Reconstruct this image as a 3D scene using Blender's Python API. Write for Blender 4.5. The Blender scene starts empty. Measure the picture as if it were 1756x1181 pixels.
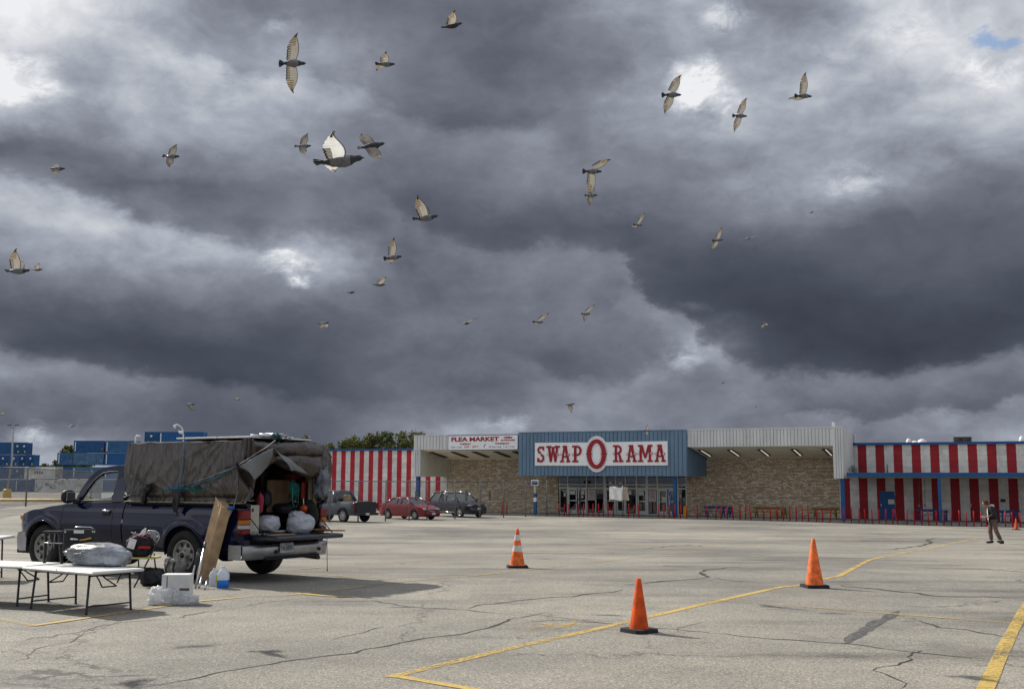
import bpy, math, random
from mathutils import Vector, Matrix, noise
random.seed(7)
R = math.radians
scene = bpy.context.scene
C = scene.collection
# ------------------------------------------------------------------ measuring model of the photograph's camera
F = 1850.; PH = math.atan(237.5/F); H = 1.55; RO = R(0.3)
def ray(x, y):
    dx = x-878; dy = 590.5-y
    c, s = math.cos(RO), math.sin(RO)
    dx, dy = dx*c-dy*s, dx*s+dy*c
    wy = F*math.cos(PH)-dy*math.sin(PH); wz = F*math.sin(PH)+dy*math.cos(PH)
    return dx/wy, wz/wy
def sm(a, b, t):
    t = max(0, min(1, (t-a)/(b-a))); return t*t*(3-2*t)
def gz(X, Y):
    d = -0.70*sm(16, 44, Y)-0.15*sm(40, 75, Y)
    l = -0.76*sm(70, 190, Y)
    w = sm(-32, -12, X); d -= .17*sm(12, 32, X)*sm(46, 60, Y)
    return d*w+l*(1-w)
def G(x, y):
    u, v = ray(x, y); Y = 4.
    while Y < 600:
        if H+v*Y <= gz(u*Y, Y): break
        Y += 0.01
    return Vector((u*Y, Y, gz(u*Y, Y)))
def at(x, y, Y):
    u, v = ray(x, y); return Vector((u*Y, Y, H+v*Y))
# ------------------------------------------------------------------ materials
MATS = {}
def lin(c):
    return tuple(((v/255)/12.92 if v/255 <= .04045 else ((v/255+.055)/1.055)**2.4) for v in c)
def newmat(name):
    m = bpy.data.materials.new(name); m.use_nodes = True
    nt = m.node_tree; b = nt.nodes['Principled BSDF']
    return m, nt, b
def L(nt, a, b): nt.links.new(a, b)
def N(nt, t, **k):
    n = nt.nodes.new(t)
    for a, v in k.items(): setattr(n, a, v)
    return n
def mat(name, col, rough=.6, metal=0, var=.12, scale=6, bump=0, bscale=40, coat=0, spec=.28, dirt=None, stretch=None):
    """plain surface with uneven tone and micro relief; col is linear albedo"""
    if name in MATS: return MATS[name]
    m, nt, b = newmat(name)
    tc = N(nt, 'ShaderNodeTexCoord'); vec = tc.outputs['Object']
    if stretch:
        mp = N(nt, 'ShaderNodeMapping'); mp.inputs['Scale'].default_value = stretch
        L(nt, vec, mp.inputs[0]); vec = mp.outputs[0]
    n = N(nt, 'ShaderNodeTexNoise'); n.inputs['Scale'].default_value = scale; n.inputs['Detail'].default_value = 6
    L(nt, vec, n.inputs['Vector'])
    mx = N(nt, 'ShaderNodeMix', data_type='RGBA')
    lo = [max(0, c*(1-2.2*var)) for c in col]; hi = [min(1, c*(1+1.6*var)) for c in col]
    if dirt: lo = list(dirt)
    mx.inputs['A'].default_value = (*lo, 1); mx.inputs['B'].default_value = (*hi, 1)
    mr = N(nt, 'ShaderNodeMapRange'); mr.inputs['From Min'].default_value = .3; mr.inputs['From Max'].default_value = .7
    L(nt, n.outputs['Fac'], mr.inputs['Value']); L(nt, mr.outputs[0], mx.inputs['Factor'])
    L(nt, mx.outputs['Result'], b.inputs['Base Color'])
    b.inputs['Roughness'].default_value = rough; b.inputs['Metallic'].default_value = metal
    b.inputs['Coat Weight'].default_value = coat; b.inputs['Coat Roughness'].default_value = .06
    b.inputs['Specular IOR Level'].default_value = spec
    if bump:
        n2 = N(nt, 'ShaderNodeTexNoise'); n2.inputs['Scale'].default_value = bscale; n2.inputs['Detail'].default_value = 4
        L(nt, vec, n2.inputs['Vector'])
        bp = N(nt, 'ShaderNodeBump'); bp.inputs['Strength'].default_value = bump; bp.inputs['Distance'].default_value = .02
        L(nt, n2.outputs['Fac'], bp.inputs['Height']); L(nt, bp.outputs[0], b.inputs['Normal'])
    MATS[name] = m
    return m
def glassmat(name, tint=(.8, .85, .85), opac=.12, rough=.02):
    if name in MATS: return MATS[name]
    m, nt, b = newmat(name)
    nt.nodes.remove(b)
    out = nt.nodes['Material Output']
    tr = N(nt, 'ShaderNodeBsdfTransparent'); tr.inputs[0].default_value = (*tint, 1)
    gl = N(nt, 'ShaderNodeBsdfGlossy'); gl.inputs['Roughness'].default_value = rough
    fr = N(nt, 'ShaderNodeMath', operation='POWER'); lw = N(nt, 'ShaderNodeLayerWeight'); L(nt, lw.outputs['Facing'], fr.inputs[0]); fr.inputs[1].default_value = 4
    ad = N(nt, 'ShaderNodeMath', operation='ADD', use_clamp=True); ad.inputs[1].default_value = opac
    mx = N(nt, 'ShaderNodeMixShader')
    L(nt, fr.outputs[0], ad.inputs[0]); L(nt, ad.outputs[0], mx.inputs[0]); L(nt, tr.outputs[0], mx.inputs[1]); L(nt, gl.outputs[0], mx.inputs[2])
    L(nt, mx.outputs[0], out.inputs[0])
    MATS[name] = m
    return m
def translmat(name, col, f=.5, rough=.8, transp=0, crease=0):
    """thin stuff the light passes through: feathers, plastic film"""
    if name in MATS: return MATS[name]
    m, nt, b = newmat(name); out = nt.nodes['Material Output']
    tc = N(nt, 'ShaderNodeTexCoord'); n = N(nt, 'ShaderNodeTexNoise'); n.inputs['Scale'].default_value = 25
    L(nt, tc.outputs['Object'], n.inputs['Vector'])
    mx0 = N(nt, 'ShaderNodeMix', data_type='RGBA')
    mx0.inputs['A'].default_value = (*[c*.8 for c in col], 1); mx0.inputs['B'].default_value = (*[min(1, c*1.15) for c in col], 1)
    L(nt, n.outputs['Fac'], mx0.inputs['Factor'])
    L(nt, mx0.outputs['Result'], b.inputs['Base Color']); b.inputs['Roughness'].default_value = rough
    tl = N(nt, 'ShaderNodeBsdfTranslucent'); L(nt, mx0.outputs['Result'], tl.inputs[0])
    if crease:
        n3 = N(nt, 'ShaderNodeTexNoise'); n3.inputs['Scale'].default_value = 16; n3.inputs['Detail'].default_value = 5; n3.inputs['Distortion'].default_value = 1.5; L(nt, tc.outputs['Object'], n3.inputs['Vector'])
        bp = N(nt, 'ShaderNodeBump'); bp.inputs['Strength'].default_value = crease; bp.inputs['Distance'].default_value = .03; L(nt, n3.outputs['Fac'], bp.inputs['Height']); L(nt, bp.outputs[0], b.inputs['Normal']); L(nt, bp.outputs[0], tl.inputs['Normal'])
    mx = N(nt, 'ShaderNodeMixShader'); mx.inputs[0].default_value = f
    L(nt, b.outputs[0], mx.inputs[1]); L(nt, tl.outputs[0], mx.inputs[2])
    last = mx.outputs[0]
    if transp:
        tp = N(nt, 'ShaderNodeBsdfTransparent'); m2 = N(nt, 'ShaderNodeMixShader'); m2.inputs[0].default_value = transp
        L(nt, last, m2.inputs[1]); L(nt, tp.outputs[0], m2.inputs[2]); last = m2.outputs[0]
    L(nt, last, out.inputs[0]); MATS[name] = m
    return m
# ------------------------------------------------------------------ mesh builder
class MB:
    def __init__(s): s.v = []; s.f = []; s.m = []; s.sm = []
    def add(s, vs, fs, mi=0, smooth=False):
        o = len(s.v); s.v += [tuple(v) for v in vs]
        for f in fs: s.f.append(tuple(o+i for i in f)); s.m.append(mi); s.sm.append(smooth)
        return s
    def box(s, a, b, mi=0, M=None):
        x0, y0, z0 = a; x1, y1, z1 = b
        vs = [Vector(p) for p in ((x0,y0,z0),(x1,y0,z0),(x1,y1,z0),(x0,y1,z0),(x0,y0,z1),(x1,y0,z1),(x1,y1,z1),(x0,y1,z1))]
        if M: vs = [M @ v for v in vs]
        return s.add(vs, [(0,3,2,1),(4,5,6,7),(0,1,5,4),(1,2,6,5),(2,3,7,6),(3,0,4,7)], mi)
    def rbox(s, a, b, r=.02, mi=0, M=None):
        """box with chamfered edges"""
        x0,y0,z0 = a; x1,y1,z1 = b; r = min(r, (x1-x0)*.45, (y1-y0)*.45, (z1-z0)*.45)
        vs = []; 
        for (sx, sy, sz) in ((0,0,0),(1,0,0),(1,1,0),(0,1,0),(0,0,1),(1,0,1),(1,1,1),(0,1,1)):
            X = x1 if sx else x0; Y = y1 if sy else y0; Z = z1 if sz else z0
            ex = -r if sx else r; ey = -r if sy else r; ez = -r if sz else r
            vs += [Vector((X, Y+ey, Z+ez)), Vector((X+ex, Y, Z+ez)), Vector((X+ex, Y+ey, Z))]
        if M: vs = [M @ v for v in vs]
        i = lambda c, k: c*3+k
        fs = [(i(0,2),i(3,2),i(2,2),i(1,2)),(i(4,2),i(5,2),i(6,2),i(7,2)),(i(0,1),i(1,1),i(5,1),i(4,1)),(i(2,1),i(3,1),i(7,1),i(6,1)),(i(1,0),i(2,0),i(6,0),i(5,0)),(i(3,0),i(0,0),i(4,0),i(7,0)),
              (i(0,2),i(1,2),i(1,1),i(0,1)),(i(1,2),i(2,2),i(2,0),i(1,0)),(i(2,2),i(3,2),i(3,1),i(2,1)),(i(3,2),i(0,2),i(0,0),i(3,0)),
              (i(4,1),i(5,1),i(5,2),i(4,2)),(i(5,0),i(6,0),i(6,2),i(5,2)),(i(6,1),i(7,1),i(7,2),i(6,2)),(i(7,0),i(4,0),i(4,2),i(7,2)),
              (i(0,0),i(0,1),i(4,1),i(4,0)),(i(1,1),i(1,0),i(5,0),i(5,1)),(i(2,0),i(2,1),i(6,1),i(6,0)),(i(3,1),i(3,0),i(7,0),i(7,1)),
              (i(0,0),i(0,2),i(0,1)),(i(1,1),i(1,2),i(1,0)),(i(2,0),i(2,2),i(2,1)),(i(3,1),i(3,2),i(3,0)),(i(4,1),i(4,2),i(4,0)),(i(5,0),i(5,2),i(5,1)),(i(6,1),i(6,2),i(6,0)),(i(7,0),i(7,2),i(7,1))]
        return s.add(vs, fs, mi)
    def tube(s, pts, r, n=8, mi=0, cap=True, smooth=True):
        pts = [Vector(p) for p in pts]; rs = r if isinstance(r, (list, tuple)) else [r]*len(pts)
        vs = []; up = None
        for i, p in enumerate(pts):
            d = (pts[min(i+1, len(pts)-1)]-pts[max(i-1, 0)]).normalized()
            if up is None: up = Vector((0,0,1)) if abs(d.z) < .9 else Vector((1,0,0))
            a = d.cross(up); a = a.normalized() if a.length > 1e-5 else d.orthogonal().normalized(); up = a.cross(d).normalized()
            for k in range(n):
                t = 2*math.pi*k/n; vs.append(p+(a*math.cos(t)+up*math.sin(t))*rs[i])
        fs = [(i*n+k, i*n+(k+1)%n, (i+1)*n+(k+1)%n, (i+1)*n+k) for i in range(len(pts)-1) for k in range(n)]
        s.add(vs, fs, mi, smooth)
        if cap:
            o = len(s.v)-len(vs)
            s.f.append(tuple(o+k for k in reversed(range(n)))); s.m.append(mi); s.sm.append(False)
            s.f.append(tuple(o+(len(pts)-1)*n+k for k in range(n))); s.m.append(mi); s.sm.append(False)
        return s
    def lathe(s, prof, n=24, mi=0, M=None, smooth=True):
        """prof: (r,z[,mi]) turned about local z"""
        vs = []; 
        for p in prof:
            for k in range(n):
                t = 2*math.pi*k/n; v = Vector((p[0]*math.cos(t), p[0]*math.sin(t), p[1])); vs.append(M @ v if M else v)
        o = len(s.v); s.v += [tuple(v) for v in vs]
        for i in range(len(prof)-1):
            mm = prof[i][2] if len(prof[i]) > 2 else mi
            for k in range(n):
                s.f.append((o+i*n+k, o+i*n+(k+1)%n, o+(i+1)*n+(k+1)%n, o+(i+1)*n+k)); s.m.append(mm); s.sm.append(smooth)
        return s
    def grid(s, P, mi=0, smooth=True, flip=False):
        """P[i][j] -> points"""
        n, k = len(P), len(P[0]); vs = [p for row in P for p in row]
        fs = []
        for i in range(n-1):
            for j in range(k-1):
                q = (i*k+j, (i+1)*k+j, (i+1)*k+j+1, i*k+j+1); fs.append(q[::-1] if flip else q)
        return s.add(vs, fs, mi, smooth)
    def prism(s, poly, f, d, mi=0):
        """poly: 2D points, f maps (a,b,depth) -> 3D, from depth 0 to d"""
        n = len(poly); vs = [f(a, b, 0) for a, b in poly]+[f(a, b, d) for a, b in poly]
        return s.add(vs, [tuple(range(n))[::-1], tuple(range(n, 2*n))]+[(i, (i+1)%n, n+(i+1)%n, n+i) for i in range(n)], mi)
    def blob(s, c, r, n=16, m=10, mi=0, amp=.15, fr=2.5, seed=0, flat=None, M=None):
        """lumpy rounded mass"""
        c = Vector(c); P = []
        for i in range(m+1):
            th = math.pi*i/m; row = []
            for k in range(n+1):
                ph = 2*math.pi*(k % n)/n
                d = Vector((math.sin(th)*math.cos(ph), math.sin(th)*math.sin(ph), math.cos(th)))
                q = 1+amp*noise.fractal(d*fr+Vector((seed*3.1, seed, 0)), 1, 2, 4)
                sq = lambda t: math.copysign(abs(t)**.75, t)
                v = Vector((sq(d.x)*r[0], sq(d.y)*r[1], sq(d.z)*r[2]))*q
                if M: v = M @ v
                v = c+v
                if flat is not None and v.z < flat: v.z = flat
                row.append(v)
            P.append(row)
        return s.grid(P, mi, True)
    def build(s, name, mats, parent=None, label=None):
        me = bpy.data.meshes.new(name); me.from_pydata(s.v, [], s.f)
        if not isinstance(mats, (list, tuple)): mats = [mats]
        for m in mats: me.materials.append(m)
        me.polygons.foreach_set('material_index', s.m); me.polygons.foreach_set('use_smooth', s.sm)
        me.validate(); me.update()
        o = bpy.data.objects.new(name, me); C.objects.link(o)
        if parent: o.parent = parent
        if label: o['label'] = label
        return o
def thing(name, label, cat, loc=(0,0,0), rotz=0, group=None):
    o = bpy.data.objects.new(name, None); C.objects.link(o); o.empty_display_size = .2
    o.location = loc; o.rotation_euler = (0, 0, rotz); o['label'] = label; o['category'] = cat
    if group: o['group'] = group
    return o
def tag(o, label, cat, group=None, loc=None, rotz=None):
    o['label'] = label; o['category'] = cat
    if group: o['group'] = group
    if loc is not None: o.location = loc
    if rotz is not None: o.rotation_euler = (0, 0, rotz)
    return o
def struct(o, kind='structure'): o['kind'] = kind; return o
def dup(root, label=None, loc=None, rotz=None):
    r = root.copy(); C.objects.link(r)
    for ch in list(root.children):
        c = ch.copy(); C.objects.link(c); c.parent = r
        for g in list(ch.children):
            d = g.copy(); C.objects.link(d); d.parent = c
    if label: r['label'] = label
    if loc is not None: r.location = loc
    if rotz is not None: r.rotation_euler = (0, 0, rotz)
    return r
def textmesh(txt, size, bold=0, ext=.01):
    cu = bpy.data.curves.new('t', 'FONT'); cu.body = txt; cu.size = size; cu.extrude = ext; cu.offset = bold; cu.align_x = 'CENTER'; cu.align_y = 'CENTER'
    cu.resolution_u = 3
    o = bpy.data.objects.new('t', cu); C.objects.link(o)
    dg = bpy.context.evaluated_depsgraph_get(); me = bpy.data.meshes.new_from_object(o.evaluated_get(dg))
    bpy.data.objects.remove(o); bpy.data.curves.remove(cu)
    return me
def addtext(mb, txt, size, f, bold=0, ext=.01, mi=0, sx=1, width=None):
    """f maps (x, z, depth) -> 3D"""
    me = textmesh(txt, size, bold, ext)
    xs = [v.co.x for v in me.vertices]
    if width: sx = width/(max(xs)-min(xs))
    mb.add([f(v.co.x*sx, v.co.y, v.co.z) for v in me.vertices], [tuple(p.vertices) for p in me.polygons], mi)
    bpy.data.meshes.remove(me)
ORD = 'first second third fourth fifth sixth seventh eighth ninth tenth eleventh twelfth thirteenth fourteenth fifteenth sixteenth seventeenth eighteenth nineteenth twentieth'.split()
# ================================================================== WORLD, SUN, CAMERA
SUN_EL = R(37); SUN_H = Vector((-.75, .66)).normalized()
def build_world():
    w = bpy.data.worlds.new('World'); scene.world = w; w.use_nodes = True
    nt = w.node_tree; nt.nodes.clear()
    out = N(nt, 'ShaderNodeOutputWorld')
    sky = N(nt, 'ShaderNodeTexSky', sky_type='NISHITA'); sky.sun_disc = False
    sky.sun_elevation = SUN_EL; sky.sun_rotation = math.atan2(SUN_H.x, SUN_H.y)
    bg1 = N(nt, 'ShaderNodeBackground'); bg1.inputs[1].default_value = .1; L(nt, sky.outputs[0], bg1.inputs[0])
    tc = N(nt, 'ShaderNodeTexCoord'); sp = N(nt, 'ShaderNodeSeparateXYZ'); L(nt, tc.outputs['Generated'], sp.inputs[0])
    def M(op, a, b=None, c=None, cl=False):
        n = N(nt, 'ShaderNodeMath', operation=op, use_clamp=cl)
        for i, x in enumerate((a, b, c)):
            if x is None: continue
            if isinstance(x, (int, float)): n.inputs[i].default_value = x
            else: L(nt, x, n.inputs[i])
        return n.outputs[0]
    def MR(v, a, b, c=0, d=1, it='SMOOTHSTEP'):
        n = N(nt, 'ShaderNodeMapRange', interpolation_type=it); L(nt, v, n.inputs[0])
        for i, x in enumerate((a, b, c, d)): n.inputs[i+1].default_value = x
        return n.outputs[0]
    X, Y, Z = sp.outputs
    cv = N(nt, 'ShaderNodeCombineXYZ'); L(nt, X, cv.inputs[0]); L(nt, Y, cv.inputs[1]); L(nt, M('MULTIPLY', Z, 1.7), cv.inputs[2])
    def noi(scale, det, rough=.55, off=(0, 0, 0), vec=cv.outputs[0], dist=0):
        mp = N(nt, 'ShaderNodeMapping'); mp.inputs['Location'].default_value = off; L(nt, vec, mp.inputs[0])
        n = N(nt, 'ShaderNodeTexNoise'); n.inputs['Scale'].default_value = scale; n.inputs['Detail'].default_value = det
        n.inputs['Roughness'].default_value = rough; n.inputs['Distortion'].default_value = dist; L(nt, mp.outputs[0], n.inputs['Vector'])
        return n
    wn = noi(5, 3, .5, (3, 1, 0)); ws = N(nt, 'ShaderNodeSeparateColor'); L(nt, wn.outputs['Color'], ws.inputs[0])
    wn2 = noi(15, 10, .66, (1, 7, 0)); ws2 = N(nt, 'ShaderNodeSeparateColor'); L(nt, wn2.outputs['Color'], ws2.inputs[0])
    yy = M('MAXIMUM', Y, .12)
    u = M('DIVIDE', X, yy); v = M('DIVIDE', Z, yy)
    u = M('MULTIPLY_ADD', M('SUBTRACT', ws.outputs[0], .5), .06, u); u = M('MULTIPLY_ADD', M('SUBTRACT', ws2.outputs[0], .5), .065, u)
    v = M('MULTIPLY_ADD', M('SUBTRACT', ws.outputs[1], .5), .035, v); v = M('MULTIPLY_ADD', M('SUBTRACT', ws2.outputs[1], .5), .045, v)
    # broad cloud masses, bottom of the sky upwards; each row is brightness along the azimuth
    xs = [0,110,220,330,440,550,660,770,880,990,1100,1210,1320,1430,1540,1650,1756]
    rows = [
     (800,[130,185,120,100,95,95,105,110,115,115,115,115,115,110,115,130,135]),
     (745,[100,104,98,86,76,90,118,150,140,118,118,124,120,110,112,138,145]),
     (690,[106,108,92,78,74,80,96,104,98,108,104,118,116,108,100,98,112]),
     (640,[120,112,102,84,74,76,92,98,94,98,112,118,104,88,84,86,100]),
     (590,[112,84,80,76,76,82,92,98,94,94,110,140,78,70,68,72,98]),
     (540,[92,86,92,88,90,90,104,104,94,104,110,76,66,70,74,76,74]),
     (480,[98,108,128,124,118,150,104,106,104,122,92,72,72,74,80,82,84]),
     (435,[118,140,152,148,138,190,96,100,114,116,90,78,76,78,84,84,90]),
     (385,[132,172,152,132,112,102,96,92,90,92,94,102,104,90,84,84,88]),
     (320,[160,130,104,104,104,98,94,94,112,118,112,124,142,150,128,96,104]),
     (245,[112,120,134,142,142,134,110,98,108,120,124,130,134,150,144,158,160]),
     (165,[240,170,152,158,158,146,118,100,100,116,138,205,150,166,170,205,180]),
     (90,[190,150,166,156,142,150,106,94,92,108,134,146,128,196,190,185,165]),
     (20,[232,205,168,128,114,104,98,98,98,112,140,150,108,150,190,190,176]),
     (-120,[235,215,180,140,120,110,105,105,108,130,160,170,150,180,200,200,180]),
     (-500,[150,140,130,120,120,120,120,130,140,150,160,160,160,170,170,170,170])]
    cur = None; pv = None
    for y, vals in rows:
        cr = N(nt, 'ShaderNodeValToRGB'); r = cr.color_ramp; r.interpolation = 'B_SPLINE'
        vy = ray(878, y)[1]
        pts = [(max(0, min(1, (ray(x, y)[0]+.75)/1.5)), b) for x, b in zip(xs, vals)]
        r.elements[0].position, r.elements[1].position = pts[0][0], pts[-1][0]
        for p, b in pts[1:-1]: r.elements.new(p)
        for e, (p, b) in zip(r.elements, pts):
            e.position = p; g = (b/255); e.color = (g, g, g, 1)
        fac = M('MULTIPLY_ADD', u, 1/1.5, .5); L(nt, fac, cr.inputs[0])
        row = N(nt, 'ShaderNodeSeparateColor'); L(nt, cr.outputs[0], row.inputs[0]); val = row.outputs[0]
        if cur is None: cur = val
        else:
            t = MR(v, pv, vy, it='LINEAR')
            mx = N(nt, 'ShaderNodeMix', data_type='FLOAT'); L(nt, t, mx.inputs['Factor']); L(nt, cur, mx.inputs['A']); L(nt, val, mx.inputs['B']); cur = mx.outputs['Result']
        pv = vy
    # cloud bases: a ragged lower edge, dark just above it, light breaking through just below
    def base(pts, amt, upf, lite=.06, soft=14):
        nonlocal cur
        cr = N(nt, 'ShaderNodeValToRGB'); r = cr.color_ramp; r.interpolation = 'EASE'
        q = [((ray(x, y)[0]+.75)/1.5, ray(x, y)[1], a) for x, y, a in pts]
        r.elements[0].position, r.elements[1].position = q[0][0], q[-1][0]
        for p in q[1:-1]: r.elements.new(p[0])
        for e, p in zip(r.elements, q): e.position = p[0]; e.color = (p[1], p[2], 0, 1)
        L(nt, M('MULTIPLY_ADD', u, 1/1.5, .5), cr.inputs[0]); sc = N(nt, 'ShaderNodeSeparateColor'); L(nt, cr.outputs[0], sc.inputs[0])
        d = M('SUBTRACT', v, sc.outputs[0]); k = 1/1865
        up = M('MULTIPLY', MR(d, -soft*k, soft*k), MR(d, soft*k, upf*k, 1, 0)); dn = M('MULTIPLY', MR(d, -soft*k, soft*k, 1, 0), MR(d, -90*k, -soft*k))
        t = M('MULTIPLY_ADD', up, -amt, M('MULTIPLY', dn, lite)); cur = M('MULTIPLY_ADD', t, sc.outputs[1], cur)
    base([(1035,430,0),(1075,495,.8),(1130,545,1),(1190,588,1),(1260,622,1),(1330,640,1),(1450,646,1),(1600,636,1),(1700,615,1),(1756,600,.9),(1850,590,.9)], .075, 240, .09)
    base([(-60,570,1),(60,605,1),(150,630,1),(300,654,1),(400,664,.7),(520,690,.4),(640,690,0)], .07, 160, .08)
    base([(-60,290,1),(80,322,1),(170,345,1),(260,378,1),(350,405,1),(430,430,.8),(490,445,0)], .08, 140, .055)
    base([(620,320,0),(700,375,.8),(760,395,1),(860,420,1),(960,408,.9),(1040,432,.8),(1075,470,0)], .05, 120, .05)
    base([(880,640,0),(950,660,1),(1050,662,1),(1120,630,1),(1170,590,0)], .05, 90, .05); base([(1290,700,0),(1400,706,1),(1500,716,1),(1650,704,1),(1756,672,.8),(1850,660,.8)], .06, 60, .06, 8)
    base([(240,60,0),(330,95,1),(430,130,1),(520,120,.8),(600,150,.6),(700,200,.7),(800,232,1),(900,222,.7),(1000,180,0)], .06, 120, .06)
    spot = M('MULTIPLY', X, 0)
    for bx, by, rx, ry, am in ((1195,158,46,38,.62),(1208,118,20,26,.3),(1160,110,16,16,.2),(495,448,34,20,.45),(518,489,15,11,.36),(20,120,60,30,.30),(50,158,50,16,.40),(1690,125,60,26,.26),(1560,60,70,40,.16),(1240,35,36,26,.25),(1470,310,60,22,.16),(72,757,40,16,.30),(875,728,40,9,.2),(1150,612,34,14,.2),(1165,530,20,10,.1),(750,10,10,10,.0),(700,60,40,20,.0),(475,45,22,14,.14)):
        if not am: continue
        a, b = ray(bx, by); k = 1/1865
        du = M('DIVIDE', M('SUBTRACT', u, a), rx*k*1.5); dv = M('DIVIDE', M('SUBTRACT', v, b), ry*k*1.5); dd = M('SQRT', M('ADD', M('MULTIPLY', du, du), M('MULTIPLY', dv, dv))); spot = M('ADD', spot, MR(dd, 0, 1.25, am*.72, 0))
    sn = noi(30, 8, .7, (8, 1, 0), dist=.5).outputs['Fac']; cur = M('MULTIPLY_ADD', spot, MR(sn, .34, .62, .15, 1.35), cur)
    # the rest of the sky, beyond the measured masses: broken, brighter cloud
    gen = noi(2.2, 9, .55, (9, 2, 0)); g = MR(gen.outputs['Fac'], .32, .7, .42, .92)
    side = MR(Y, .25, .75)
    mx = N(nt, 'ShaderNodeMix', data_type='FLOAT'); L(nt, side, mx.inputs['Factor']); L(nt, g, mx.inputs['A']); L(nt, cur, mx.inputs['B']); cur = mx.outputs['Result']
    # billows
    d1 = M('SUBTRACT', noi(7, 8, .55, (5, 5, 0), dist=.3).outputs['Fac'], .5)
    d2 = M('SUBTRACT', noi(24, 8, .6, (2, 8, 0), dist=.3).outputs['Fac'], .5)
    amp = MR(cur, .28, .75, .12, .66, 'LINEAR')
    cur = M('MULTIPLY_ADD', d1, amp, cur); cur = M('MULTIPLY_ADD', d2, M('MULTIPLY', amp, .55), cur)
    tint = N(nt, 'ShaderNodeValToRGB'); r = tint.color_ramp
    stops = [(.18, (54, 58, 70)), (.27, (74, 79, 92)), (.36, (96, 101, 113)), (.48, (128, 133, 145)), (.60, (163, 169, 181)), (.74, (202, 206, 213)), (.92, (240, 241, 244))]
    r.elements[0].position = stops[0][0]; r.elements[1].position = stops[-1][0]
    for p, c in stops[1:-1]: r.elements.new(p)
    for e, (p, c) in zip(r.elements, stops): e.position = p; e.color = (*lin(c), 1)
    L(nt, cur, tint.inputs[0])
    bg2 = N(nt, 'ShaderNodeBackground'); L(nt, tint.outputs[0], bg2.inputs[0]); L(nt, MR(Y, .25, .75, 1.0, .675), bg2.inputs[1])
    # gap of blue
    gx, gy = ray(1703, 68)
    du = M('DIVIDE', M('SUBTRACT', u, gx), .015); dv = M('DIVIDE', M('SUBTRACT', v, gy), .009)
    dd = M('SQRT', M('ADD', M('MULTIPLY', du, du), M('MULTIPLY', dv, dv)))
    dd = M('MULTIPLY_ADD', M('SUBTRACT', noi(40, 5, .65, (4, 4, 0)).outputs['Fac'], .5), 3.2, dd)
    hole = MR(dd, .4, 1.6, .85, 0)
    rg = M('MULTIPLY', MR(noi(3, 6, .55, (1, 3, 0)).outputs['Fac'], .56, .68), M('SUBTRACT', 1, MR(Y, -.1, .3)))
    hole = M('MAXIMUM', hole, M('MULTIPLY', rg, .7))
    ms = N(nt, 'ShaderNodeMixShader'); L(nt, hole, ms.inputs[0]); L(nt, bg2.outputs[0], ms.inputs[1]); L(nt, bg1.outputs[0], ms.inputs[2])
    L(nt, ms.outputs[0], out.inputs[0])
    w.cycles.sampling_method = 'MANUAL'; w.cycles.sample_map_resolution = 512
build_world()
sl = bpy.data.lights.new('sun', 'SUN'); sl.energy = 4.2; sl.angle = R(.5); sl.color = (1, .95, .86)
so = bpy.data.objects.new('sun', sl); C.objects.link(so)
sd = Vector((SUN_H.x*math.cos(SUN_EL), SUN_H.y*math.cos(SUN_EL), math.sin(SUN_EL)))
so.rotation_euler = sd.to_track_quat('Z', 'Y').to_euler(); so.location = sd*60
cam = bpy.data.cameras.new('camera'); co = bpy.data.objects.new('camera', cam); C.objects.link(co); scene.camera = co
cam.lens = 36*F/1756; cam.sensor_width = 36; cam.clip_end = 8000; cam.clip_start = .1
co.matrix_world = Matrix.Translation((0, 0, H)) @ Matrix.Rotation(R(90)+PH, 4, 'X') @ Matrix.Rotation(RO, 4, 'Z')
scene.view_settings.view_transform = 'Standard'; scene.view_settings.look = 'None'; scene.view_settings.exposure = .54; scene.view_settings.gamma = 1
scene.cycles.max_bounces = 6; scene.cycles.transparent_max_bounces = 16; scene.cycles.caustics_reflective = False; scene.cycles.caustics_refractive = False

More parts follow.
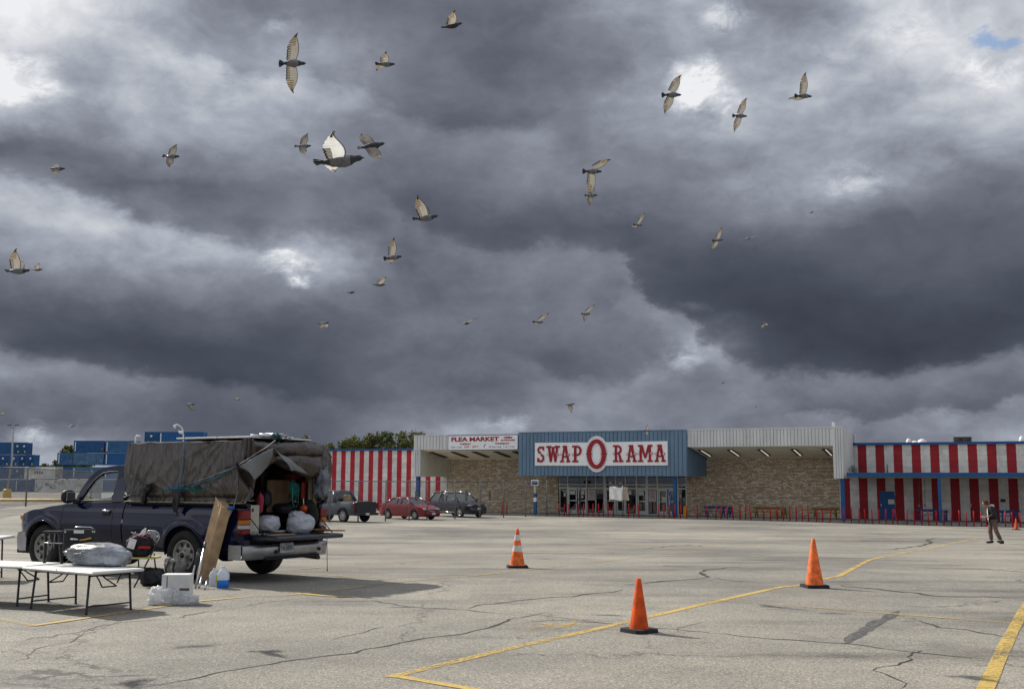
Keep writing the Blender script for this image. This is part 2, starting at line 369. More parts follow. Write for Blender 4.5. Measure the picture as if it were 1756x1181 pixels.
# ================================================================== GROUND
def groundmat():
    m, nt, b = newmat('old_asphalt')
    tc = N(nt, 'ShaderNodeTexCoord'); o = tc.outputs['Object']
    def noi(s, d=5, r=.6, st=None, off=(0,0,0)):
        mp = N(nt, 'ShaderNodeMapping'); mp.inputs['Location'].default_value = off
        if st: mp.inputs['Scale'].default_value = st
        L(nt, o, mp.inputs[0])
        n = N(nt, 'ShaderNodeTexNoise'); n.inputs['Scale'].default_value = s; n.inputs['Detail'].default_value = d; n.inputs['Roughness'].default_value = r
        L(nt, mp.outputs[0], n.inputs['Vector']); return n.outputs['Fac']
    def ramp(v, st):
        c = N(nt, 'ShaderNodeValToRGB'); r = c.color_ramp; r.elements[0].position = st[0][0]; r.elements[1].position = st[-1][0]
        for p, _ in st[1:-1]: r.elements.new(p)
        for e, (p, q) in zip(r.elements, st): e.position = p; e.color = (*q, 1)
        L(nt, v, c.inputs[0]); return c.outputs[0]
    def mul(a, bb, f=1):
        x = N(nt, 'ShaderNodeMix', data_type='RGBA', blend_type='MULTIPLY'); x.inputs['Factor'].default_value = f
        L(nt, a, x.inputs['A']); L(nt, bb, x.inputs['B']); return x.outputs['Result']
    big = ramp(noi(.11, 7, .62), [(.3, (.52,.52,.54)), (.5, (.92,.92,.92)), (.68, (1.28,1.25,1.2))])
    med = ramp(noi(.9, 8, .7, off=(4,1,0)), [(.28, (.66,.66,.67)), (.45, (.95,.95,.95)), (.72, (1.1,1.1,1.08))])
    strk = ramp(noi(.35, 6, .65, (.35, 1.6, 1), (2, 2, 0)), [(.34, (.55,.55,.56)), (.47, (1,1,1)), (.75, (1.16,1.14,1.1))])
    stain = ramp(noi(.5, 9, .75, (.6, 1.1, 1), (11, 5, 0)), [(.27, (.5,.5,.52)), (.38, (1,1,1)), (1, (1,1,1))])
    vo = N(nt, 'ShaderNodeTexVoronoi'); vo.inputs['Scale'].default_value = 95; L(nt, o, vo.inputs['Vector'])
    sepc = N(nt, 'ShaderNodeSeparateColor'); L(nt, vo.outputs['Color'], sepc.inputs[0])
    agg = ramp(sepc.outputs[0], [(0, (.5,.49,.48)), (.35, (.85,.85,.84)), (.8, (1.15,1.14,1.1)), (1, (1.75,1.7,1.6))])
    fine = ramp(noi(30, 6, .8, off=(7,0,0)), [(.3, (.6,.6,.6)), (.5, (1,1,1)), (.72, (1.35,1.33,1.3))])
    base = N(nt, 'ShaderNodeRGB'); base.outputs[0].default_value = (.242, .229, .204, 1)
    c = mul(base.outputs[0], big); c = mul(c, med); c = mul(c, strk); c = mul(c, stain, .8); c = mul(c, agg, 1); c = mul(c, fine, 1)
    # hairline cracks: borders of warped cells, only where the paving has broken up
    wv = N(nt, 'ShaderNodeTexNoise'); wv.inputs['Scale'].default_value = 1.3; wv.inputs['Detail'].default_value = 8; wv.inputs['Roughness'].default_value = .7; L(nt, o, wv.inputs['Vector'])
    va = N(nt, 'ShaderNodeVectorMath', operation='MULTIPLY_ADD'); L(nt, wv.outputs['Color'], va.inputs[0]); va.inputs[1].default_value = (1.4,1.4,0); L(nt, o, va.inputs[2])
    def crack(sc, w, gate, g0, g1):
        v = N(nt, 'ShaderNodeTexVoronoi', feature='DISTANCE_TO_EDGE'); v.inputs['Scale'].default_value = sc; L(nt, va.outputs[0], v.inputs['Vector'])
        mr = N(nt, 'ShaderNodeMapRange'); L(nt, v.outputs['Distance'], mr.inputs[0]); mr.inputs[1].default_value = w*.3; mr.inputs[2].default_value = w; mr.inputs[3].default_value = 1; mr.inputs[4].default_value = 0
        gm = N(nt, 'ShaderNodeMapRange'); L(nt, gate, gm.inputs[0]); gm.inputs[1].default_value = g0; gm.inputs[2].default_value = g1
        x = N(nt, 'ShaderNodeMath', operation='MULTIPLY'); L(nt, mr.outputs[0], x.inputs[0]); L(nt, gm.outputs[0], x.inputs[1]); return x.outputs[0]
    k1 = crack(.16, .0026, noi(.3, 3, off=(1,9,0)), .44, .52); k2 = crack(.8, .008, noi(.22, 4, off=(6,3,0)), .55, .64)
    kk = N(nt, 'ShaderNodeMath', operation='MAXIMUM'); L(nt, k1, kk.inputs[0]); L(nt, k2, kk.inputs[1])
    mx = N(nt, 'ShaderNodeMix', data_type='RGBA'); L(nt, kk.outputs[0], mx.inputs['Factor']); L(nt, c, mx.inputs['A']); mx.inputs['B'].default_value = (.085,.08,.073,1)
    L(nt, mx.outputs['Result'], b.inputs['Base Color']); b.inputs['Roughness'].default_value = .88; b.inputs['Specular IOR Level'].default_value = .3
    bp = N(nt, 'ShaderNodeBump'); bp.inputs['Strength'].default_value = .55; bp.inputs['Distance'].default_value = .008
    sb = N(nt, 'ShaderNodeMath', operation='MULTIPLY_ADD'); L(nt, kk.outputs[0], sb.inputs[0]); sb.inputs[1].default_value = -1.5; L(nt, sepc.outputs[0], sb.inputs[2])
    L(nt, sb.outputs[0], bp.inputs['Height']); L(nt, bp.outputs[0], b.inputs['Normal'])
    return m
GM = groundmat()
def steps(a):
    out = []
    for (s, e, d) in a:
        x = s
        while x < e-1e-6: out.append(x); x += d
    out.append(a[-1][1]); return out
gx_ = steps([(-3000,-600,400),(-600,-80,40),(-80,60,1),(60,600,40),(600,3000,400)])
gy_ = steps([(-600,-20,60),(-20,0,5),(0,110,1),(110,260,5),(260,600,40),(600,4200,600)])
g = MB(); g.grid([[(x, y, gz(x, y)) for y in gy_] for x in gx_])
struct(g.build('ground', GM))
def strip(name, pts, w, m, dz=.004, jit=0, taper=False, step=.4, seed=1, wj=0):
    """a band draped on the ground along px points"""
    P = [G(*p) for p in pts]; Q = []; w *= .82 if name == 'painted_line' else 1
    for a, b in zip(P, P[1:]):
        n = max(1, int((b-a).length/step))
        for i in range(n): Q.append(a.lerp(b, i/n))
    Q.append(P[-1]); mb = MB(); rows = []; tot = len(Q)-1
    for i, q in enumerate(Q):
        d = (Q[min(i+1, tot)]-Q[max(i-1, 0)]); d.z = 0; d.normalize(); nn = Vector((-d.y, d.x, 0))
        o = jit*noise.noise(Vector((q.x*1.7, q.y*1.7, seed)))+jit*.5*noise.noise(Vector((q.x*7, q.y*7, seed+5)))
        ww = w*max(.45, 1+wj*noise.noise(Vector((q.x*3, q.y*3, seed+9))))
        if taper: ww *= min(1, min(i, tot-i)/max(2, tot*.15))+.05
        a = q+nn*(o+ww/2); b = q+nn*(o-ww/2)
        rows.append([(a.x, a.y, gz(a.x, a.y)+dz), (b.x, b.y, gz(b.x, b.y)+dz)])
    mb.grid(rows); return mb.build(name, m)
def paintmat(nm='worn_yellow_paint', lo=.66, hi=.83):
    m, nt, b = newmat(nm); out = nt.nodes['Material Output']
    tc = N(nt, 'ShaderNodeTexCoord'); n = N(nt, 'ShaderNodeTexNoise'); n.inputs['Scale'].default_value = 22; n.inputs['Detail'].default_value = 9; n.inputs['Roughness'].default_value = .75
    L(nt, tc.outputs['Object'], n.inputs['Vector'])
    n2 = N(nt, 'ShaderNodeTexNoise'); n2.inputs['Scale'].default_value = 1.1; n2.inputs['Detail'].default_value = 4; L(nt, tc.outputs['Object'], n2.inputs['Vector'])
    ad = N(nt, 'ShaderNodeMath', operation='MULTIPLY_ADD'); L(nt, n2.outputs['Fac'], ad.inputs[0]); ad.inputs[1].default_value = .6; L(nt, n.outputs['Fac'], ad.inputs[2])
    mr = N(nt, 'ShaderNodeMapRange'); L(nt, ad.outputs[0], mr.inputs[0]); mr.inputs[1].default_value = lo; mr.inputs[2].default_value = hi
    b.inputs['Base Color'].default_value = (.44, .30, .075, 1); b.inputs['Roughness'].default_value = .8
    tp = N(nt, 'ShaderNodeBsdfTransparent'); ms = N(nt, 'ShaderNodeMixShader'); L(nt, mr.outputs[0], ms.inputs[0]); L(nt, tp.outputs[0], ms.inputs[1]); L(nt, b.outputs[0], ms.inputs[2]); L(nt, ms.outputs[0], out.inputs[0])
    return m
YP = paintmat(); YF = paintmat('faded_yellow_paint', .70, .98)
for k, (pts, w) in enumerate([
    ([(668,1161),(860,1115),(1060,1070),(1200,1037),(1340,1006),(1400,1001)], .13), ([(1412,993),(1440,987),(1470,971),(1490,960),(1560,945),(1625,932),(1688,921)], .13),
    ([(672,1158),(860,1190),(1000,1214)], .12), ([(1790,1000),(1752,1052),(1722,1110),(1690,1181),(1660,1250)], .155),
    ([(1215,1028),(1400,1042),(1600,1058),(1800,1073)], .09), ([(-40,1055),(0,1062),(58,1073)], .11), ([(58,1073),(200,1052),(340,1031),(440,1022),(505,1020)], .11),
    ([(505,1020),(600,1009),(700,996),(800,988),(878,981),(1100,956),(1240,938),(1310,932)], .10), ([(505,1017),(560,1022),(620,1024)], .11),
    ([(486,981),(560,986),(620,990),(680,993)], .09), ([(490,978),(560,972),(640,967),(760,960)], .09), ([(0,1011),(100,1005),(200,999),(260,996)], .09),
    ([(878,946),(980,942),(1060,937),(1130,933)], .12), ([(1430,925),(1500,918),(1560,912)], .14), ([(1060,948),(1250,925),(1380,915)], .10), ([(1560,912),(1660,905)], .12)]):
    struct(strip('painted_line', pts, w, YP if w > .108 and k not in (5,13,15) else YF, .004+.0006*k, seed=k, wj=.15))
CM = mat('crack_tar', (.035,.034,.033), .75, var=.3, scale=9)
for k, (pts, w, j) in enumerate([
    ([(215,1183),(300,1168),(450,1142),(600,1118),(690,1102),(800,1085),(878,1062),(950,1048)], .028, .10), ([(790,1045),(878,1030),(1010,1019),(1060,1013),(1092,1009)], .035, .12),
    ([(1066,1003),(1120,998),(1180,993),(1218,990),(1198,982),(1212,977),(1245,973),(1290,972)], .06, .10), ([(1216,990),(1255,996),(1310,998)], .03, .1),
    ([(520,1031),(640,1030),(700,1040),(800,1045),(900,1056)], .022, .1), ([(-20,1106),(120,1085),(220,1068),(320,1055),(420,1038),(500,1028),(580,1022)], .016, .2),
    ([(878,1068),(960,1064),(1030,1067),(1180,1082),(1300,1093),(1440,1103),(1600,1120),(1780,1143)], .022, .12), ([(1428,1002),(1500,1010),(1600,1020),(1756,1026)], .06, .25),
    ([(1560,972),(1620,974),(1680,975),(1780,982)], .09, .2), ([(1512,943),(1560,938),(1585,934),(1598,930),(1588,926),(1605,922),(1620,921)], .12, .15),
    ([(1590,1112),(1562,1130),(1540,1140),(1520,1150),(1545,1165),(1540,1183)], .02, .15), ([(870,1056),(920,1052),(990,1060),(1060,1072)], .014, .2), ([(0,1135),(60,1120),(110,1095),(180,1072)], .012, .2),
    ([(1160,1083),(1185,1070),(1200,1065)], .014, .1), ([(1376,1046),(1310,1043)], .02, .1), ([(1560,1062),(1600,1070),(1680,1085),(1756,1096)], .03, .2), ([(560,1100),(620,1085),(660,1072)], .01, .15), ([(1100,940),(1180,934),(1210,937)], .09, .2)]):
    struct(strip('pavement_crack', pts, w, CM, .0025, jit=j, taper=True, step=.12, seed=k*3.3, wj=1.2))
PM = mat('tar_patch', (.09,.087,.083), .85, var=.35, scale=18, bump=.4)
struct(strip('tar_patch', [(1440,1104),(1462,1092),(1490,1075),(1515,1060),(1542,1047)], .13, PM, .003, jit=.05, taper=True, step=.08, wj=.7))
# faint painted arrow left of the near cone
struct(strip('painted_line', [(912,1078),(950,1072),(990,1070)], .10, YF, .0035, jit=.3, step=.1, wj=1.5)); struct(strip('painted_line', [(930,1069),(960,1075),(1000,1066)], .07, YF, .0045, jit=.3, step=.1, wj=1.5))
# ================================================================== THE MARKET BUILDING  (local: x along the front, y into the building, z up; z=0 is world z=0)
_u, _v = ray(-3000, 805); _n = math.hypot(_u, 1)
E1 = Vector((-_u/_n, -1/_n, 0))*(1 if _u < 0 else -1); E2 = Vector((-E1.y, E1.x, 0)); BP = Vector((22.21, 73.04, 0))
BROT = math.atan2(E1.y, E1.x); GB = -.86
def fs(px, py, off):
    """pixel -> (x, z) on the building plane y=off"""
    u, v = ray(px, py); bx, by = BP.x+E2.x*off, BP.y+E2.y*off
    t = (u*by-bx)/(E1.x-u*E1.y); return t, H+v*(by+E1.y*t)
def bw(x, y, z=0): return BP+E1*x+E2*y+Vector((0,0,z))
def stonemat():
    m, nt, b = newmat('ledge_stone'); tc = N(nt, 'ShaderNodeTexCoord'); mp = N(nt, 'ShaderNodeMapping'); mp.inputs['Rotation'].default_value = (R(90), 0, 0)
    L(nt, tc.outputs['Object'], mp.inputs[0])
    wn = N(nt, 'ShaderNodeTexNoise'); wn.inputs['Scale'].default_value = 1.1; wn.inputs['Detail'].default_value = 3; L(nt, mp.outputs[0], wn.inputs['Vector'])
    va = N(nt, 'ShaderNodeVectorMath', operation='MULTIPLY_ADD'); L(nt, wn.outputs['Color'], va.inputs[0]); va.inputs[1].default_value = (.35,.05,0); L(nt, mp.outputs[0], va.inputs[2])
    def brick(w, h, off):
        k = N(nt, 'ShaderNodeTexBrick'); k.inputs['Scale'].default_value = 1; k.inputs['Brick Width'].default_value = w; k.inputs['Row Height'].default_value = h
        k.inputs['Mortar Size'].default_value = .012; k.inputs['Mortar Smooth'].default_value = .3; k.offset = off; k.squash = .6; k.squash_frequency = 3
        k.inputs['Color1'].default_value = (0,0,0,1); k.inputs['Color2'].default_value = (1,1,1,1); k.inputs['Mortar'].default_value = (.5,.5,.5,1); L(nt, va.outputs[0], k.inputs['Vector']); return k
    k1, k2 = brick(.44, .105, .37), brick(.29, .105, .61)
    nn = N(nt, 'ShaderNodeTexNoise'); nn.inputs['Scale'].default_value = .9; L(nt, mp.outputs[0], nn.inputs['Vector'])
    gt = N(nt, 'ShaderNodeMath', operation='GREATER_THAN'); L(nt, nn.outputs['Fac'], gt.inputs[0]); gt.inputs[1].default_value = .5
    a = N(nt, 'ShaderNodeMix', data_type='RGBA'); L(nt, gt.outputs[0], a.inputs['Factor']); L(nt, k1.outputs['Color'], a.inputs['A']); L(nt, k2.outputs['Color'], a.inputs['B'])
    f = N(nt, 'ShaderNodeMix', data_type='FLOAT'); L(nt, gt.outputs[0], f.inputs['Factor']); L(nt, k1.outputs['Fac'], f.inputs['A']); L(nt, k2.outputs['Fac'], f.inputs['B'])
    c = N(nt, 'ShaderNodeValToRGB'); r = c.color_ramp; r.elements[0].color = (.42,.33,.225,1); r.elements[1].color = (.84,.74,.58,1)
    for p, q in ((.3, (.52,.41,.28)), (.55, (.61,.50,.36)), (.8, (.69,.59,.46))): e = r.elements.new(p); e.color = (*q, 1)
    L(nt, a.outputs['Result'], c.inputs[0])
    n3 = N(nt, 'ShaderNodeTexNoise'); n3.inputs['Scale'].default_value = 14; n3.inputs['Detail'].default_value = 6; L(nt, mp.outputs[0], n3.inputs['Vector'])
    mr = N(nt, 'ShaderNodeMapRange'); L(nt, n3.outputs['Fac'], mr.inputs[0]); mr.inputs[1].default_value = .3; mr.inputs[2].default_value = .7; mr.inputs[3].default_value = .7; mr.inputs[4].default_value = 1.25
    mu = N(nt, 'ShaderNodeVectorMath', operation='SCALE'); L(nt, c.outputs[0], mu.inputs[0]); L(nt, mr.outputs[0], mu.inputs['Scale'])
    mo = N(nt, 'ShaderNodeMix', data_type='RGBA'); L(nt, f.outputs['Result'], mo.inputs['Factor']); L(nt, mu.outputs[0], mo.inputs['A']); mo.inputs['B'].default_value = (.20,.155,.105,1)
    L(nt, mo.outputs['Result'], b.inputs['Base Color']); b.inputs['Roughness'].default_value = .9
    sb = N(nt, 'ShaderNodeMath', operation='SUBTRACT'); L(nt, n3.outputs['Fac'], sb.inputs[0]); L(nt, f.outputs['Result'], sb.inputs[1])
    bp = N(nt, 'ShaderNodeBump'); bp.inputs['Strength'].default_value = .8; bp.inputs['Distance'].default_value = .04; L(nt, sb.outputs[0], bp.inputs['Height']); L(nt, bp.outputs[0], b.inputs['Normal'])
    return m
def stripemat(name, x0, period, duty, red=(.34,.008,.018)):
    """block wall painted in upright red and white stripes"""
    m, nt, b = newmat(name); tc = N(nt, 'ShaderNodeTexCoord'); sp = N(nt, 'ShaderNodeSeparateXYZ'); L(nt, tc.outputs['Object'], sp.inputs[0])
    wn = N(nt, 'ShaderNodeTexNoise'); wn.inputs['Scale'].default_value = 5; L(nt, tc.outputs['Object'], wn.inputs['Vector'])
    def M(op, a, bb=0., c=0.):
        n = N(nt, 'ShaderNodeMath', operation=op)
        for i, x in enumerate((a, bb, c)):
            if isinstance(x, (int, float)): n.inputs[i].default_value = x
            else: L(nt, x, n.inputs[i])
        return n.outputs[0]
    xx = M('MULTIPLY_ADD', M('SUBTRACT', wn.outputs['Fac'], .5), .05, sp.outputs[0])
    t = M('FRACT', M('DIVIDE', M('SUBTRACT', xx, x0-period*40), period)); isred = M('LESS_THAN', t, duty)
    mp = N(nt, 'ShaderNodeMapping'); mp.inputs['Rotation'].default_value = (R(90), 0, 0); L(nt, tc.outputs['Object'], mp.inputs[0])
    k = N(nt, 'ShaderNodeTexBrick'); k.inputs['Scale'].default_value = 1; k.inputs['Brick Width'].default_value = .8; k.inputs['Row Height'].default_value = .4; k.inputs['Mortar Size'].default_value = .012; k.inputs['Mortar Smooth'].default_value = .5
    k.inputs['Color1'].default_value = (.80,.8,.8,1); k.inputs['Color2'].default_value = (1.06,1.06,1.06,1); k.inputs['Mortar'].default_value = (.66,.66,.66,1); L(nt, mp.outputs[0], k.inputs['Vector'])
    mx = N(nt, 'ShaderNodeMix', data_type='RGBA'); L(nt, isred, mx.inputs['Factor']); mx.inputs['A'].default_value = (.68,.665,.63,1); mx.inputs['B'].default_value = (*red, 1)
    n2 = N(nt, 'ShaderNodeTexNoise'); n2.inputs['Scale'].default_value = 1.2; n2.inputs['Detail'].default_value = 9; n2.inputs['Roughness'].default_value = .7; L(nt, mp.outputs[0], n2.inputs['Vector'])
    mr = N(nt, 'ShaderNodeMapRange'); L(nt, n2.outputs['Fac'], mr.inputs[0]); mr.inputs[1].default_value = .3; mr.inputs[2].default_value = .65; mr.inputs[3].default_value = .72; mr.inputs[4].default_value = 1.06
    u = N(nt, 'ShaderNodeMix', data_type='RGBA', blend_type='MULTIPLY'); u.inputs['Factor'].default_value = .85; L(nt, mx.outputs['Result'], u.inputs['A']); L(nt, k.outputs['Color'], u.inputs['B'])
    w = N(nt, 'ShaderNodeVectorMath', operation='SCALE'); L(nt, u.outputs['Result'], w.inputs[0]); L(nt, mr.outputs[0], w.inputs['Scale'])
    L(nt, w.outputs[0], b.inputs['Base Color']); b.inputs['Roughness'].default_value = .75
    bp = N(nt, 'ShaderNodeBump'); bp.inputs['Strength'].default_value = .5; bp.inputs['Distance'].default_value = .02; L(nt, k.outputs['Fac'], bp.inputs['Height']); bp.invert = True; L(nt, bp.outputs[0], b.inputs['Normal'])
    return m
STONE = stonemat()
WS = mat('white_siding', (.66,.665,.655), .5, var=.04, scale=1.5, dirt=(.55,.55,.53), stretch=(1,1,.25))
WSTAN = mat('tan_siding', (.56,.54,.46), .6, var=.06)
BLS = mat('blue_siding', (.135,.215,.30), .45, var=.06, scale=2, stretch=(1,1,.3))
TRIM = mat('blue_trim', (.010,.080,.235), .5, var=.08)
SOFF = mat('soffit_board', (.84,.79,.66), .8, var=.06, scale=1)
ROOFM = mat('roof_felt', (.3,.3,.3), .9)
ALU = mat('aluminium', (.50,.51,.50), .45, metal=.5, var=.05)
DARK = mat('dark_metal', (.025,.025,.027), .5)
BLACK = mat('black_plastic', (.012,.012,.013), .55)
RED = mat('red_paint', (.46,.014,.022), .5, var=.1)
LRED = mat('sign_red', (.33,.018,.03), .5, var=.08)
WHITE = mat('sign_white', (.85,.85,.84), .5, var=.04)
NAVY = mat('sign_navy', (.03,.05,.16), .5)
GLS = glassmat('shop_glass', (.55,.6,.6), .10)
TUBE = None
def emit(name, col, s):
    m, nt, b = newmat(name); b.inputs['Base Color'].default_value = (.8,.8,.8,1); b.inputs['Emission Color'].default_value = (*col, 1); b.inputs['Emission Strength'].default_value = s; return m
LAMPON = emit('lamp_tube', (1,.97,.88), .38); LAMPOFF = mat('lamp_dark', (.06,.055,.045), .4)
B = thing('market_building', 'long single-storey flea market hall with stone front, blue and white canopies and striped wings', 'building', (BP.x, BP.y, 0), BROT)
xE0 = fs(957, 850, 5)[0]; xE1 = fs(1178, 850, 5)[0]   # glazed entrance
xSR = -.95; xLW = -33.6
DEP = 34
def wall(x0, x1, z0, z1, y0=5., y1=5.3, m=None, name='wall', label=None): return MB().box((x0, y0, z0), (x1, y1, z1)).build(name, m, B, label)
wall(xLW+.55, xE0, GB-.1, 4.4, m=STONE, name='stone_wall', label='brown ledge-stone wall left of the glass entrance')
wall(xE1, xSR, GB-.1, 4.4, m=STONE, name='stone_wall', label='brown ledge-stone wall right of the glass entrance')
# left wing stripes: measured edges
zl = 4.31; lx = [fs(520+p/4.621, 800, 5)[0] for p in (158, 228, 300, 370, 442, 513, 588, 662, 740, 818)]
perL = (lx[-1]-lx[0])/9
SL = stripemat('striped_block_left', lx[0], perL, .49, (.44,.008,.025))
wall(-64, xLW, GB-.3, zl, m=SL, name='striped_wall', label='red and white striped block wall of the left wing')
MB().box((xLW, 4.93, GB-.1), (xLW+.55, 5.29, 4.4)).build('pilaster', mat('white_block', (.60,.58,.54), .7, var=.08), B)
MB().box((-64.05, 4.86, zl), (xLW-.1, 5.4, zl+.16)).build('roof_trim', TRIM, B)
# right wing
rx = [fs(1430+p/5.368, 780, 5)[0] for p in (220, 385, 545, 712, 880, 1055, 1230, 1410, 1590)]
perR = (rx[-1]-rx[0])/8
SR = stripemat('striped_block_right', rx[0], perR, .49, (.32,.008,.016))
zr = 4.355
wall(xSR, 30, GB-.3, zr, m=SR, name='striped_wall', label='red and white striped block wall of the right wing')
MB().box((rx[0]-.35, 4.84, zr), (30.05, 5.4, zr+.17)).build('roof_trim', TRIM, B)
rf = MB(); rf.box((-64, 5.3, zl-.3), (xLW, DEP, zl)); rf.box((xLW, 5.3, 4.1), (xSR, DEP, 4.4)); rf.box((xSR, 5.3, 4.2), (30, DEP, zr-.1)); rf.build('roof', ROOFM, B)
bk = MB(); bk.box((-64, DEP, GB-.3), (30, DEP+.3, 4.3)); bk.box((-64.3, 5, GB-.3), (-64, DEP+.3, zl)); bk.box((30, 5, GB-.3), (30.3, DEP+.3, zr)); bk.build('back_wall', mat('grey_block', (.35,.34,.33), .85), B)
RIB_SHADE = {'white_siding': mat('rib_shade_grey', (.22,.22,.22), .7), 'blue_siding': mat('rib_shade_blue', (.03,.06,.10), .7), 'tan_siding': mat('rib_shade_tan', (.2,.19,.16), .7)}  # dark strips beside the siding ribs: groove shade put into the colour
def siding(name, x0, x1, z0, z1, y, m, step=.29, th=.12, label=None):
    """upright ribbed metal sheet in the plane y"""
    mb = MB(); mb.box((x0, y, z0), (x1, y+th, z1)); n = max(1, round((x1-x0)/step))
    for i in range(1, n):
        x = x0+(x1-x0)*i/n; mb.box((x-.022, y-.022, z0+.02), (x+.022, y-.002, z1-.02))
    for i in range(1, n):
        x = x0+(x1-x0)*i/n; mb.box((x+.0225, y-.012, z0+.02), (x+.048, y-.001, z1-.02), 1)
    mb.box((x0-.02, y-.035, z1), (x1+.02, y+th+.02, z1+.07))
    return mb.build(name, [m, RIB_SHADE[m.name]], B, label)
def siding_side(name, x, y0, y1, z0, z1, m, sgn, step=.29, z0b=None):
    """ribbed return running back from the front; top or bottom edge may slope"""
    mb = MB(); zb = z0 if z0b is None else z0b; th = .1*-sgn
    xa, xb = sorted((x, x+th))
    vs = [(xa,y0,z0),(xb,y0,z0),(xb,y1,zb),(xa,y1,zb),(xa,y0,z1),(xb,y0,z1),(xb,y1,z1),(xa,y1,z1)]
    mb.add(vs, [(0,3,2,1),(4,5,6,7),(0,1,5,4),(1,2,6,5),(2,3,7,6),(3,0,4,7)])
    n = max(1, round((y1-y0)/step))
    for i in range(1, n):
        y = y0+(y1-y0)*i/n; f = i/n; za = z0+(zb-z0)*f; a, b = sorted((x+sgn*.002, x+sgn*.022)); mb.box((a, y-.02, za+.02), (b, y+.02, z1-.02))
    return mb.build(name, m, B)
xb0, xb1 = -23.92, -10.66; ZT = 5.36
# blue entrance canopy
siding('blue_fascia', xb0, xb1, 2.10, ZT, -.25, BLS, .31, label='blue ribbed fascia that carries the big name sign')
siding_side('fascia_return', xb1, -.13, 4.99, 2.10, ZT-.02, BLS, 1); siding_side('fascia_return', xb0, -.13, 4.99, 2.10, ZT-.02, BLS, -1)
MB().box((xb0+.1, -.12, 2.14), (xb1-.1, 4.98, 2.2)).build('soffit', SOFF, B, 'flat underside of the blue canopy')
# white canopies
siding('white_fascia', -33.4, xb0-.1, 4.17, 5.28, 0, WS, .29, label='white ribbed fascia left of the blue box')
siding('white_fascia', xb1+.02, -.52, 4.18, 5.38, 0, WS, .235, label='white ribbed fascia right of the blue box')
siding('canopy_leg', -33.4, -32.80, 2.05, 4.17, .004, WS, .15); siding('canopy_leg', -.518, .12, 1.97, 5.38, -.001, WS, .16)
siding_side('canopy_return', -32.80, .13, 4.99, 2.05, 4.2, WSTAN, 1); siding_side('canopy_return', -33.4, .13, 4.92, 2.05, 5.28, WS, -1)
siding_side('canopy_return', .12, .12, 4.6, 1.99, 5.36, WS, 1); siding_side('canopy_return', -.518, .12, 4.99, 1.99, 4.2, WS, -1)
for a, b in ((-32.79, xb0-.12), (xb1+.13, -.53)):
    mb = MB(); mb.add([(a,.13,4.17),(b,.13,4.17),(b,4.98,3.47),(a,4.98,3.47),(a,.13,4.23),(b,.13,4.23),(b,4.98,3.53),(a,4.98,3.53)], [(0,3,2,1),(4,5,6,7),(0,1,5,4),(1,2,6,5),(2,3,7,6),(3,0,4,7)]); mb.build('sloping_soffit', SOFF, B)
MB().box((-33.38, .14, 5.16), (.1, 4.99, 5.22)).build('canopy_roof', ROOFM, B)
MB().box((-33.38, 5.0, 4.41), (.25, 5.2, 5.15)).build('parapet', WS, B)
def soffit_light(x, on):
    M_ = Matrix.Translation((x, 2.3, 4.17-.7*2.3/4.86-.0)) @ Matrix.Rotation(math.atan2(-.7, 4.86), 4, 'X')
    h = MB().box((-.20, -1.25, -.05), (.20, 1.25, -.006), M=M_).build('soffit_light', LAMPOFF, B)
    mb = MB(); mb.box((.03, -1.2, -.075), (.10, 1.2, -.052), M=M_); mb.build('lamp_tube', LAMPON if on else LAMPOFF, h)
for px in (1209, 1258.5, 1310, 1366, 1419.5): soffit_light(fs(px, 775, 2.3)[0], True)
for px in (752, 788.5, 824.5, 861.5, 893): soffit_light(fs(px, 778, 2.3)[0], False)
# entrance glazing
ent = MB(); fy = 5.05
zt1, zt2 = fs(1060, 830.5, 5)[1], fs(1060, 836.8, 5)[1]
ent.box((xE0, fy, zt1-.04), (xE1, fy+.1, zt1+.04)); ent.box((xE0, fy, zt2-.05), (xE1, fy+.1, zt2+.05)); ent.box((xE0, fy, GB), (xE1, fy+.1, GB+.12))
mull = [(400,.03),(468,.05),(630,.05),(708,.04),(785,.1),(880,.05),(965,.05),(1060,.06),(1150,.1),(1240,.06),(1410,.1),(1488,.04)]
for z4, w_ in mull:
    x = min(fs(880+z4/5.017, 850, 5)[0], xE1-.05); ent.box((x-w_, fy-.012, GB), (x+w_, fy+.11, 3.5))
ent.build('entrance_frame', ALU, B)
MB().box((xE0, fy+.04, GB+.1), (xE1, fy+.055, 3.5)).build('entrance_glass', GLS, B)
MB().box((xE0, 4.99, 3.46), (xE1, 5.3, 4.4)).build('lintel', SOFF, B)
for a, b in ((468,550),(550,630),(790,880),(884,965),(1064,1148),(1244,1326),(1330,1408)):
    x0, x1 = fs(880+a/5.017, 850, 5)[0]+.06, fs(880+b/5.017, 850, 5)[0]-.03
    d = MB()
    for q in ((x0, GB+.13, x0+.09, zt2-.06), (x1-.09, GB+.13, x1, zt2-.06), (x0+.09, zt2-.16, x1-.09, zt2-.06), (x0+.09, GB+.13, x1-.09, GB+.33), (x0+.09, GB+1.02, x1-.09, GB+1.11)): d.box((q[0], fy-.03, q[1]), (q[2], fy+.035, q[3]))
    dd = d.build('door', ALU, B); MB().tube([(x0+.14, fy-.06, GB+.95), (x0+.14, fy-.06, GB+1.3)], .015, 6).build('handle', DARK, dd)
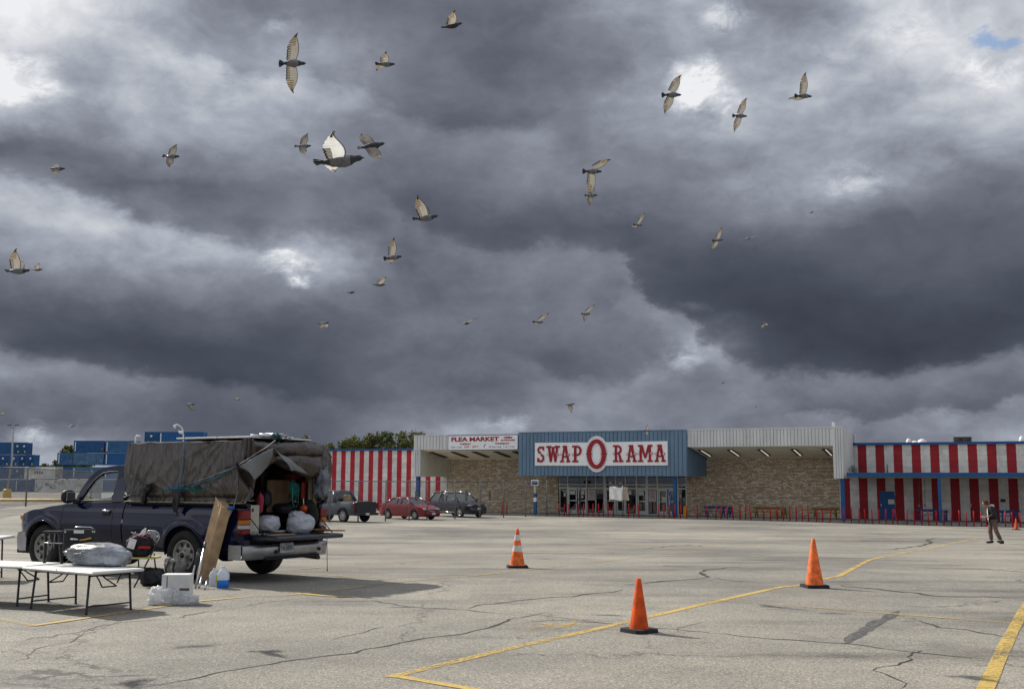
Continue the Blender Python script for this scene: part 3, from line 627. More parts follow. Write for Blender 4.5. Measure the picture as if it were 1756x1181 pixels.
# things dimly seen inside the hall
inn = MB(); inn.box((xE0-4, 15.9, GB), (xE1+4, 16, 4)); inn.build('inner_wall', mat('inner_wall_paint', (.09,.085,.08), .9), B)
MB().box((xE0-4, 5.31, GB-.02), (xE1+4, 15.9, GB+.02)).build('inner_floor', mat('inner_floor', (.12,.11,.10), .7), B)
for k, (z4, w_, m_) in enumerate(((1185,1.0,RED),(1455,1.2,RED),(590,.8,mat('crate_blue',(.03,.06,.14),.6)),(870,1.2,mat('counter_tan',(.2,.15,.1),.7)))):
    x = fs(880+z4/5.017, 860, 8)[0]
    mb = MB(); mb.rbox((x-w_/2, 7.6, GB), (x+w_/2, 8.3, GB+1.1+.3*(k % 2)), .03); mb.rbox((x-w_/2-.05, 7.5, GB+1.1+.3*(k % 2)), (x+w_/2+.05, 8.4, GB+1.16+.3*(k % 2)), .02)
    o = mb.build('display_counter', m_); tag(o, ['red display counter inside the glass entrance, behind the wide posted panel', 'red display counter inside the glass at the right end of the entrance', 'dark blue counter inside the left entrance doors', 'tan counter inside the middle entrance doors'][k], 'counter', None, (BP.x, BP.y, 0), BROT)
# right wing canopy
xr0 = .33
MB().box((xr0, -.1, 2.10), (30, .1, 2.37)).build('canopy_beam', TRIM, B)
MB().box((xr0, .11, 2.27), (30, 4.99, 2.35)).build('canopy_deck', mat('canopy_deck', (.20,.18,.15), .8), B)
MB().box((xr0+.4, 2.9, 2.02), (30, 3.05, 2.16)).build('canopy_purlin', mat('cream_paint', (.50,.46,.33), .6), B)
rf2 = MB()
for i in range(24): rf2.box((xr0+.6+i*1.25, .12, 2.17), (xr0+.68+i*1.25, 4.98, 2.26))
rf2.build('canopy_joist', mat('joist_brown', (.14,.11,.08), .8), B)
for px, y in ((1611.5, 0), ): 
    x = fs(px, 850, y)[0]; MB().box((x-.09, y-.08, GB-.1), (x+.09, y+.08, 2.1)).build('canopy_post', TRIM, B)
x = fs(1445.5, 850, .3)[0]; MB().box((x-.13, .2, GB-.1), (x+.13, .46, 2.0)).build('canopy_post', TRIM, B, 'blue post at the right end of the white canopy')
x = fs(1157, 850, 0)[0]; MB().box((x-.12, .0, GB-.1), (x+.12, .24, 2.13)).build('canopy_post', TRIM, B, 'blue post before the entrance')
x = fs(1151.5, 850, -.3)[0]; MB().tube([(x-.25, -.3, 1.2), (x+.15, -.3, GB)], .045, 8).build('leaning_brace', TRIM, B)
x = fs(716.5, 850, .3)[0]; MB().box((x-.13, .2, GB-.1), (x+.13, .46, 2.04)).build('canopy_post', TRIM, B, 'blue post at the left end of the white canopy')
x0, x1 = fs(1509.5, 870, 5)[0], fs(1535, 870, 5)[0]; zt = fs(1520, 842, 5)[1]
d = MB().box((x0, 4.93, GB-.04), (x1, 4.996, zt)).build('service_door', TRIM, B, 'plain blue steel door in the striped right wall'); MB().rbox((x0+.06, 4.87, GB+.95), (x0+.12, 4.925, GB+1.1), .01).build('handle', ALU, d)
# wall fittings
for px, y0_, y1_ in ((1576.3, 826, 866), (1586, 826, 866)):
    a = fs(px, y0_, 5); b = fs(px, y1_, 5); mb = MB(); mb.tube([(a[0], 4.96, 1.95), (b[0], 4.96, b[1])], .015, 6); mb.rbox((b[0]-.07, 4.9, b[1]-.1), (b[0]+.07, 4.99, b[1]+.06), .01); mb.build('conduit', mat('conduit_grey', (.3,.3,.3), .5), B)
a = fs(1664, 866, 5); MB().rbox((a[0]-.07, 4.9, a[1]-.12), (a[0]+.07, 4.99, a[1]+.12), .01).build('meter_box', mat('cream_paint', (.5,.46,.33), .6), B)
# walk under the canopies
wk = MB(); wk.box((-33.5, -.55, GB-.3), (30, 4.99, GB+.035)); o = wk.build('sidewalk', mat('concrete', (.27,.26,.235), .85, var=.15, scale=3)); o.location = (BP.x, BP.y, 0); o.rotation_euler = (0,0,BROT); struct(o)
# ------------------------------------------------------------------ signs
def bthing(mb, name, mats, label, cat, group=None): return tag(mb.build(name, mats), label, cat, group, (BP.x, BP.y, 0), BROT)
S = thing('name_sign', 'huge white name sign with red western letters on the blue fascia', 'sign', (BP.x, BP.y, 0), BROT)
sy = -.36
sx0, sz1 = fs(917.5, 759.5, sy); sx1, _ = fs(1144.5, 755.5, sy); _, sz0 = fs(918, 798, sy); sz1 = (sz1+fs(1144, 755.5, sy)[1])/2
ocx = fs(1023.2, 780, sy)[0]; ocz = (sz0+sz1)/2-.02; OA, OB = .92, 1.33
pts = [(sx0, sz0)]
ah = math.acos(min(1, ((sz1-sz0)/2)/OB)); n = 20
lo = [(ocx+OA*math.sin(t)*1.0, ocz-OB*math.cos(t)) for t in [(-1+2*i/n)*ah for i in range(n+1)]]
hi = [(ocx-OA*math.sin(t)*1.0, ocz+OB*math.cos(t)) for t in [(-1+2*i/n)*ah for i in range(n+1)]]
poly = [(sx0, sz0)]+lo+[(sx1, sz0), (sx1, sz1)]+hi+[(sx0, sz1)]
fr = lambda y: (lambda a, b, d: Vector((a, y-d, b)))
MB().prism(poly, fr(-.275), .10).build('board', WHITE, S)
mb = MB(); thin = lambda A_, B_, w_, k=40: [((ocx+(A_)*math.sin(2*math.pi*i/k), ocz+(B_)*math.cos(2*math.pi*i/k)), (ocx+(A_-w_)*math.sin(2*math.pi*i/k), ocz+(B_-w_)*math.cos(2*math.pi*i/k))) for i in range(k)]
def ring(mb, outer_inner, y, d=.01, mi=0):
    k = len(outer_inner)
    for i in range(k):
        a, b = outer_inner[i]; c, e = outer_inner[(i+1) % k]; mb.prism([a, c, e, b], fr(y), d, mi)
ring(mb, thin(.83, 1.23, .018), -.376, .004); ring(mb, thin(.33, .66, .014), -.376, .004); mb.build('outline', NAVY, S)
mb = MB(); k = 44; rg = []
for i in range(k):
    t = 2*math.pi*i/k; rg.append(((ocx+.76*math.sin(t), ocz+1.1*math.cos(t)), (ocx+.41*math.sin(t), ocz+.80*math.cos(t))))
ring(mb, rg, -.378, .05)
for s in (-1, 1):
    for r_ in (.76, .42): mb.prism([(ocx+s*r_-.08, ocz), (ocx+s*r_, ocz-.07), (ocx+s*r_+.08, ocz), (ocx+s*r_, ocz+.07)], fr(-.378), .055)
mb.build('letter', LRED, S, 'large oval letter O')
def rect(a, b, c, d): return [(a,b),(c,b),(c,d),(a,d)]
def arcp(cx, cy, rx_, ry_, t0, t1, wx, wy, n=12):
    o = []; i_ = []
    for i in range(n+1):
        t = R(t0+(t1-t0)*i/n); o.append((cx+rx_*math.cos(t), cy+ry_*math.sin(t))); i_.append((cx+(rx_-wx)*math.cos(t), cy+(ry_-wy)*math.sin(t)))
    return [[o[i], o[i+1], i_[i+1], i_[i]] for i in range(n)]
slab = lambda x, w, y, s: [[(x-w, y), (x-w*.55, y+s*.045), (x, y+s*.03), (x+w*.55, y+s*.045), (x+w, y), (x+w, y+s*.12), (x-w, y+s*.12)]]
GL = {
 'S': (.62, arcp(.31,.745,.27,.235,15,270,.13,.13)+arcp(.31,.26,.28,.26,-175,92,.13,.13)+[rect(.47,.72,.58,.97)]+[rect(.03,.02,.14,.28)], []),
 'W': (1.0, [[(.10,1),(.28,1),(.40,.02),(.25,.02)], [(.25,.02),(.40,.02),(.56,.9),(.44,.9)], [(.44,.9),(.56,.9),(.74,.02),(.60,.02)], [(.60,.02),(.74,.02),(.90,1),(.74,1)], rect(0,.88,.36,1), rect(.64,.88,1,1), rect(.38,.84,.62,.94)], [(.17,.47), (.84,.47)]),
 'A': (.86, [[(.30,1),(.56,1),(.80,.06),(.62,.06)], [(.30,1),(.46,1),(.26,.06),(.10,.06)], rect(.2,.28,.66,.38)]+[rect(0,0,.34,.11), rect(.54,0,.88,.11), rect(.22,.9,.6,1)], [(.14,.47), (.73,.47)]),
 'P': (.74, [rect(.14,.05,.33,.95), rect(0,0,.46,.11), rect(0,.89,.40,1)]+arcp(.38,.69,.34,.31,-90,90,.16,.12)+[rect(.3,.88,.4,1), rect(.3,.38,.4,.49)], [(.10,.47)]),
 'R': (.82, [rect(.14,.05,.33,.95), rect(0,0,.42,.11), rect(0,.89,.40,1)]+arcp(.38,.73,.34,.27,-90,90,.16,.12)+[rect(.3,.88,.4,1), rect(.3,.46,.4,.57), [(.42,.5),(.58,.5),(.74,.06),(.56,.06)], rect(.5,0,.84,.11)], [(.10,.5)]),
 'M': (1.14, [rect(.12,.05,.30,.95), rect(.84,.05,1.02,.95), rect(0,0,.40,.11), rect(.74,0,1.14,.11), rect(0,.89,.34,1), rect(.80,.89,1.14,1), [(.16,1),(.36,1),(.64,.22),(.50,.22)], [(.98,1),(.78,1),(.50,.22),(.64,.22)]], [(.08,.5), (1.05,.5)]),
}
def big_letters(word, pxs, py0, py1):
    for ch, (pa, pb) in zip(word, pxs):
        a, _ = fs(880+pa/5.017, 780, -.38); b, _ = fs(880+pb/5.017, 780, -.38)
        z1_ = sz1-.24; z0_ = sz0+.24; w, strokes, nodes = GL[ch]; mb = MB(); sc = (b-a)/w; hh = z1_-z0_
        for i, q in enumerate(strokes): mb.prism([(a+x_*sc, z0_+y_*hh) for x_, y_ in q], fr(-.377), .04+.0015*(i % 23))
        for i, (x_, y_) in enumerate(nodes):
            cx_, cz_ = a+x_*sc, z0_+y_*hh
            mb.prism([(cx_+.10*math.cos(2*math.pi*j/12), cz_+.085*math.sin(2*math.pi*j/12)) for j in range(12)], fr(-.377), .085); mb.prism([(cx_+.055*math.cos(2*math.pi*j/10), cz_+.05*math.sin(2*math.pi*j/10)) for j in range(10)], fr(-.377), .092, 1)
        mb.build('letter', [LRED, WHITE], S, f'red western slab letter {ch}')
big_letters('SWAP', [(205,272),(286,402),(405,490),(508,592)], 0, 0)
big_letters('RAMA', [(860,945),(972,1062),(1075,1200),(1216,1310)], 0, 0)
# flea market board
FM = thing('market_hours_sign', 'white flea market hours board on the left white fascia', 'sign', (BP.x, BP.y, 0), BROT)
fy_ = -.12; a0, z1_ = fs(768.8, 746.5, fy_); a1, _ = fs(887.8, 746, fy_); _, z0_ = fs(828, 770.5, fy_); z1_ = fs(828, 746.3, fy_)[1]
MB().box((a0, -.12, z0_), (a1, -.045, z1_)).build('board', WHITE, FM)
mb = MB()
for q in ((a0-.04, z0_-.04, a1+.04, z0_), (a0-.04, z1_, a1+.04, z1_+.04), (a0-.04, z0_, a0, z1_), (a1, z0_, a1+.04, z1_)): mb.box((q[0], -.13, q[1]), (q[2], -.04, q[3]))
mb.build('frame', NAVY, FM)
def ftext(txt, zx0, zx1, zy, hz, m, bold=.0, name='lettering'):
    """source zoom coords of the text box: scale 4.621 from (520,720)"""
    xa, _ = fs(520+zx0/4.621, 755, fy_); xb, _ = fs(520+zx1/4.621, 755, fy_); _, zc = fs((zx0+zx1)/2/4.621+520, 720+zy/4.621, fy_); hgt = hz/4.621/25.2
    mb = MB(); addtext(mb, txt, hgt*1.42, lambda x_, z_, d: Vector(((xa+xb)/2+x_, -.1245-max(0, d), zc+z_)), bold, .004, width=xb-xa); return mb.build(name, m, FM)
ftext('FLEA MARKET', 1172, 1550, 153, 36, LRED, .02); ftext('OPEN', 1588, 1656, 139, 17, LRED, .012); ftext('OUTDOORS', 1565, 1677, 159, 12, LRED, .01)
ftext('TUESDAY', 1237, 1332, 190, 13, LRED, .008); ftext('THURSDAY', 1518, 1634, 186, 14, LRED, .008); ftext('7 am - 2 pm', 1168, 1258, 214, 17, NAVY); ftext('APR - SEPT', 1274, 1388, 212, 17, LRED); ftext('/', 1428, 1448, 203, 34, NAVY); ftext('All Year Long', 1470, 1568, 211, 15, NAVY); ftext('7 am - 2 pm', 1584, 1676, 209, 15, NAVY)
# papers and panels on the glass
PAPER = mat('paper', (.66,.65,.62), .8, var=.08, scale=12)
def panel(zx0, zy0, zx1, zy1, lab, nm='paper_notice', y=5.0, m=None, text=None, cat='notice', grp='papers posted on the entrance glass', tm=None):
    x0, z1 = fs(880+zx0/5.017, 710+zy0/5.017, y); x1, z0 = fs(880+zx1/5.017, 710+zy1/5.017, y)
    mb = MB(); mb.box((x0, y-.02, z0), (x1, y-.005, z1), 0)
    if text:
        k = len(text)
        for i, (t, f) in enumerate(text): addtext(mb, t, (z1-z0)/k*.95, lambda x_, z_, d: Vector(((x0+x1)/2+x_, y-.0225-max(0, d), z1-(z1-z0)*(i+.5)/k+z_)), .004, .001, 1, width=(x1-x0)*f)
    return bthing(mb, nm, [m or PAPER, tm or LRED], lab, cat, grp)
panel(487, 657, 533, 690, 'white paper on the far left entrance door'); panel(585, 657, 613, 692, 'white paper on the second entrance door from the left'); panel(584, 700, 604, 722, 'small white paper below another on the second entrance door')
panel(643, 647, 702, 740, 'white FLEA MARKET poster on glass left of the sheet banner', 'posted_panel', text=[('FLEA', .6), ('MARKET', .8), ('TUESDAY', .8), ('THURSDAY', .8), ('7 am - 2 pm', .7)])
panel(1080, 660, 1124, 698, 'white paper on the door well right of the sheet banner'); panel(985, 655, 1018, 690, 'white paper on glass just right of the sheet banner')
panel(1168, 655, 1230, 750, 'white FLEA MARKET poster on glass left of the right-hand doors', 'posted_panel', text=[('FLEA', .6), ('MARKET', .8), ('TUESDAY', .8), ('THURSDAY', .8), ('7 am - 2 pm', .7)])
panel(1280, 710, 1326, 742, 'white paper on the left leaf of the right-hand doors'); panel(1335, 698, 1358, 728, 'small white paper on the right leaf of the right-hand doors')
panel(826, 580, 852, 604, 'pale square notice high on the glass, left one of two above the sheet banner'); panel(910, 580, 942, 606, 'pale square notice high on the glass, right one of two above the sheet banner'); panel(436, 670, 452, 708, 'narrow pale paper on glass left of the entrance doors')
# sign on the blue service door, small dark sign at right
def wpanel(px0, py0, px1, py1, y, lab, m, tx, tm, nm='wall_sign'):
    x0, z1 = fs(px0, py0, y); x1, z0 = fs(px1, py1, y); mb = MB(); mb.box((x0, y-.03, z0), (x1, y-.006, z1))
    for i, t in enumerate(tx): addtext(mb, t, (z1-z0)/len(tx)*.8, lambda x_, z_, d: Vector(((x0+x1)/2+x_, y-.0325-max(0, d), z1-(z1-z0)*(i+.5)/len(tx)+z_)), .004, .001, 1, width=(x1-x0)*.75)
    return bthing(mb, nm, [m, tm], lab, 'sign')
wpanel(1523, 855.8, 1534, 864, 4.92, 'white notice fixed to the blue service door', PAPER, [], NAVY); wpanel(1715.5, 855, 1724.5, 860.5, 4.98, 'small dark sign on the striped wall at far right', DARK, [], WHITE)
# sign post left of the entrance
P_ = thing('sign_post', 'blue and white banded post with small sign at left of entrance', 'sign post', bw(fs(918, 850, -.2)[0], -.2, GB), BROT)
h = fs(918, 832, -.2)[1]-GB
mb = MB(); q = [0, .46, .60, .74, .86, 1]
for i in range(5): mb.box((-.10, -.10, q[i]*h), (.10, .10, q[i+1]*h), [0,1,0,2,2][i])
mb.build('post', [TRIM, WHITE, mat('cream_paint', (.5,.46,.33), .6)], P_)
mb = MB(); mb.box((-.30, -.14, h), (.32, -.11, h+.42)); mb.box((-.24, -.146, h+.05), (.26, -.142, h+.2), 1); mb.box((-.22, -.146, h+.27), (.24, -.142, h+.34), 1); mb.box((-.33, -.145, h-.02), (-.30, -.10, h+.44), 1); mb.build('sign_plate', [WHITE, NAVY], P_)
# white sheet strung in front of the entrance
Bn = thing('sheet_banner', 'white plastic sheet hung on a tube frame before the entrance doors', 'banner', (BP.x, BP.y, 0), BROT)
yb = -2.2; bx0, bz1 = fs(880+830/5.017, 710+627/5.017, yb); bx1, bz0 = fs(880+985/5.017, 710+738/5.017, yb); bxm = fs(880+940/5.017, 850, yb)[0]
mb = MB()
for s0, s1, ex in ((bx0, bxm, -.03), (bxm, bx1, .12)):
    mb.grid([[Vector((s0+(s1-s0)*i/12+(1-j/8)*ex*(i/12 if ex > 0 else 1-i/12), yb+.05*math.sin(i*.9+j*.35+s0)+.02*math.sin(j*1.7), bz0+(bz1-bz0)*j/8+.03*math.sin(i*.5))) for j in range(9)] for i in range(13)], 0 if ex < 0 else 1)
o = mb.build('sheet', [translmat('white_film', (.78,.78,.76), .15, .3), translmat('tan_film', (.42,.35,.27), .1, .6)], Bn)
GALV = mat('galvanised', (.19,.195,.195), .5, metal=.6, var=.12)
mb = MB(); zq = gz(*bw(bxm, yb).xy)
for xx_, zz_ in ((bxm, bz1+.1), ): mb.tube([(xx_, yb+.06, zq), (xx_, yb+.06, zz_)], .04, 6)
mb.tube([(bx0, yb+.06, bz1+.02), (bx1, yb+.06, bz1+.02)], .025, 6); mb.box((bxm-.3, yb-.2, zq), (bxm+.3, yb+.3, zq+.06)); mb.build('frame', GALV, Bn)
# roof plant
def vent(px, py0, py1, lab, wide=False):
    x, z1 = fs(px, py0, 14); z0 = zr-.1; r_ = .36 if wide else .2; M_ = Matrix.Translation((x, 14, z0)); hgt = z1-z0
    mb = MB(); mb.lathe([(r_*.6, 0), (r_*.6, hgt*.45), (r_, hgt*.5), (r_, hgt*.72), (r_*.75, hgt*.9), (r_*.3, hgt), (0, hgt)], 20, M=M_); return bthing(mb, 'roof_vent', mat('white_metal', (.66,.66,.64), .4, var=.06), lab, 'roof vent', 'white vents on the right wing roof')
vent(1558, 751.5, 757, 'white turbine vent, leftmost on the right wing roof'); vent(1568.5, 755.5, 757, 'low flat white vent beside the turbine vent', True); vent(1581, 752.5, 757, 'domed white vent between turbine vent and rooftop air unit', True); vent(1752, 747.5, 755, 'white vent on the roof at the far right edge')
x0, z1_ = fs(1635, 750, 13); x1, _ = fs(1664, 750, 13); AC = thing('rooftop_air_unit', 'dark boxy air conditioning unit on the right wing roof', 'air conditioner', bw(0, 0), BROT)
mb = MB(); mb.rbox((x0, 13, zr-.1), (x1, 15, z1_), .04); mb.box((x0-.03, 12.97, z1_), (x1+.03, 15.03, z1_+.05)); mb.build('housing', mat('ac_brown', (.07,.06,.055), .6, var=.2), AC)
for i in range(4):
    xx_ = x0+(x1-x0)*(i+.5)/4; mb = MB()
    for j in range(7): mb.box((xx_-.22, 12.955, zr+.0+j*(z1_-zr)/7.5), (xx_+.22, 12.995, zr+.04+j*(z1_-zr)/7.5))
    mb.build('grille', BLACK if i % 2 else mat('rust_panel', (.16,.10,.07), .8), AC)
# rooftop corner floodlight
x, z = fs(1429.5, 727, .5); mb = MB(); mb.tube([(x, .5, 5.4), (x, .5, z-.1)], .03, 6); mb.rbox((x-.09, .38, z-.15), (x+.09, .56, z+.12), .02); bthing(mb, 'floodlight', mat('white_metal', (.66,.66,.64), .4), 'small white floodlight on top of the right white canopy', 'light')
# ------------------------------------------------------------------ bollards
bol = []
for z4 in (398,440,482,565,603,645,687,738,778,817,863,992,1038,1082,1252,1297,1345,1388,1438,1490): bol.append((880+z4/5.017, 'glass entrance'))
for z5 in (195,290,370,418,477,535,598,648,702,823,883,945,1003,1066,1127,1184,1242,1316,1373,1441): bol.append((1160+z5/5.4875, 'right-hand stone wall'))
for z6 in (90,160,228,287,351,413,475,540,587,672,738,805,870,941,1007,1078,1149,1217,1283,1353,1402,1574,1640,1712): bol.append((1430+z6/5.368, 'striped right wing'))
for p_, l_ in ((861, 'left-hand stone wall'), (869.5, 'left-hand stone wall')): bol.append((p_, l_))
bp0 = MB().tube([(0,0,-.1), (0,0,.9), (0,0,.93)], [.043,.043,.026], 8).build('post', RED)
cnt = {}
rnd = random.Random(3)
ORD2 = ORD+['twenty-first', 'twenty-second', 'twenty-third', 'twenty-fourth']
for i, (px, where) in enumerate(bol):
    x = fs(px, 880, -1.1)[0]; w = bw(x, -1.1); cnt[where] = cnt.get(where, 0)+1
    o = bp0 if i == 0 else bp0.copy()
    if i: C.objects.link(o)
    o.name = 'bollard'
    tag(o, f'{ORD2[cnt[where]-1]} thin red post from the left along the {where}', 'bollard', 'thin red posts along the building front', (w.x, w.y, gz(w.x, w.y)))
    lean = {587: .22, 702: -.10, 1316: .08, 1441: .14, 1373: .02}.get(round((px-1430)*5.368) if px > 1445 else round((px-1160)*5.4875), rnd.uniform(-.05, .05))
    o.rotation_euler = (rnd.uniform(-.03, .03), -lean if where == 'striped right wing' else lean, 0); o.scale = (1, 1, rnd.uniform(.95, 1.08))
# ------------------------------------------------------------------ picnic benches
def bench(px0, px1, y, m, lab, ztop=.78, picnic=True):
    x0, x1 = fs(px0, 885, y)[0], fs(px1, 885, y)[0]; Lh = (x1-x0)/2
    w = bw((x0+x1)/2, y); t = thing('picnic_bench', lab, 'bench', (w.x, w.y, GB+.03), BROT, 'wooden benches under the canopies')
    mb = MB()
    for i in range(2): mb.rbox((-Lh, -.1+.16*i, ztop-.02), (Lh, .05+.16*i, ztop+.03), .008)
    mb.rbox((-Lh, .05, ztop-.14), (Lh, .08, ztop-.03), .008); mb.build('back_rail', m, t)
    mb = MB(); mb.rbox((-Lh, -.55, .42), (Lh, -.40, .46), .008); mb.rbox((-Lh, -.38, .42), (Lh, -.22, .46), .008); mb.build('seat', m, t)
    for s in (-1, 1):
        mb = MB(); xx_ = s*(Lh-.25)
        mb.tube([(xx_, -.5, 0), (xx_, .0, ztop-.03)], .045, 4, smooth=False); mb.tube([(xx_, .35, 0), (xx_, .0, ztop-.03)], .045, 4, smooth=False); mb.box((xx_-.03, -.52, .36), (xx_+.03, .3, .41)); mb.build('leg', m, t)
BPNT = mat('bench_blue', (.018,.075,.22), .6, var=.15, scale=4); YPNT = mat('bench_yellow', (.25,.155,.03), .7, var=.2, scale=4)
bench(1207, 1247, 2.2, BPNT, 'blue bench against the stone wall just right of the entrance'); bench(1249, 1256, 2.9, BPNT, 'short blue bench end behind the blue bench by the stone wall', .74)
bench(1292, 1339, 2.2, YPNT, 'mustard yellow bench at the middle of the right stone wall'); bench(1341, 1348, 3.0, YPNT, 'mustard bench end just right of the middle yellow bench', .7); bench(1392, 1440, 2.2, YPNT, 'mustard yellow bench at the right end of the stone wall')
bench(1573, 1614, 2.2, BPNT, 'blue bench under the striped wing canopy beside the blue post'); bench(1616, 1626, 2.4, BPNT, 'short blue bench end right of the blue canopy post', .72); bench(1712, 1750, 2.2, BPNT, 'blue bench behind the small cone at far right')
# yellow caution stand by the right doors
x = fs(1175, 880, 3)[0]; w = bw(x, 3); t = MB(); t.prism([(-.16, 0), (.16, 0), (.10, .75), (-.10, .75)], lambda a, b, d: Vector((a, d-.02, b)), .03); t.prism([(-.16, 0), (.16, 0), (.10, .75), (-.10, .75)], lambda a, b, d: Vector((a, .25-b*.28+d, b)), .02)
tag(t.build('caution_stand', mat('caution_yellow', (.55,.40,.03), .5)), 'yellow folding caution stand beside the last glass pane', 'caution sign', None, (w.x, w.y, GB+.035), BROT)
# ================================================================== FENCES
def rr(a, b): return a+(b-a)*random.random()
def fence(name, pts, h0s, h1s, posts, lab, pitch=.07, wr=.0022, postr=.04):
    """pts: plan corners; posts placed at given plan points; mesh woven of slanting wires"""
    t = thing(name, lab, 'fence', (0,0,0)); mesh = MB(); railm = MB()
    for k in range(len(pts)-1):
        a, b = Vector(pts[k]).to_2d(), Vector(pts[k+1]).to_2d(); Ln = (b-a).length; d = (b-a)/Ln
        za, zb = gz(*a), gz(*b); ta, tb = h1s[k], h1s[k+1]
        P = lambda s, z01: Vector((a.x+d.x*s, a.y+d.y*s, (za+(zb-za)*s/Ln)+.05+((ta+(tb-ta)*s/Ln)-(za+(zb-za)*s/Ln)-.05)*z01))
        Hh = ta-za; n = int(Ln/pitch)+int(Hh/pitch)
        for sg in (1, -1):
            for i in range(n):
                s0 = i*pitch if sg < 0 else i*pitch-Hh; s1 = s0-Hh if sg < 0 else s0+Hh
                f0, f1 = 0., 1.
                lo, hi = (s0, s1) if s0 < s1 else (s1, s0)
                if hi <= 0 or lo >= Ln: continue
                c = lambda f: s0+(s1-s0)*f
                if c(0) < 0: f0 = (0-s0)/(s1-s0)
                if c(0) > Ln: f0 = (Ln-s0)/(s1-s0)
                if c(1) < 0: f1 = (0-s0)/(s1-s0)
                if c(1) > Ln: f1 = (Ln-s0)/(s1-s0)
                mesh.tube([P(c(f0), f0), P(c(f1), f1)], wr, 3, cap=False)
        railm.tube([P(0, 1), P(Ln, 1)], .028, 6)
    mesh.build('chain_link', mat('fence_wire', (.10,.10,.10), .6, var=.1), t); railm.build('top_rail', GALV, t)
    for (x, y, top) in posts: MB().tube([(x, y, gz(x, y)-.1), (x, y, top+.06), (x, y, top+.1)], [postr, postr, postr*.5], 8).build('fence_post', GALV, t)
    return t
fa = [at(0, 800.6, 60), at(48, 803, 67), at(158, 808.3, 88), at(176, 809.2, 95)]; fa0 = at(-60, 797, 53)
fence('chain_link_fence', [fa0, *fa], None, [p.z for p in (fa0, *fa)], [(p.x, p.y, p.z) for p in (fa0, *fa[1:3])], 'grey chain-link fence running back behind the dark pickup at left', pitch=.15, wr=.0052, postr=.055)
def fb(px):  # plan point on the line of the second fence
    a, b = G(563, 896), G(864, 887); u, v = ray(px, 890); d = b-a
    t = (u*a.y-a.x)/(d.x-u*d.y); return Vector((a.x+d.x*t, a.y+d.y*t, 0))
fbp = [fb(470), fb(565), fb(864), fb(971.7)]
tops = [1.60, 1.62, 1.62, 1.60]
FB = fence('chain_link_fence', fbp, None, tops, [(fb(p).x, fb(p).y, 1.62) for p in (520, 565, 614, 661, 701.5, 732, 780, 823, 863.5, 901.5, 937.8, 971.7)], 'long grey chain-link fence in front of the parked cars', pitch=.16, wr=.0016, postr=.042)
e_ = fb(995.6); mb = MB(); z_ = gz(e_.x, e_.y); a_ = fb(973)
mb.tube([(e_.x, e_.y, z_), (e_.x, e_.y, 2.0), (e_.x+.15, e_.y, 2.35)], .045, 6); mb.tube([(a_.x, a_.y, gz(a_.x, a_.y)), (e_.x, e_.y, 0.55)], .045, 6); mb.tube([(a_.x, a_.y, 1.6), (e_.x, e_.y, 1.6)], .03, 6)
tag(mb.build('gate_frame', GALV), 'bent grey gate frame with slanting brace before the left entrance doors', 'gate')
for k, (px, nm) in enumerate(((713, 'left of the black car roof'), (758, 'over the black car bonnet side'), (799, 'over the black car windscreen'), (839, 'right of the black car'))):
    p0 = fb(px); u = (fb(px+4)-p0).normalized(); z1 = at(px, 841.5, p0.y).z; z0 = at(px, 858, p0.y).z
    mb = MB(); M_ = Matrix.Translation((p0.x, p0.y-.05, 0)) @ Matrix.Rotation(math.atan2(u.y, u.x), 4, 'Z')
    mb.rbox((-.12, -.05, z0), (.12, -.02, z1), .01, M=M_); mb.rbox((-.085, -.055, z0+.06), (.085, -.052, z1-.3), .001, mi=1, M=M_); mb.box((-.085, -.056, z1-.22), (.085, -.053, z1-.08), 1, M=M_)
    tag(mb.build('fence_sign', [mat('sign_dark_grey', (.07,.07,.065), .7), mat('sign_grey', (.16,.16,.15), .7)]), f'narrow dark tag hanging on the long fence, {ORD[k]} from the left', 'sign', 'dark tags hanging on the fence')
# low yellow guard rail
YM = mat('rail_yellow', (.60,.37,.04), .55, var=.1)
Gr = thing('guard_rail', 'low yellow guard rail beyond the left fence', 'guard rail'); mb = MB()
a, b = at(-60, 857.6, 83), at(330, 858.6, 83); mb.tube([a, b], .15, 8); mb.build('rail', YM, Gr)
for px in (-40, 31, 102, 173, 244): p = at(px, 858, 83); MB().box((p.x-.06, p.y-.06, gz(p.x, p.y)-.1), (p.x+.06, p.y+.06, p.z-.1)).build('support', YM, Gr)
# ================================================================== POLES
Lp = thing('lamp_post', 'tall grey light pole with twin flat heads on a yellow concrete foot at far left', 'lamp post'); bs = at(12, 846, 112); tp = at(22.5, 729, 112)
zb = gz(bs.x, bs.y); MB().lathe([(.42, 0), (.42, .75), (.3, .9), (0, .9)], 14, M=Matrix.Translation((bs.x, bs.y, zb))).build('foot', YM, Lp)
MB().tube([(bs.x, bs.y, zb+.85), (bs.x+.3, bs.y, (zb+tp.z)/2), (tp.x, tp.y, tp.z)], [.12,.10,.07], 8).build('pole', mat('pole_grey', (.30,.30,.29), .5, var=.05), Lp)
for s in (-1, 1): mb = MB(); mb.tube([(tp.x, tp.y, tp.z), (tp.x+s*.25, tp.y, tp.z)], .04, 6); mb.rbox((tp.x+s*.2-(.35 if s < 0 else -.0), tp.y-.18, tp.z-.03), (tp.x+s*.2+(.35 if s > 0 else 0), tp.y+.18, tp.z+.06), .02); mb.build('lamp_head', DARK, Lp)
wm = mat('white_metal', (.66,.66,.64), .4)
Cp = thing('camera_pole', 'white crook-armed pole with two dome cameras behind the covered truck', 'camera pole'); c0 = at(314, 745, 60)
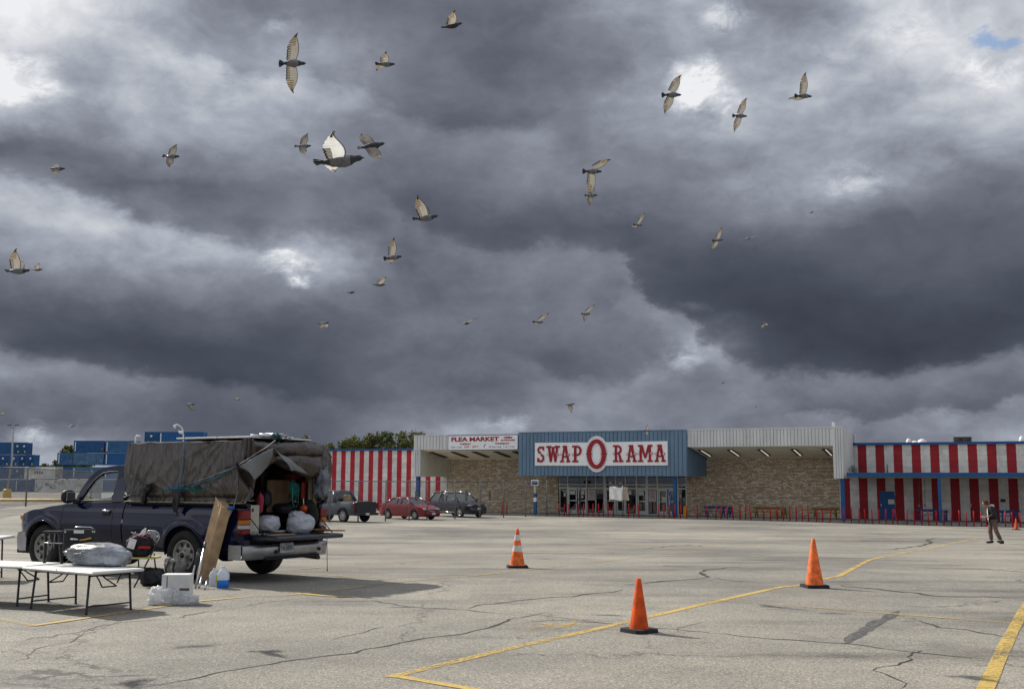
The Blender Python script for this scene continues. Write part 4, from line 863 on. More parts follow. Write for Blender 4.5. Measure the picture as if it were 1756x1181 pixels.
mb = MB(); arm = [at(314.5, 800, 60), at(314.5, 745, 60), at(313, 735, 60), at(308, 729.5, 60), at(302.5, 727.5, 60), at(299.5, 729.5, 60)]; arm[0].z = gz(arm[0].x, 60); mb.tube(arm, .034, 8); mb.build('pole', wm, Cp)
for q in (at(299.8, 731.5, 60), at(308.5, 741, 60), at(312.5, 742, 59.8)): mb = MB(); mb.lathe([(0,.10),(.07,.09),(.08,.0),(.06,-.06),(0,-.09)], 12, M=Matrix.Translation(q)); mb.build('dome_camera', wm, Cp)
Sl = thing('lamp_post', 'hooked white lamp just showing over the front end of the brown tarp', 'lamp post'); mb = MB(); pts = [at(232.5, 800, 66), at(232.5, 752, 66), at(233.5, 748.5, 66), at(236, 747, 66)]; pts[0].z = gz(pts[0].x, 66); mb.tube(pts, .05, 6); mb.build('pole', wm, Sl); mb = MB(); q = at(237.2, 747.6, 66); mb.blob(q, (.15,.1,.07), 10, 6, amp=0); mb.build('lamp_head', wm, Sl)
# ================================================================== CONTAINERS
CBLU = [mat('container_blue_deep', (.012,.075,.20), .55, var=.10, scale=1.2), mat('container_blue_mid', (.03,.11,.24), .55, var=.14, scale=1.0), mat('container_blue_pale', (.07,.155,.26), .6, var=.16, scale=1.1), mat('container_blue_bright', (.01,.09,.26), .5, var=.1)]
CWH = mat('container_white', (.74,.73,.69), .7, var=.12, scale=.9); CGR = mat('container_grey', (.45,.45,.44), .7, var=.15)
RAILW = mat('container_label_white', (.60,.63,.66), .6)
def container(x0, x1, y, z, m, lab, end='L', mark='white', graffiti=None, h=2.5, dy=2.44):
    t = thing('shipping_container', lab, 'shipping container', (x0, y, z), 0, 'shipping containers stacked in the yard'); W = x1-x0; mb = MB()
    mb.box((.06, .06, .05), (W-.06, dy-.06, h-.05))
    for zz in (0, h-.14):
        for q in ((0,0,W,.12), (0,dy-.12,W,dy)): mb.box((q[0], q[1]-.004, zz), (q[2], q[3], zz+.14))
    for q in ((0,-.01,.16,.15), (W-.16,-.01,W,.15), (0,dy-.15,.16,dy), (W-.16,dy-.15,W,dy)): mb.box((q[0]-.003, q[1], -.005), (q[2]+.003, q[3], h+.01))
    n = max(3, int((W-.4)/.55))
    if W > 3:
        for i in range(n):
            xx_ = .3+(W-.6)*(i+.5)/n; mb.box((xx_-.12, .02, .16), (xx_+.12, .056, h-.16))
    else:
        for xx_ in (.45, .95, W-.95, W-.45): mb.tube([(xx_, -.03, .15), (xx_, -.03, h-.15)], .03, 5)
        mb.box((W/2-.02, .02, .15), (W/2+.02, .056, h-.15))
    mb.build('body', m, t)
    if mark == 'white' and W > 3: MB().box((.26, .0, .25), (.46, .018, h-.25)).build('label_strip', RAILW, t)
    if mark == 'ends' and W <= 3:
        d = MB()
        for zz in (1.7, ): d.lathe([(.22, 0), (.22, .02), (0, .02)], 14, M=Matrix.Translation((W/2, -.06, zz)) @ Matrix.Rotation(R(90), 4, 'X'))
        d.build('emblem', RAILW, t); MB().box((W-.6, -.065, .35), (W-.35, -.045, .75)).build('placard', YM, t)
    if mark == 'placard' or graffiti is None and W > 3 and mark == 'white': MB().box((W-.45, 0, .6), (W-.28, .018, 1.0)).build('placard', mat('placard_orange', (.42,.17,.04), .6), t)
    if graffiti:
        g_ = MB(); rg = random.Random(int(x0*7)+5)
        for k in range(graffiti[1]):
            cx_ = rg.uniform(.6, W-.8); cz_ = rg.uniform(.5, h-.6); pts = [(cx_, -.02, cz_)]
            for j in range(7): pts.append((max(.3, min(W-.3, pts[-1][0]+rg.uniform(-.45, .5))), -.02, max(.3, min(h-.3, pts[-1][2]+rg.uniform(-.5, .5)))))
            g_.tube(pts, .035, 4)
        g_.build('scrawl', graffiti[0], t)
    return t
YC = 229.
def cx(px, Y=YC): return ray(px, 820)[0]*Y
z0_ = -.76
def lvl(i): return z0_+2.6*i
zz = 7.3167
K = [ # left px, right px, level, depth, material, mark, label, graffiti
 (-70/zz*1, 185/zz, 0, YC, CBLU[2], '', 'faded blue container on the ground at the far left end', None), (188/zz, 440/zz, 0, YC, CBLU[1], 'white', 'blue container with white strip on the ground left of the graffiti one', None),
 (443/zz, 858/zz, 0, YC, CWH, '', 'white container on the ground with a black scrawl all over', (DARK, 9)), (862/zz, 1290/zz, 0, YC, CWH, '', 'white container on the ground partly behind the truck cab with a small orange mark', (mat('placard_orange', (.42,.17,.04), .6), 2)),
 (-130/zz, 118/zz, 1, YC, CBLU[0], 'ends', 'dark blue container at second level, far left edge', None), (122/zz, 298/zz, 1, YC, CBLU[1], 'ends', 'blue container at second level left of the plain white one', None),
 (302/zz, 684/zz, 1, YC, CWH, '', 'plain white container at second level with faint grey lettering', None), (688/zz, 780/zz, 1, YC, CGR, '', 'short grey container end with dark marks right of the white one', (DARK, 3)), (784/zz, 895/zz, 1, YC, CBLU[1], '', 'dull blue container wedged right of the grey container end', None),
 (900/zz, 1285/zz, 1, YC, CBLU[2], 'white', 'pale blue container at second level behind the truck mirror', None), (1300/zz, 1690/zz, 1, YC, CBLU[1], 'white', 'blue container at second level seen through the truck window', None),
 (-60/zz, 105/zz, 2, YC, CBLU[0], 'ends', 'blue container at third level, far left behind the light pole', None), (107/zz, 213/zz, 2, YC, CBLU[1], 'ends', 'blue container end at third level just right of the light pole', None), (216/zz, 313/zz, 2, YC, CBLU[0], 'ends', 'blue container end with white dot at third level', None), (316/zz, 419/zz, 2, YC-1, CBLU[0], 'ends', 'rightmost container end of the left stack, at third level', None),
 (-200/zz, 150/zz, 3, YC, CBLU[0], '', 'long blue container on top of the left stack', None), (153/zz, 235/zz, 3, YC, CBLU[0], 'ends', 'topmost blue container end beside the light pole', None), (238/zz, 320/zz, 3, YC, CBLU[0], 'ends', 'topmost blue container end at the right of the left stack', None),
 (703/zz, 893/zz, 2, YC, CBLU[1], 'white', 'short blue container left of the tall right stack', None),
 (900/zz, 1285/zz, 2, YC, CBLU[2], 'placard', 'weathered pale blue container at third level of the tall right stack', None), (1300/zz, 1690/zz, 2, YC, CBLU[3], 'white', 'bright blue container at third level above the truck cab', None),
 (900/zz, 1285/zz, 3, YC, CBLU[0], 'white', 'deep blue container on top of the tall right stack', None), (1300/zz, 1690/zz, 3, YC, CBLU[1], 'white', 'dusty blue container on top, left edge of the brown tarp', None),
 (1300/zz, 1690/zz, 0, YC, CBLU[0], '', 'blue container at ground level behind the truck cab', None),
]
for a, b, l, y, m, mk, lab, gr in K:
    o = container(cx(a, y), cx(b, y), y, lvl(l)+(.0 if b < 70 else .45 if l > 1 else .1), m, lab, mark=mk, graffiti=gr)
# white container lettering
o = [q for q in C.objects if q.get('label') == 'plain white container at second level with faint grey lettering'][0]
mb = MB(); [mb.box((2.1+i*.5, -.02, 1.0), (2.42+i*.5, -.004, 1.6)) for i in range(4)]; mb.build('lettering', mat('faded_print', (.16,.17,.22), .7), o)
for k, (a, b, base, lab) in enumerate([(244.5, 268, 7.85, 'blue container end high above the front of the brown tarp'), (269, 346, 7.85, 'long blue container high behind the tarp top'), (244.5, 268, 5.25, 'blue container end hidden mostly by the tarp, second from the top')]):
    Y_ = 200; container(cx(a, Y_), cx(b, Y_), Y_, at(a, 740, Y_).z-2.5-(2.6 if k == 2 else 0), CBLU[0 if k != 1 else 3], lab, mark='ends' if k != 1 else 'white')
# ================================================================== TREES
LEAF = [mat('leaf_a', (.085,.10,.032), .95, var=.35, scale=.8, spec=.1), mat('leaf_b', (.15,.14,.045), .95, var=.35, scale=.8, spec=.1), mat('leaf_c', (.045,.06,.022), .95, var=.3, scale=.8, spec=.1), mat('leaf_rust', (.13,.075,.025), .95, var=.3, spec=.1)]
BARK = mat('bark', (.075,.06,.045), .9, var=.25)
def tree(x, y, h, r, lab, seed, n=2600, zc0=.35, ls=.34, cols=(0,1,2), tall=1., grp='trees beyond the market'):
    rg = random.Random(seed); zg = gz(x, y); t = thing('tree', lab, 'tree', (x, y, zg), 0, grp)
    tr = MB(); tr.tube([(0,0,-.2), (.1,0,h*.25), (0,.1,h*.55), (.1,.05,h*.85)], [.28,.22,.15,.04], 8)
    lobes = []
    for i in range(16):
        a = rg.uniform(0, 6.28); q = rg.uniform(.15, .85)*r; z = h*rg.uniform(zc0, .92); s = r*rg.uniform(.14, .38)*(1.2-.5*abs(z/h-.6))
        c = Vector((q*math.cos(a)*(1.15-z/h*.5), q*math.sin(a), z)); lobes.append((c, s))
        tr.tube([(0, 0, h*rg.uniform(.2, .5)), c*.55+Vector((0,0,z*.4)), c], [.09,.05,.015], 5)
    lobes.append((Vector((0,0,h*.93)), r*.28))
    tr.build('trunk', BARK, t); cr = MB()
    for i in range(n):
        c, s = rg.choice(lobes); d = Vector((rg.gauss(0,1), rg.gauss(0,1), rg.gauss(0,1))).normalized()*s*(rg.random()**.4)*rg.uniform(.75, 1.25); d.z *= .8*tall
        p = c+d; u = Vector((rg.gauss(0,1), rg.gauss(0,1), rg.gauss(0,1))).normalized(); w = u.orthogonal().normalized(); L_ = ls*rg.uniform(.5, 1.3)
        mi = cols[min(len(cols)-1, int(abs(rg.gauss(0, .5))*len(cols)*.8+(.6 if (int(c.x*7)+int(c.z*5)) % 3 == 0 else 0)))]
        cr.add([p-u*L_*.5, p+w*L_*.28, p+u*L_*.55, p-w*L_*.28], [(0,1,2,3)], mi)
    cr.build('crown', LEAF, t); return t
TY = 108.
for k, (px, top, r_, lab, cols) in enumerate([
    (524, 746, 1.7, 'tree tip just above the back corner of the brown tarp', (0,1,2)), (560, 762, 1.6, 'low bush tree left of the striped left wing', (1,2)), (583, 757, 2.0, 'pale green tree at the left of the row behind the striped wing', (1,0,2)),
    (606, 752, 2.3, 'rounded tree, second in the row behind the striped wing', (1,0,2)), (628, 744, 2.3, 'tall spiky tree touched with brown behind the striped wing', (0,3,2)), (643, 738.5, 2.2, 'tallest pointed tree behind the striped wing', (0,1,2)),
    (664, 743, 2.3, 'dark tree in the middle of the row behind the striped wing', (2,0,1)), (684, 741, 2.3, 'bushy tree left of the white canopy top', (0,1,2)), (702, 739, 2.4, 'tree nearest the white canopy corner', (1,0,2)), (722, 744, 2.0, 'tree peeping over the left white canopy', (0,1))]):
    x = ray(px, 760)[0]*TY; zt = at(px, top, TY).z; tree(x, TY+(k % 3)*2.5, zt-gz(x, TY)+(.2 if k else 0), r_, lab, 40+k, n=2200, zc0=.4, ls=.30, cols=cols, tall=1.15)
tree(cx(108, 236), 238, at(108, 765, 236).z+.8, 4.2, 'dark green tree between the container stacks', 70, n=3400, zc0=.4, ls=.6, cols=(2,0,1), grp='trees in the container yard')
tree(cx(122, 236), 240, at(108, 762, 236).z+.9, 3.4, 'olive tree touching the tall right container stack', 71, n=2600, zc0=.4, ls=.6, cols=(0,1,2), grp='trees in the container yard')
for k, (px, top, lab) in enumerate([(62, 799, 'low dark bush beyond the left container stack'), (74, 796.5, 'low dark bush in the gap between the stacks'), (86, 799, 'low dark bush left of the yard trees')]):
    tree(cx(px, 262), 262, at(px, top, 262).z+.8, 3.2, lab, 80+k, n=1300, zc0=.35, ls=.6, cols=(2,2,0), grp='bushes beyond the yard')
# weeds on the canopy roof
for px, top, lab, off, n in ((1463, 799.5, 'scraggly weed on the canopy roof beside the white box', 1.8, 90), (1521.5, 797, 'thin weed on the canopy roof against the striped wall', 3.5, 26)):
    x, _ = fs(px, 805, off); w = bw(x, off); h_ = fs(px, top, off)[1]-2.35; mb = MB(); rg = random.Random(int(px))
    for i in range(n):
        a = rg.uniform(0, 6.28); q = rg.uniform(.02, .3 if n > 50 else .08); zz_ = rg.uniform(0, h_); p = Vector((q*math.cos(a), q*math.sin(a), zz_)); u = Vector((rg.gauss(0,.6), rg.gauss(0,.6), 1)).normalized(); s = u.orthogonal()*.02
        mb.add([p-s, p+s, p+u*.16], [(0,1,2)])
    for i in range(5): mb.tube([(0,0,0), (rg.uniform(-.2,.2), rg.uniform(-.2,.2), h_*rg.uniform(.6,1))], .008, 3)
    tag(mb.build('weed', LEAF[0]), lab, 'weed', None, (w.x, w.y, 2.352))
# ================================================================== PARKED CARS
TYRE = mat('tyre_rubber', (.018,.018,.018), .85, var=.2, bump=.3, bscale=60); RIM = mat('rim_alloy', (.42,.42,.42), .35, metal=.8, var=.06); CARGL = glassmat('car_glass', (.10,.12,.12), .16); CHR = mat('chrome', (.55,.55,.56), .18, metal=1, var=.03)
LAMPW = mat('lamp_clear', (.36,.38,.39), .15); LAMPR = mat('lamp_red', (.16,.004,.008), .2, coat=.3); LAMPA = mat('lamp_amber', (.42,.13,.008), .25)
def wheel(parent, x, y, r, w, side, spokes=5, rimm=None):
    M_ = Matrix.Translation((x, y, r)) @ Matrix.Rotation(R(-90)*side, 4, 'X')
    mb = MB(); rr_ = r*.62; hw = w/2
    mb.lathe([(rr_, -hw), (r*.93, -hw), (r*.985, -hw*.75), (r, -hw*.35), (r, hw*.35), (r*.985, hw*.75), (r*.93, hw), (rr_, hw*.86), (rr_*.97, hw*.4)], 32, M=M_)
    t = mb.build('tyre', TYRE, parent)
    q = MB(); q.lathe([(rr_, hw*.9), (rr_*.93, hw*.86), (rr_*.88, hw*.4), (rr_*.88, hw*.2), (0, hw*.2)], 28, 1, M=M_); q.lathe([(rr_*1.0, hw*.9), (rr_*.9, hw*.9), (rr_*.9, hw*.7)], 28, 0, M=M_)
    for i in range(spokes):
        A = M_ @ Matrix.Rotation(2*math.pi*i/spokes, 4, 'Z'); q.add([A @ Vector(p) for p in ((rr_*.12,-rr_*.13,hw*.8),(rr_*.92,-rr_*.10,hw*.82),(rr_*.92,rr_*.10,hw*.82),(rr_*.12,rr_*.13,hw*.8),(rr_*.12,-rr_*.16,hw*.3),(rr_*.92,-rr_*.15,hw*.3),(rr_*.92,rr_*.15,hw*.3),(rr_*.12,rr_*.16,hw*.3))], [(0,1,2,3),(0,4,5,1),(1,5,6,2),(2,6,7,3)])
    q.lathe([(rr_*.2, hw*.5), (rr_*.2, hw*.85), (rr_*.1, hw*.9), (0, hw*.9)], 12, 0, M=M_); q.build('rim', [rimm or RIM, DARK], parent)
def interp(tab, x):
    if x <= tab[0][0]: return tab[0][1]
    for (a, b), (c, d) in zip(tab, tab[1:]):
        if x <= c: t = (x-a)/(c-a); t = t*t*(3-2*t); return b+(d-b)*t
    return tab[-1][1]
def xstations(x0, x1, hubs, r, step=.12):
    s = set(); n = int((x1-x0)/step)
    for i in range(n+1): s.add(round(x0+(x1-x0)*i/n, 4))
    for h in hubs:
        for k in range(-10, 11):
            x = h+r*math.sin(k*math.pi/20)
            if x0 < x < x1: s.add(round(x, 4))
    s = sorted(s); out = [s[0]]
    for x in s[1:]:
        if x-out[-1] > .004: out.append(x)
    return out
def sidepanel(xs, hubs, ar, hubz, rocker, top, yf, rows=9):
    P = []
    for x in xs:
        zb = rocker if not callable(rocker) else rocker(x)
        for h in hubs:
            d = abs(x-h)
            if d < ar: zb = max(zb, hubz+math.sqrt(max(0, ar*ar-d*d)))
        zt = top(x); P.append([(x, zb+(zt-zb)*j/(rows-1)) for j in range(rows)])
    return [[Vector((x, yf(x, z), z)) for x, z in row] for row in P]
def car(lab, name, cat, pos, heading, Lf, Lr, hw, hubs, wr, tops, gh, paint, spokes=5, rocker=.24, group=None, bed=False, rows=8):
    """tops: bonnet/boot/belt height table; gh: glasshouse (x base front, x roof front, x roof rear, x base rear, roof height)"""
    t = thing(name, lab, cat, pos, heading, group); x0, x1 = -Lr, Lf
    taper = lambda x: 1-.22*max(0, (x-(x1-.55))/.55)**2-.12*max(0, ((x0+.4)-x)/.4)**2
    top = lambda x: interp(tops, x)
    yf = lambda x, z: hw*taper(x)*(1-.10*max(0, (z-.72)/.4)**2-.06*max(0, (.5-z)/.3)**2)
    xs = xstations(x0, x1, hubs, wr*1.16); b = MB()
    for s in (1, -1): P = sidepanel(xs, hubs, wr*1.18, wr, rocker, top, yf, rows); b.grid([[Vector((p.x, p.y*s, p.z)) for p in row] for row in P], 0, True, flip=s > 0)
    P = [[Vector((x, yf(x, top(x))*k, top(x)+.035*(1-k*k))) for k in (-1,-.97,-.7,-.35,0,.35,.7,.97,1)] for x in xs]; b.grid(P, 0, True)
    for x in (x0, x1):
        e = [[Vector((x+(.10 if x > 0 else -.08)*math.sin(math.pi*min(1, j/6))*(1-k*k*.5), yf(x, rocker+(top(x)-rocker)*j/6)*k, rocker+(top(x)-rocker)*j/6)) for k in (-1,-.7,-.35,0,.35,.7,1)] for j in range(7)]; b.grid(e, 0, True, flip=x > 0)
    b.box((x0+.15, -hw*.8, rocker), (x1-.15, hw*.8, rocker+.25), 1)
    for h in hubs: b.box((h-wr*1.2, -hw*.93, rocker), (h+wr*1.2, hw*.6*0-hw*.45, wr*2.1), 1) if False else None
    b.build('body', [paint, BLACK], t)
    xa, xb_, xc, xd, hr = gh; c = MB(); gl = MB(); zb0, zb1 = top(xa)+.01, top(xd)+.01; wl, wt = hw*.90, hw*.70
    lo = lambda x, s: Vector((x, s*wl, top(x)+.0))
    # roof
    c.grid([[Vector((xb_+(xc-xb_)*i/8, k*wt, hr-.05*abs(i/4-1)**3-.03*k*k)) for k in (-1,-.8,-.4,0,.4,.8,1)] for i in range(9)], 0, True, flip=True)
    rz = lambda x: hr-.05*abs((x-xb_)/(xc-xb_)*2-1)**3-.03
    for s in (1, -1):
        A, Bq, Cq, D = lo(xa, s), Vector((xb_, s*wt, rz(xb_))), Vector((xc, s*wt, rz(xc))), lo(xd, s)
        for p, q, r_ in ((A, Bq, .045), (D, Cq, .06 if not bed else .1), (Bq, Cq, .03)): c.tube([p, q], r_, 6)
        n = 2 if not bed else 1
        for i in range(1, n+1):
            f = i/(n+1); px_ = xb_+(xc-xb_)*f; c.tube([Vector((px_+.02, s*wl*.995, top(px_))), Vector((px_, s*wt, rz(px_)))], .035, 6)
        gl.add([A, Bq, Cq, D], [(0,1,2,3)])
    a, b_ = [lo(xa, s) for s in (-1, 1)]; e, f = Vector((xb_, wt, rz(xb_))), Vector((xb_, -wt, rz(xb_))); gl.add([a, b_, e, f], [(0,1,2,3)])
    a, b_ = [lo(xd, s) for s in (-1, 1)]; e, f = Vector((xc, wt, rz(xc))), Vector((xc, -wt, rz(xc))); gl.add([a, b_, e, f], [(0,1,2,3)])
    c.build('roof', paint, t); gl.build('windows', CARGL, t)
    for s in (1, -1):
        for h in hubs: wheel(t, h, s*(hw-.12), wr, .2, s, spokes)
        mb = MB(); mb.blob((xa-.25, s*(hw+.07), top(xa)+.12), (.07,.11,.08), 10, 7, amp=0); mb.build('side_mirror', paint, t)
        for xq in ([xb_-.55, (xb_+xc)/2-.35] if not bed else [xb_-.7]): mb = MB(); mb.tube([(xq-.1, s*(yf(xq, top(xq)-.12)+.02), top(xq)-.12), (xq+.1, s*(yf(xq, top(xq)-.12)+.02), top(xq)-.12)], .016, 5); mb.build('door_handle', paint, t)
    st = MB()
    for s in (1, -1):
        for xq in ((xb_+xc)/2+.05, xb_+.35, xc-.25)[:(3 if not bed else 2)]:
            st.tube([(xq, s*(yf(xq, rocker+.1+j*.1)+.001), rocker+.1+(top(xq)-rocker-.12)*j/5) for j in range(6)], .006, 4)
    st.build('door_seam', BLACK, t)
    return t, top, yf
def lamps(t, x1, hw, z, zr, x0, f=(.12,.17,.06), r=(.05,.20,.12), m=LAMPW):
    for s in (1, -1):
        MB().blob((x1-.10, s*(hw*.70), z), f, 12, 8, amp=0).build('headlight', m, t); MB().blob((x0+.04, s*hw*.74, zr), r, 10, 8, amp=0).build('tail_light', LAMPR, t)
def plate(t, x, z, sgn, w=.30):
    MB().box((x-.01, -w/2, z-.07), (x+.01, w/2, z+.07)).build('licence_plate', mat('plate_white', (.5,.5,.48), .5), t)
RPAINT = mat('paint_dark_red', (.20,.010,.018), .28, var=.05, coat=.35); BPAINT = mat('paint_near_black', (.007,.008,.014), .25, var=.1, coat=.35); GPAINT = mat('paint_slate', (.035,.046,.060), .3, var=.08, coat=.35)
# red saloon
cp = at(703, 870, 72.5); cp.z = gz(cp.x, cp.y)
t, top, yf = car('dark red compact saloon parked behind the long fence', 'parked_car', 'car', cp, R(-41), 2.13, 2.17, .84, (-1.28, 1.27), .31, [(-2.17,.80),(-2.05,1.00),(-1.5,1.03),(-1,1.02),(.8,.98),(1.2,.93),(1.8,.80),(2.13,.62)], (1.15, .32, -.9, -1.62, 1.47), RPAINT, 7, .2, 'cars parked behind the fence')
lamps(t, 2.08, .84, .68, .88, -2.17, (.17,.15,.055)); plate(t, 2.24, .40, 1); mb = MB(); mb.rbox((2.12,-.42,.50),(2.22,.42,.66),.03); mb.box((2.10,-.55,.24),(2.235,.55,.34)); mb.build('grille', BLACK, t); MB().tube([(2.215,-.4,.58),(2.24,0,.54),(2.215,.4,.58)],.018,6).build('grille_trim', CHR, t)
# black SUV
cp = at(785, 868, 78); cp.z = gz(cp.x, cp.y)
t, top, yf = car('black seven-seat sport utility car parked right of the red saloon', 'parked_car', 'car', cp, R(-50), 2.35, 2.4, .93, (-1.42, 1.38), .365, [(-2.4,1.0),(-2.3,1.12),(-1,1.14),(.9,1.12),(1.3,1.10),(2.0,1.02),(2.35,.85)], (1.15, .45, -1.9, -2.28, 1.74), BPAINT, 5, .26, 'cars parked behind the fence')
lamps(t, 2.32, .93, .84, 1.05, -2.4, (.15,.18,.055)); plate(t, 2.48, .62, 1); mb = MB(); mb.rbox((2.38,-.5,.66),(2.465,.5,.92),.03); mb.build('grille', BLACK, t); mb = MB(); mb.tube([(2.40,-.55,.9),(2.47,0,.87),(2.40,.55,.9)],.02,6)
for s in (1,-1): mb.tube([(.6, s*.66, 1.76), (-1.7, s*.66, 1.77)], .02, 6); mb.tube([(-.95, s*.925,.36),(.95, s*.925,.36)], .025, 6)
mb.build('chrome_trim', CHR, t)
# slate pickup, seen from behind
cp = at(596, 872, 66.5); cp.z = gz(cp.x, cp.y)
t, top, yf = car('slate grey pickup parked behind the fence next to the covered truck', 'parked_pickup', 'pickup truck', cp+Vector((-.4,.2,0)), R(141), 3.0, 2.1, .97, (-1.15, 2.1), .41, [(-2.1,1.22),(-.3,1.22),(.2,1.24),(1.5,1.20),(2.2,1.16),(3.0,.98)], (1.55, .95, -.05, -.32, 1.90), GPAINT, 8, .42, 'cars parked behind the fence', bed=True)
MB().rbox((-2.2,-.82,.56),(-2.11,.82,1.22),.02).build('tailgate', mat('paint_dark_grey',(.02,.022,.025),.4), t); MB().rbox((-2.3,-.95,.42),(-2.12,.95,.58),.03).build('rear_bumper', DARK, t)
for s in (1,-1): MB().rbox((-2.19, s*.93-.09,.80),(-2.08, s*.93+.07,1.18),.02).build('tail_light', LAMPR, t)
plate(t, -2.31, .5, -1); MB().rbox((-.62,-.2,1.235),(-.40,.25,1.62),.02).build('bed_load', mat('wood_tan',(.35,.24,.12),.8), t)
# ================================================================== CONES
OR = mat('cone_orange', (.62,.080,.010), .65, var=.14, scale=9, dirt=(.36,.05,.012), spec=.15); OR2 = mat('cone_orange_worn', (.80,.15,.03), .65, var=.2, scale=11, dirt=(.36,.085,.035), spec=.15); BR = mat('cone_rubber', (.02,.02,.022), .8, var=.25); REF = mat('cone_reflector', (.58,.56,.53), .4, var=.08)
def cone(lab, p, h, w, m, bands=None, tilt=0, round_=True, rb=None, rz=.3):
    t = thing('traffic_cone', lab, 'traffic cone', p, rz, 'orange cones standing on the lot'); b = MB(); W = w/2; hh = .035*h/.7+.01
    k = W*.72
    octo = [(-W,-k),(-k,-W),(k,-W),(W,-k),(W,k),(k,W),(-k,W),(-W,k)] if round_ else [(-W,-W*.94),(-W*.94,-W),(W*.94,-W),(W,-W*.94),(W,W*.94),(W*.94,W),(-W*.94,W),(-W,W*.94)]
    b.prism(octo, lambda x, y, d: Vector((x*(1-d*.6), y*(1-d*.6), d)), hh); b.build('base', BR, t)
    r0 = rb or W*.53; r1 = .026; c = MB(); prof = [(r0*1.06, hh-.002, 0), (r0*1.02, hh+.02, 0)]; bands = bands or []
    zs = sorted({hh+.02, h, *[z*h for q in bands for z in q]}); R_ = lambda z: r0+(r1-r0)*(z-hh)/(h-hh)
    for z in zs[1:]:
        a = prof[-1][1]; mid = (a+z)/2/h; mi = 1 if any(q[0] < mid < q[1] for q in bands) else 0
        prof[-1] = (prof[-1][0], prof[-1][1], mi); prof.append((R_(z), z, 0))
    prof[-1] = (r1, h-.008, 0); prof += [(r1*.75, h, 0), (r1*.6, h-.01, 1 if False else 0), (r1*.5, h-.08, 0)]
    c.lathe(prof, 28, M=Matrix.Rotation(tilt, 4, 'Y')); c.build('body', [m, REF], t)
    return t
cone('plain orange cone nearest the camera on a broad black base', G(1096, 1083), .555, .33, OR, rz=.65, rb=.097); cone('scuffed orange cone standing on the yellow line right of centre', G(1397, 1007), .735, .345, OR2, rz=.12, rb=.128, round_=False)
cone('orange cone with two white reflective bands, left of centre', G(887, 973), .745, .39, OR2, rb=.14, bands=[(.42,.57),(.70,.84)], rz=.1, round_=False); cone('small distant orange cone before the blue bench at far right', G(1743, 908), .66, .40, OR, rz=.3)
# ================================================================== PERSON
def skin(name, verts, edges, radii, m, parent, roots=(0,), sub=2):
    me = bpy.data.meshes.new(name); me.from_pydata([tuple(v) for v in verts], edges, []); me.materials.append(m)
    o = bpy.data.objects.new(name, me); C.objects.link(o); o.parent = parent
    md = o.modifiers.new('skin', 'SKIN'); md.use_smooth_shade = True
    sv = me.skin_vertices[0].data
    for i, r in enumerate(radii): sv[i].radius = (r, r) if not isinstance(r, tuple) else r; sv[i].use_root = i in roots
    s = o.modifiers.new('sub', 'SUBSURF'); s.levels = sub; s.render_levels = sub
    return o
SKINM = mat('skin', (.36,.20,.13), .55, var=.08); JACK = mat('jacket_black', (.016,.017,.020), .8, var=.3, scale=9, bump=.3); PANT = mat('trousers_brown', (.13,.085,.07), .85, var=.15, bump=.2); HAIRM = mat('hair_brown', (.085,.035,.012), .7, var=.3); SHOE = mat('shoe_black', (.02,.02,.022), .6); SHIRT = mat('shirt_white', (.5,.48,.47), .8)
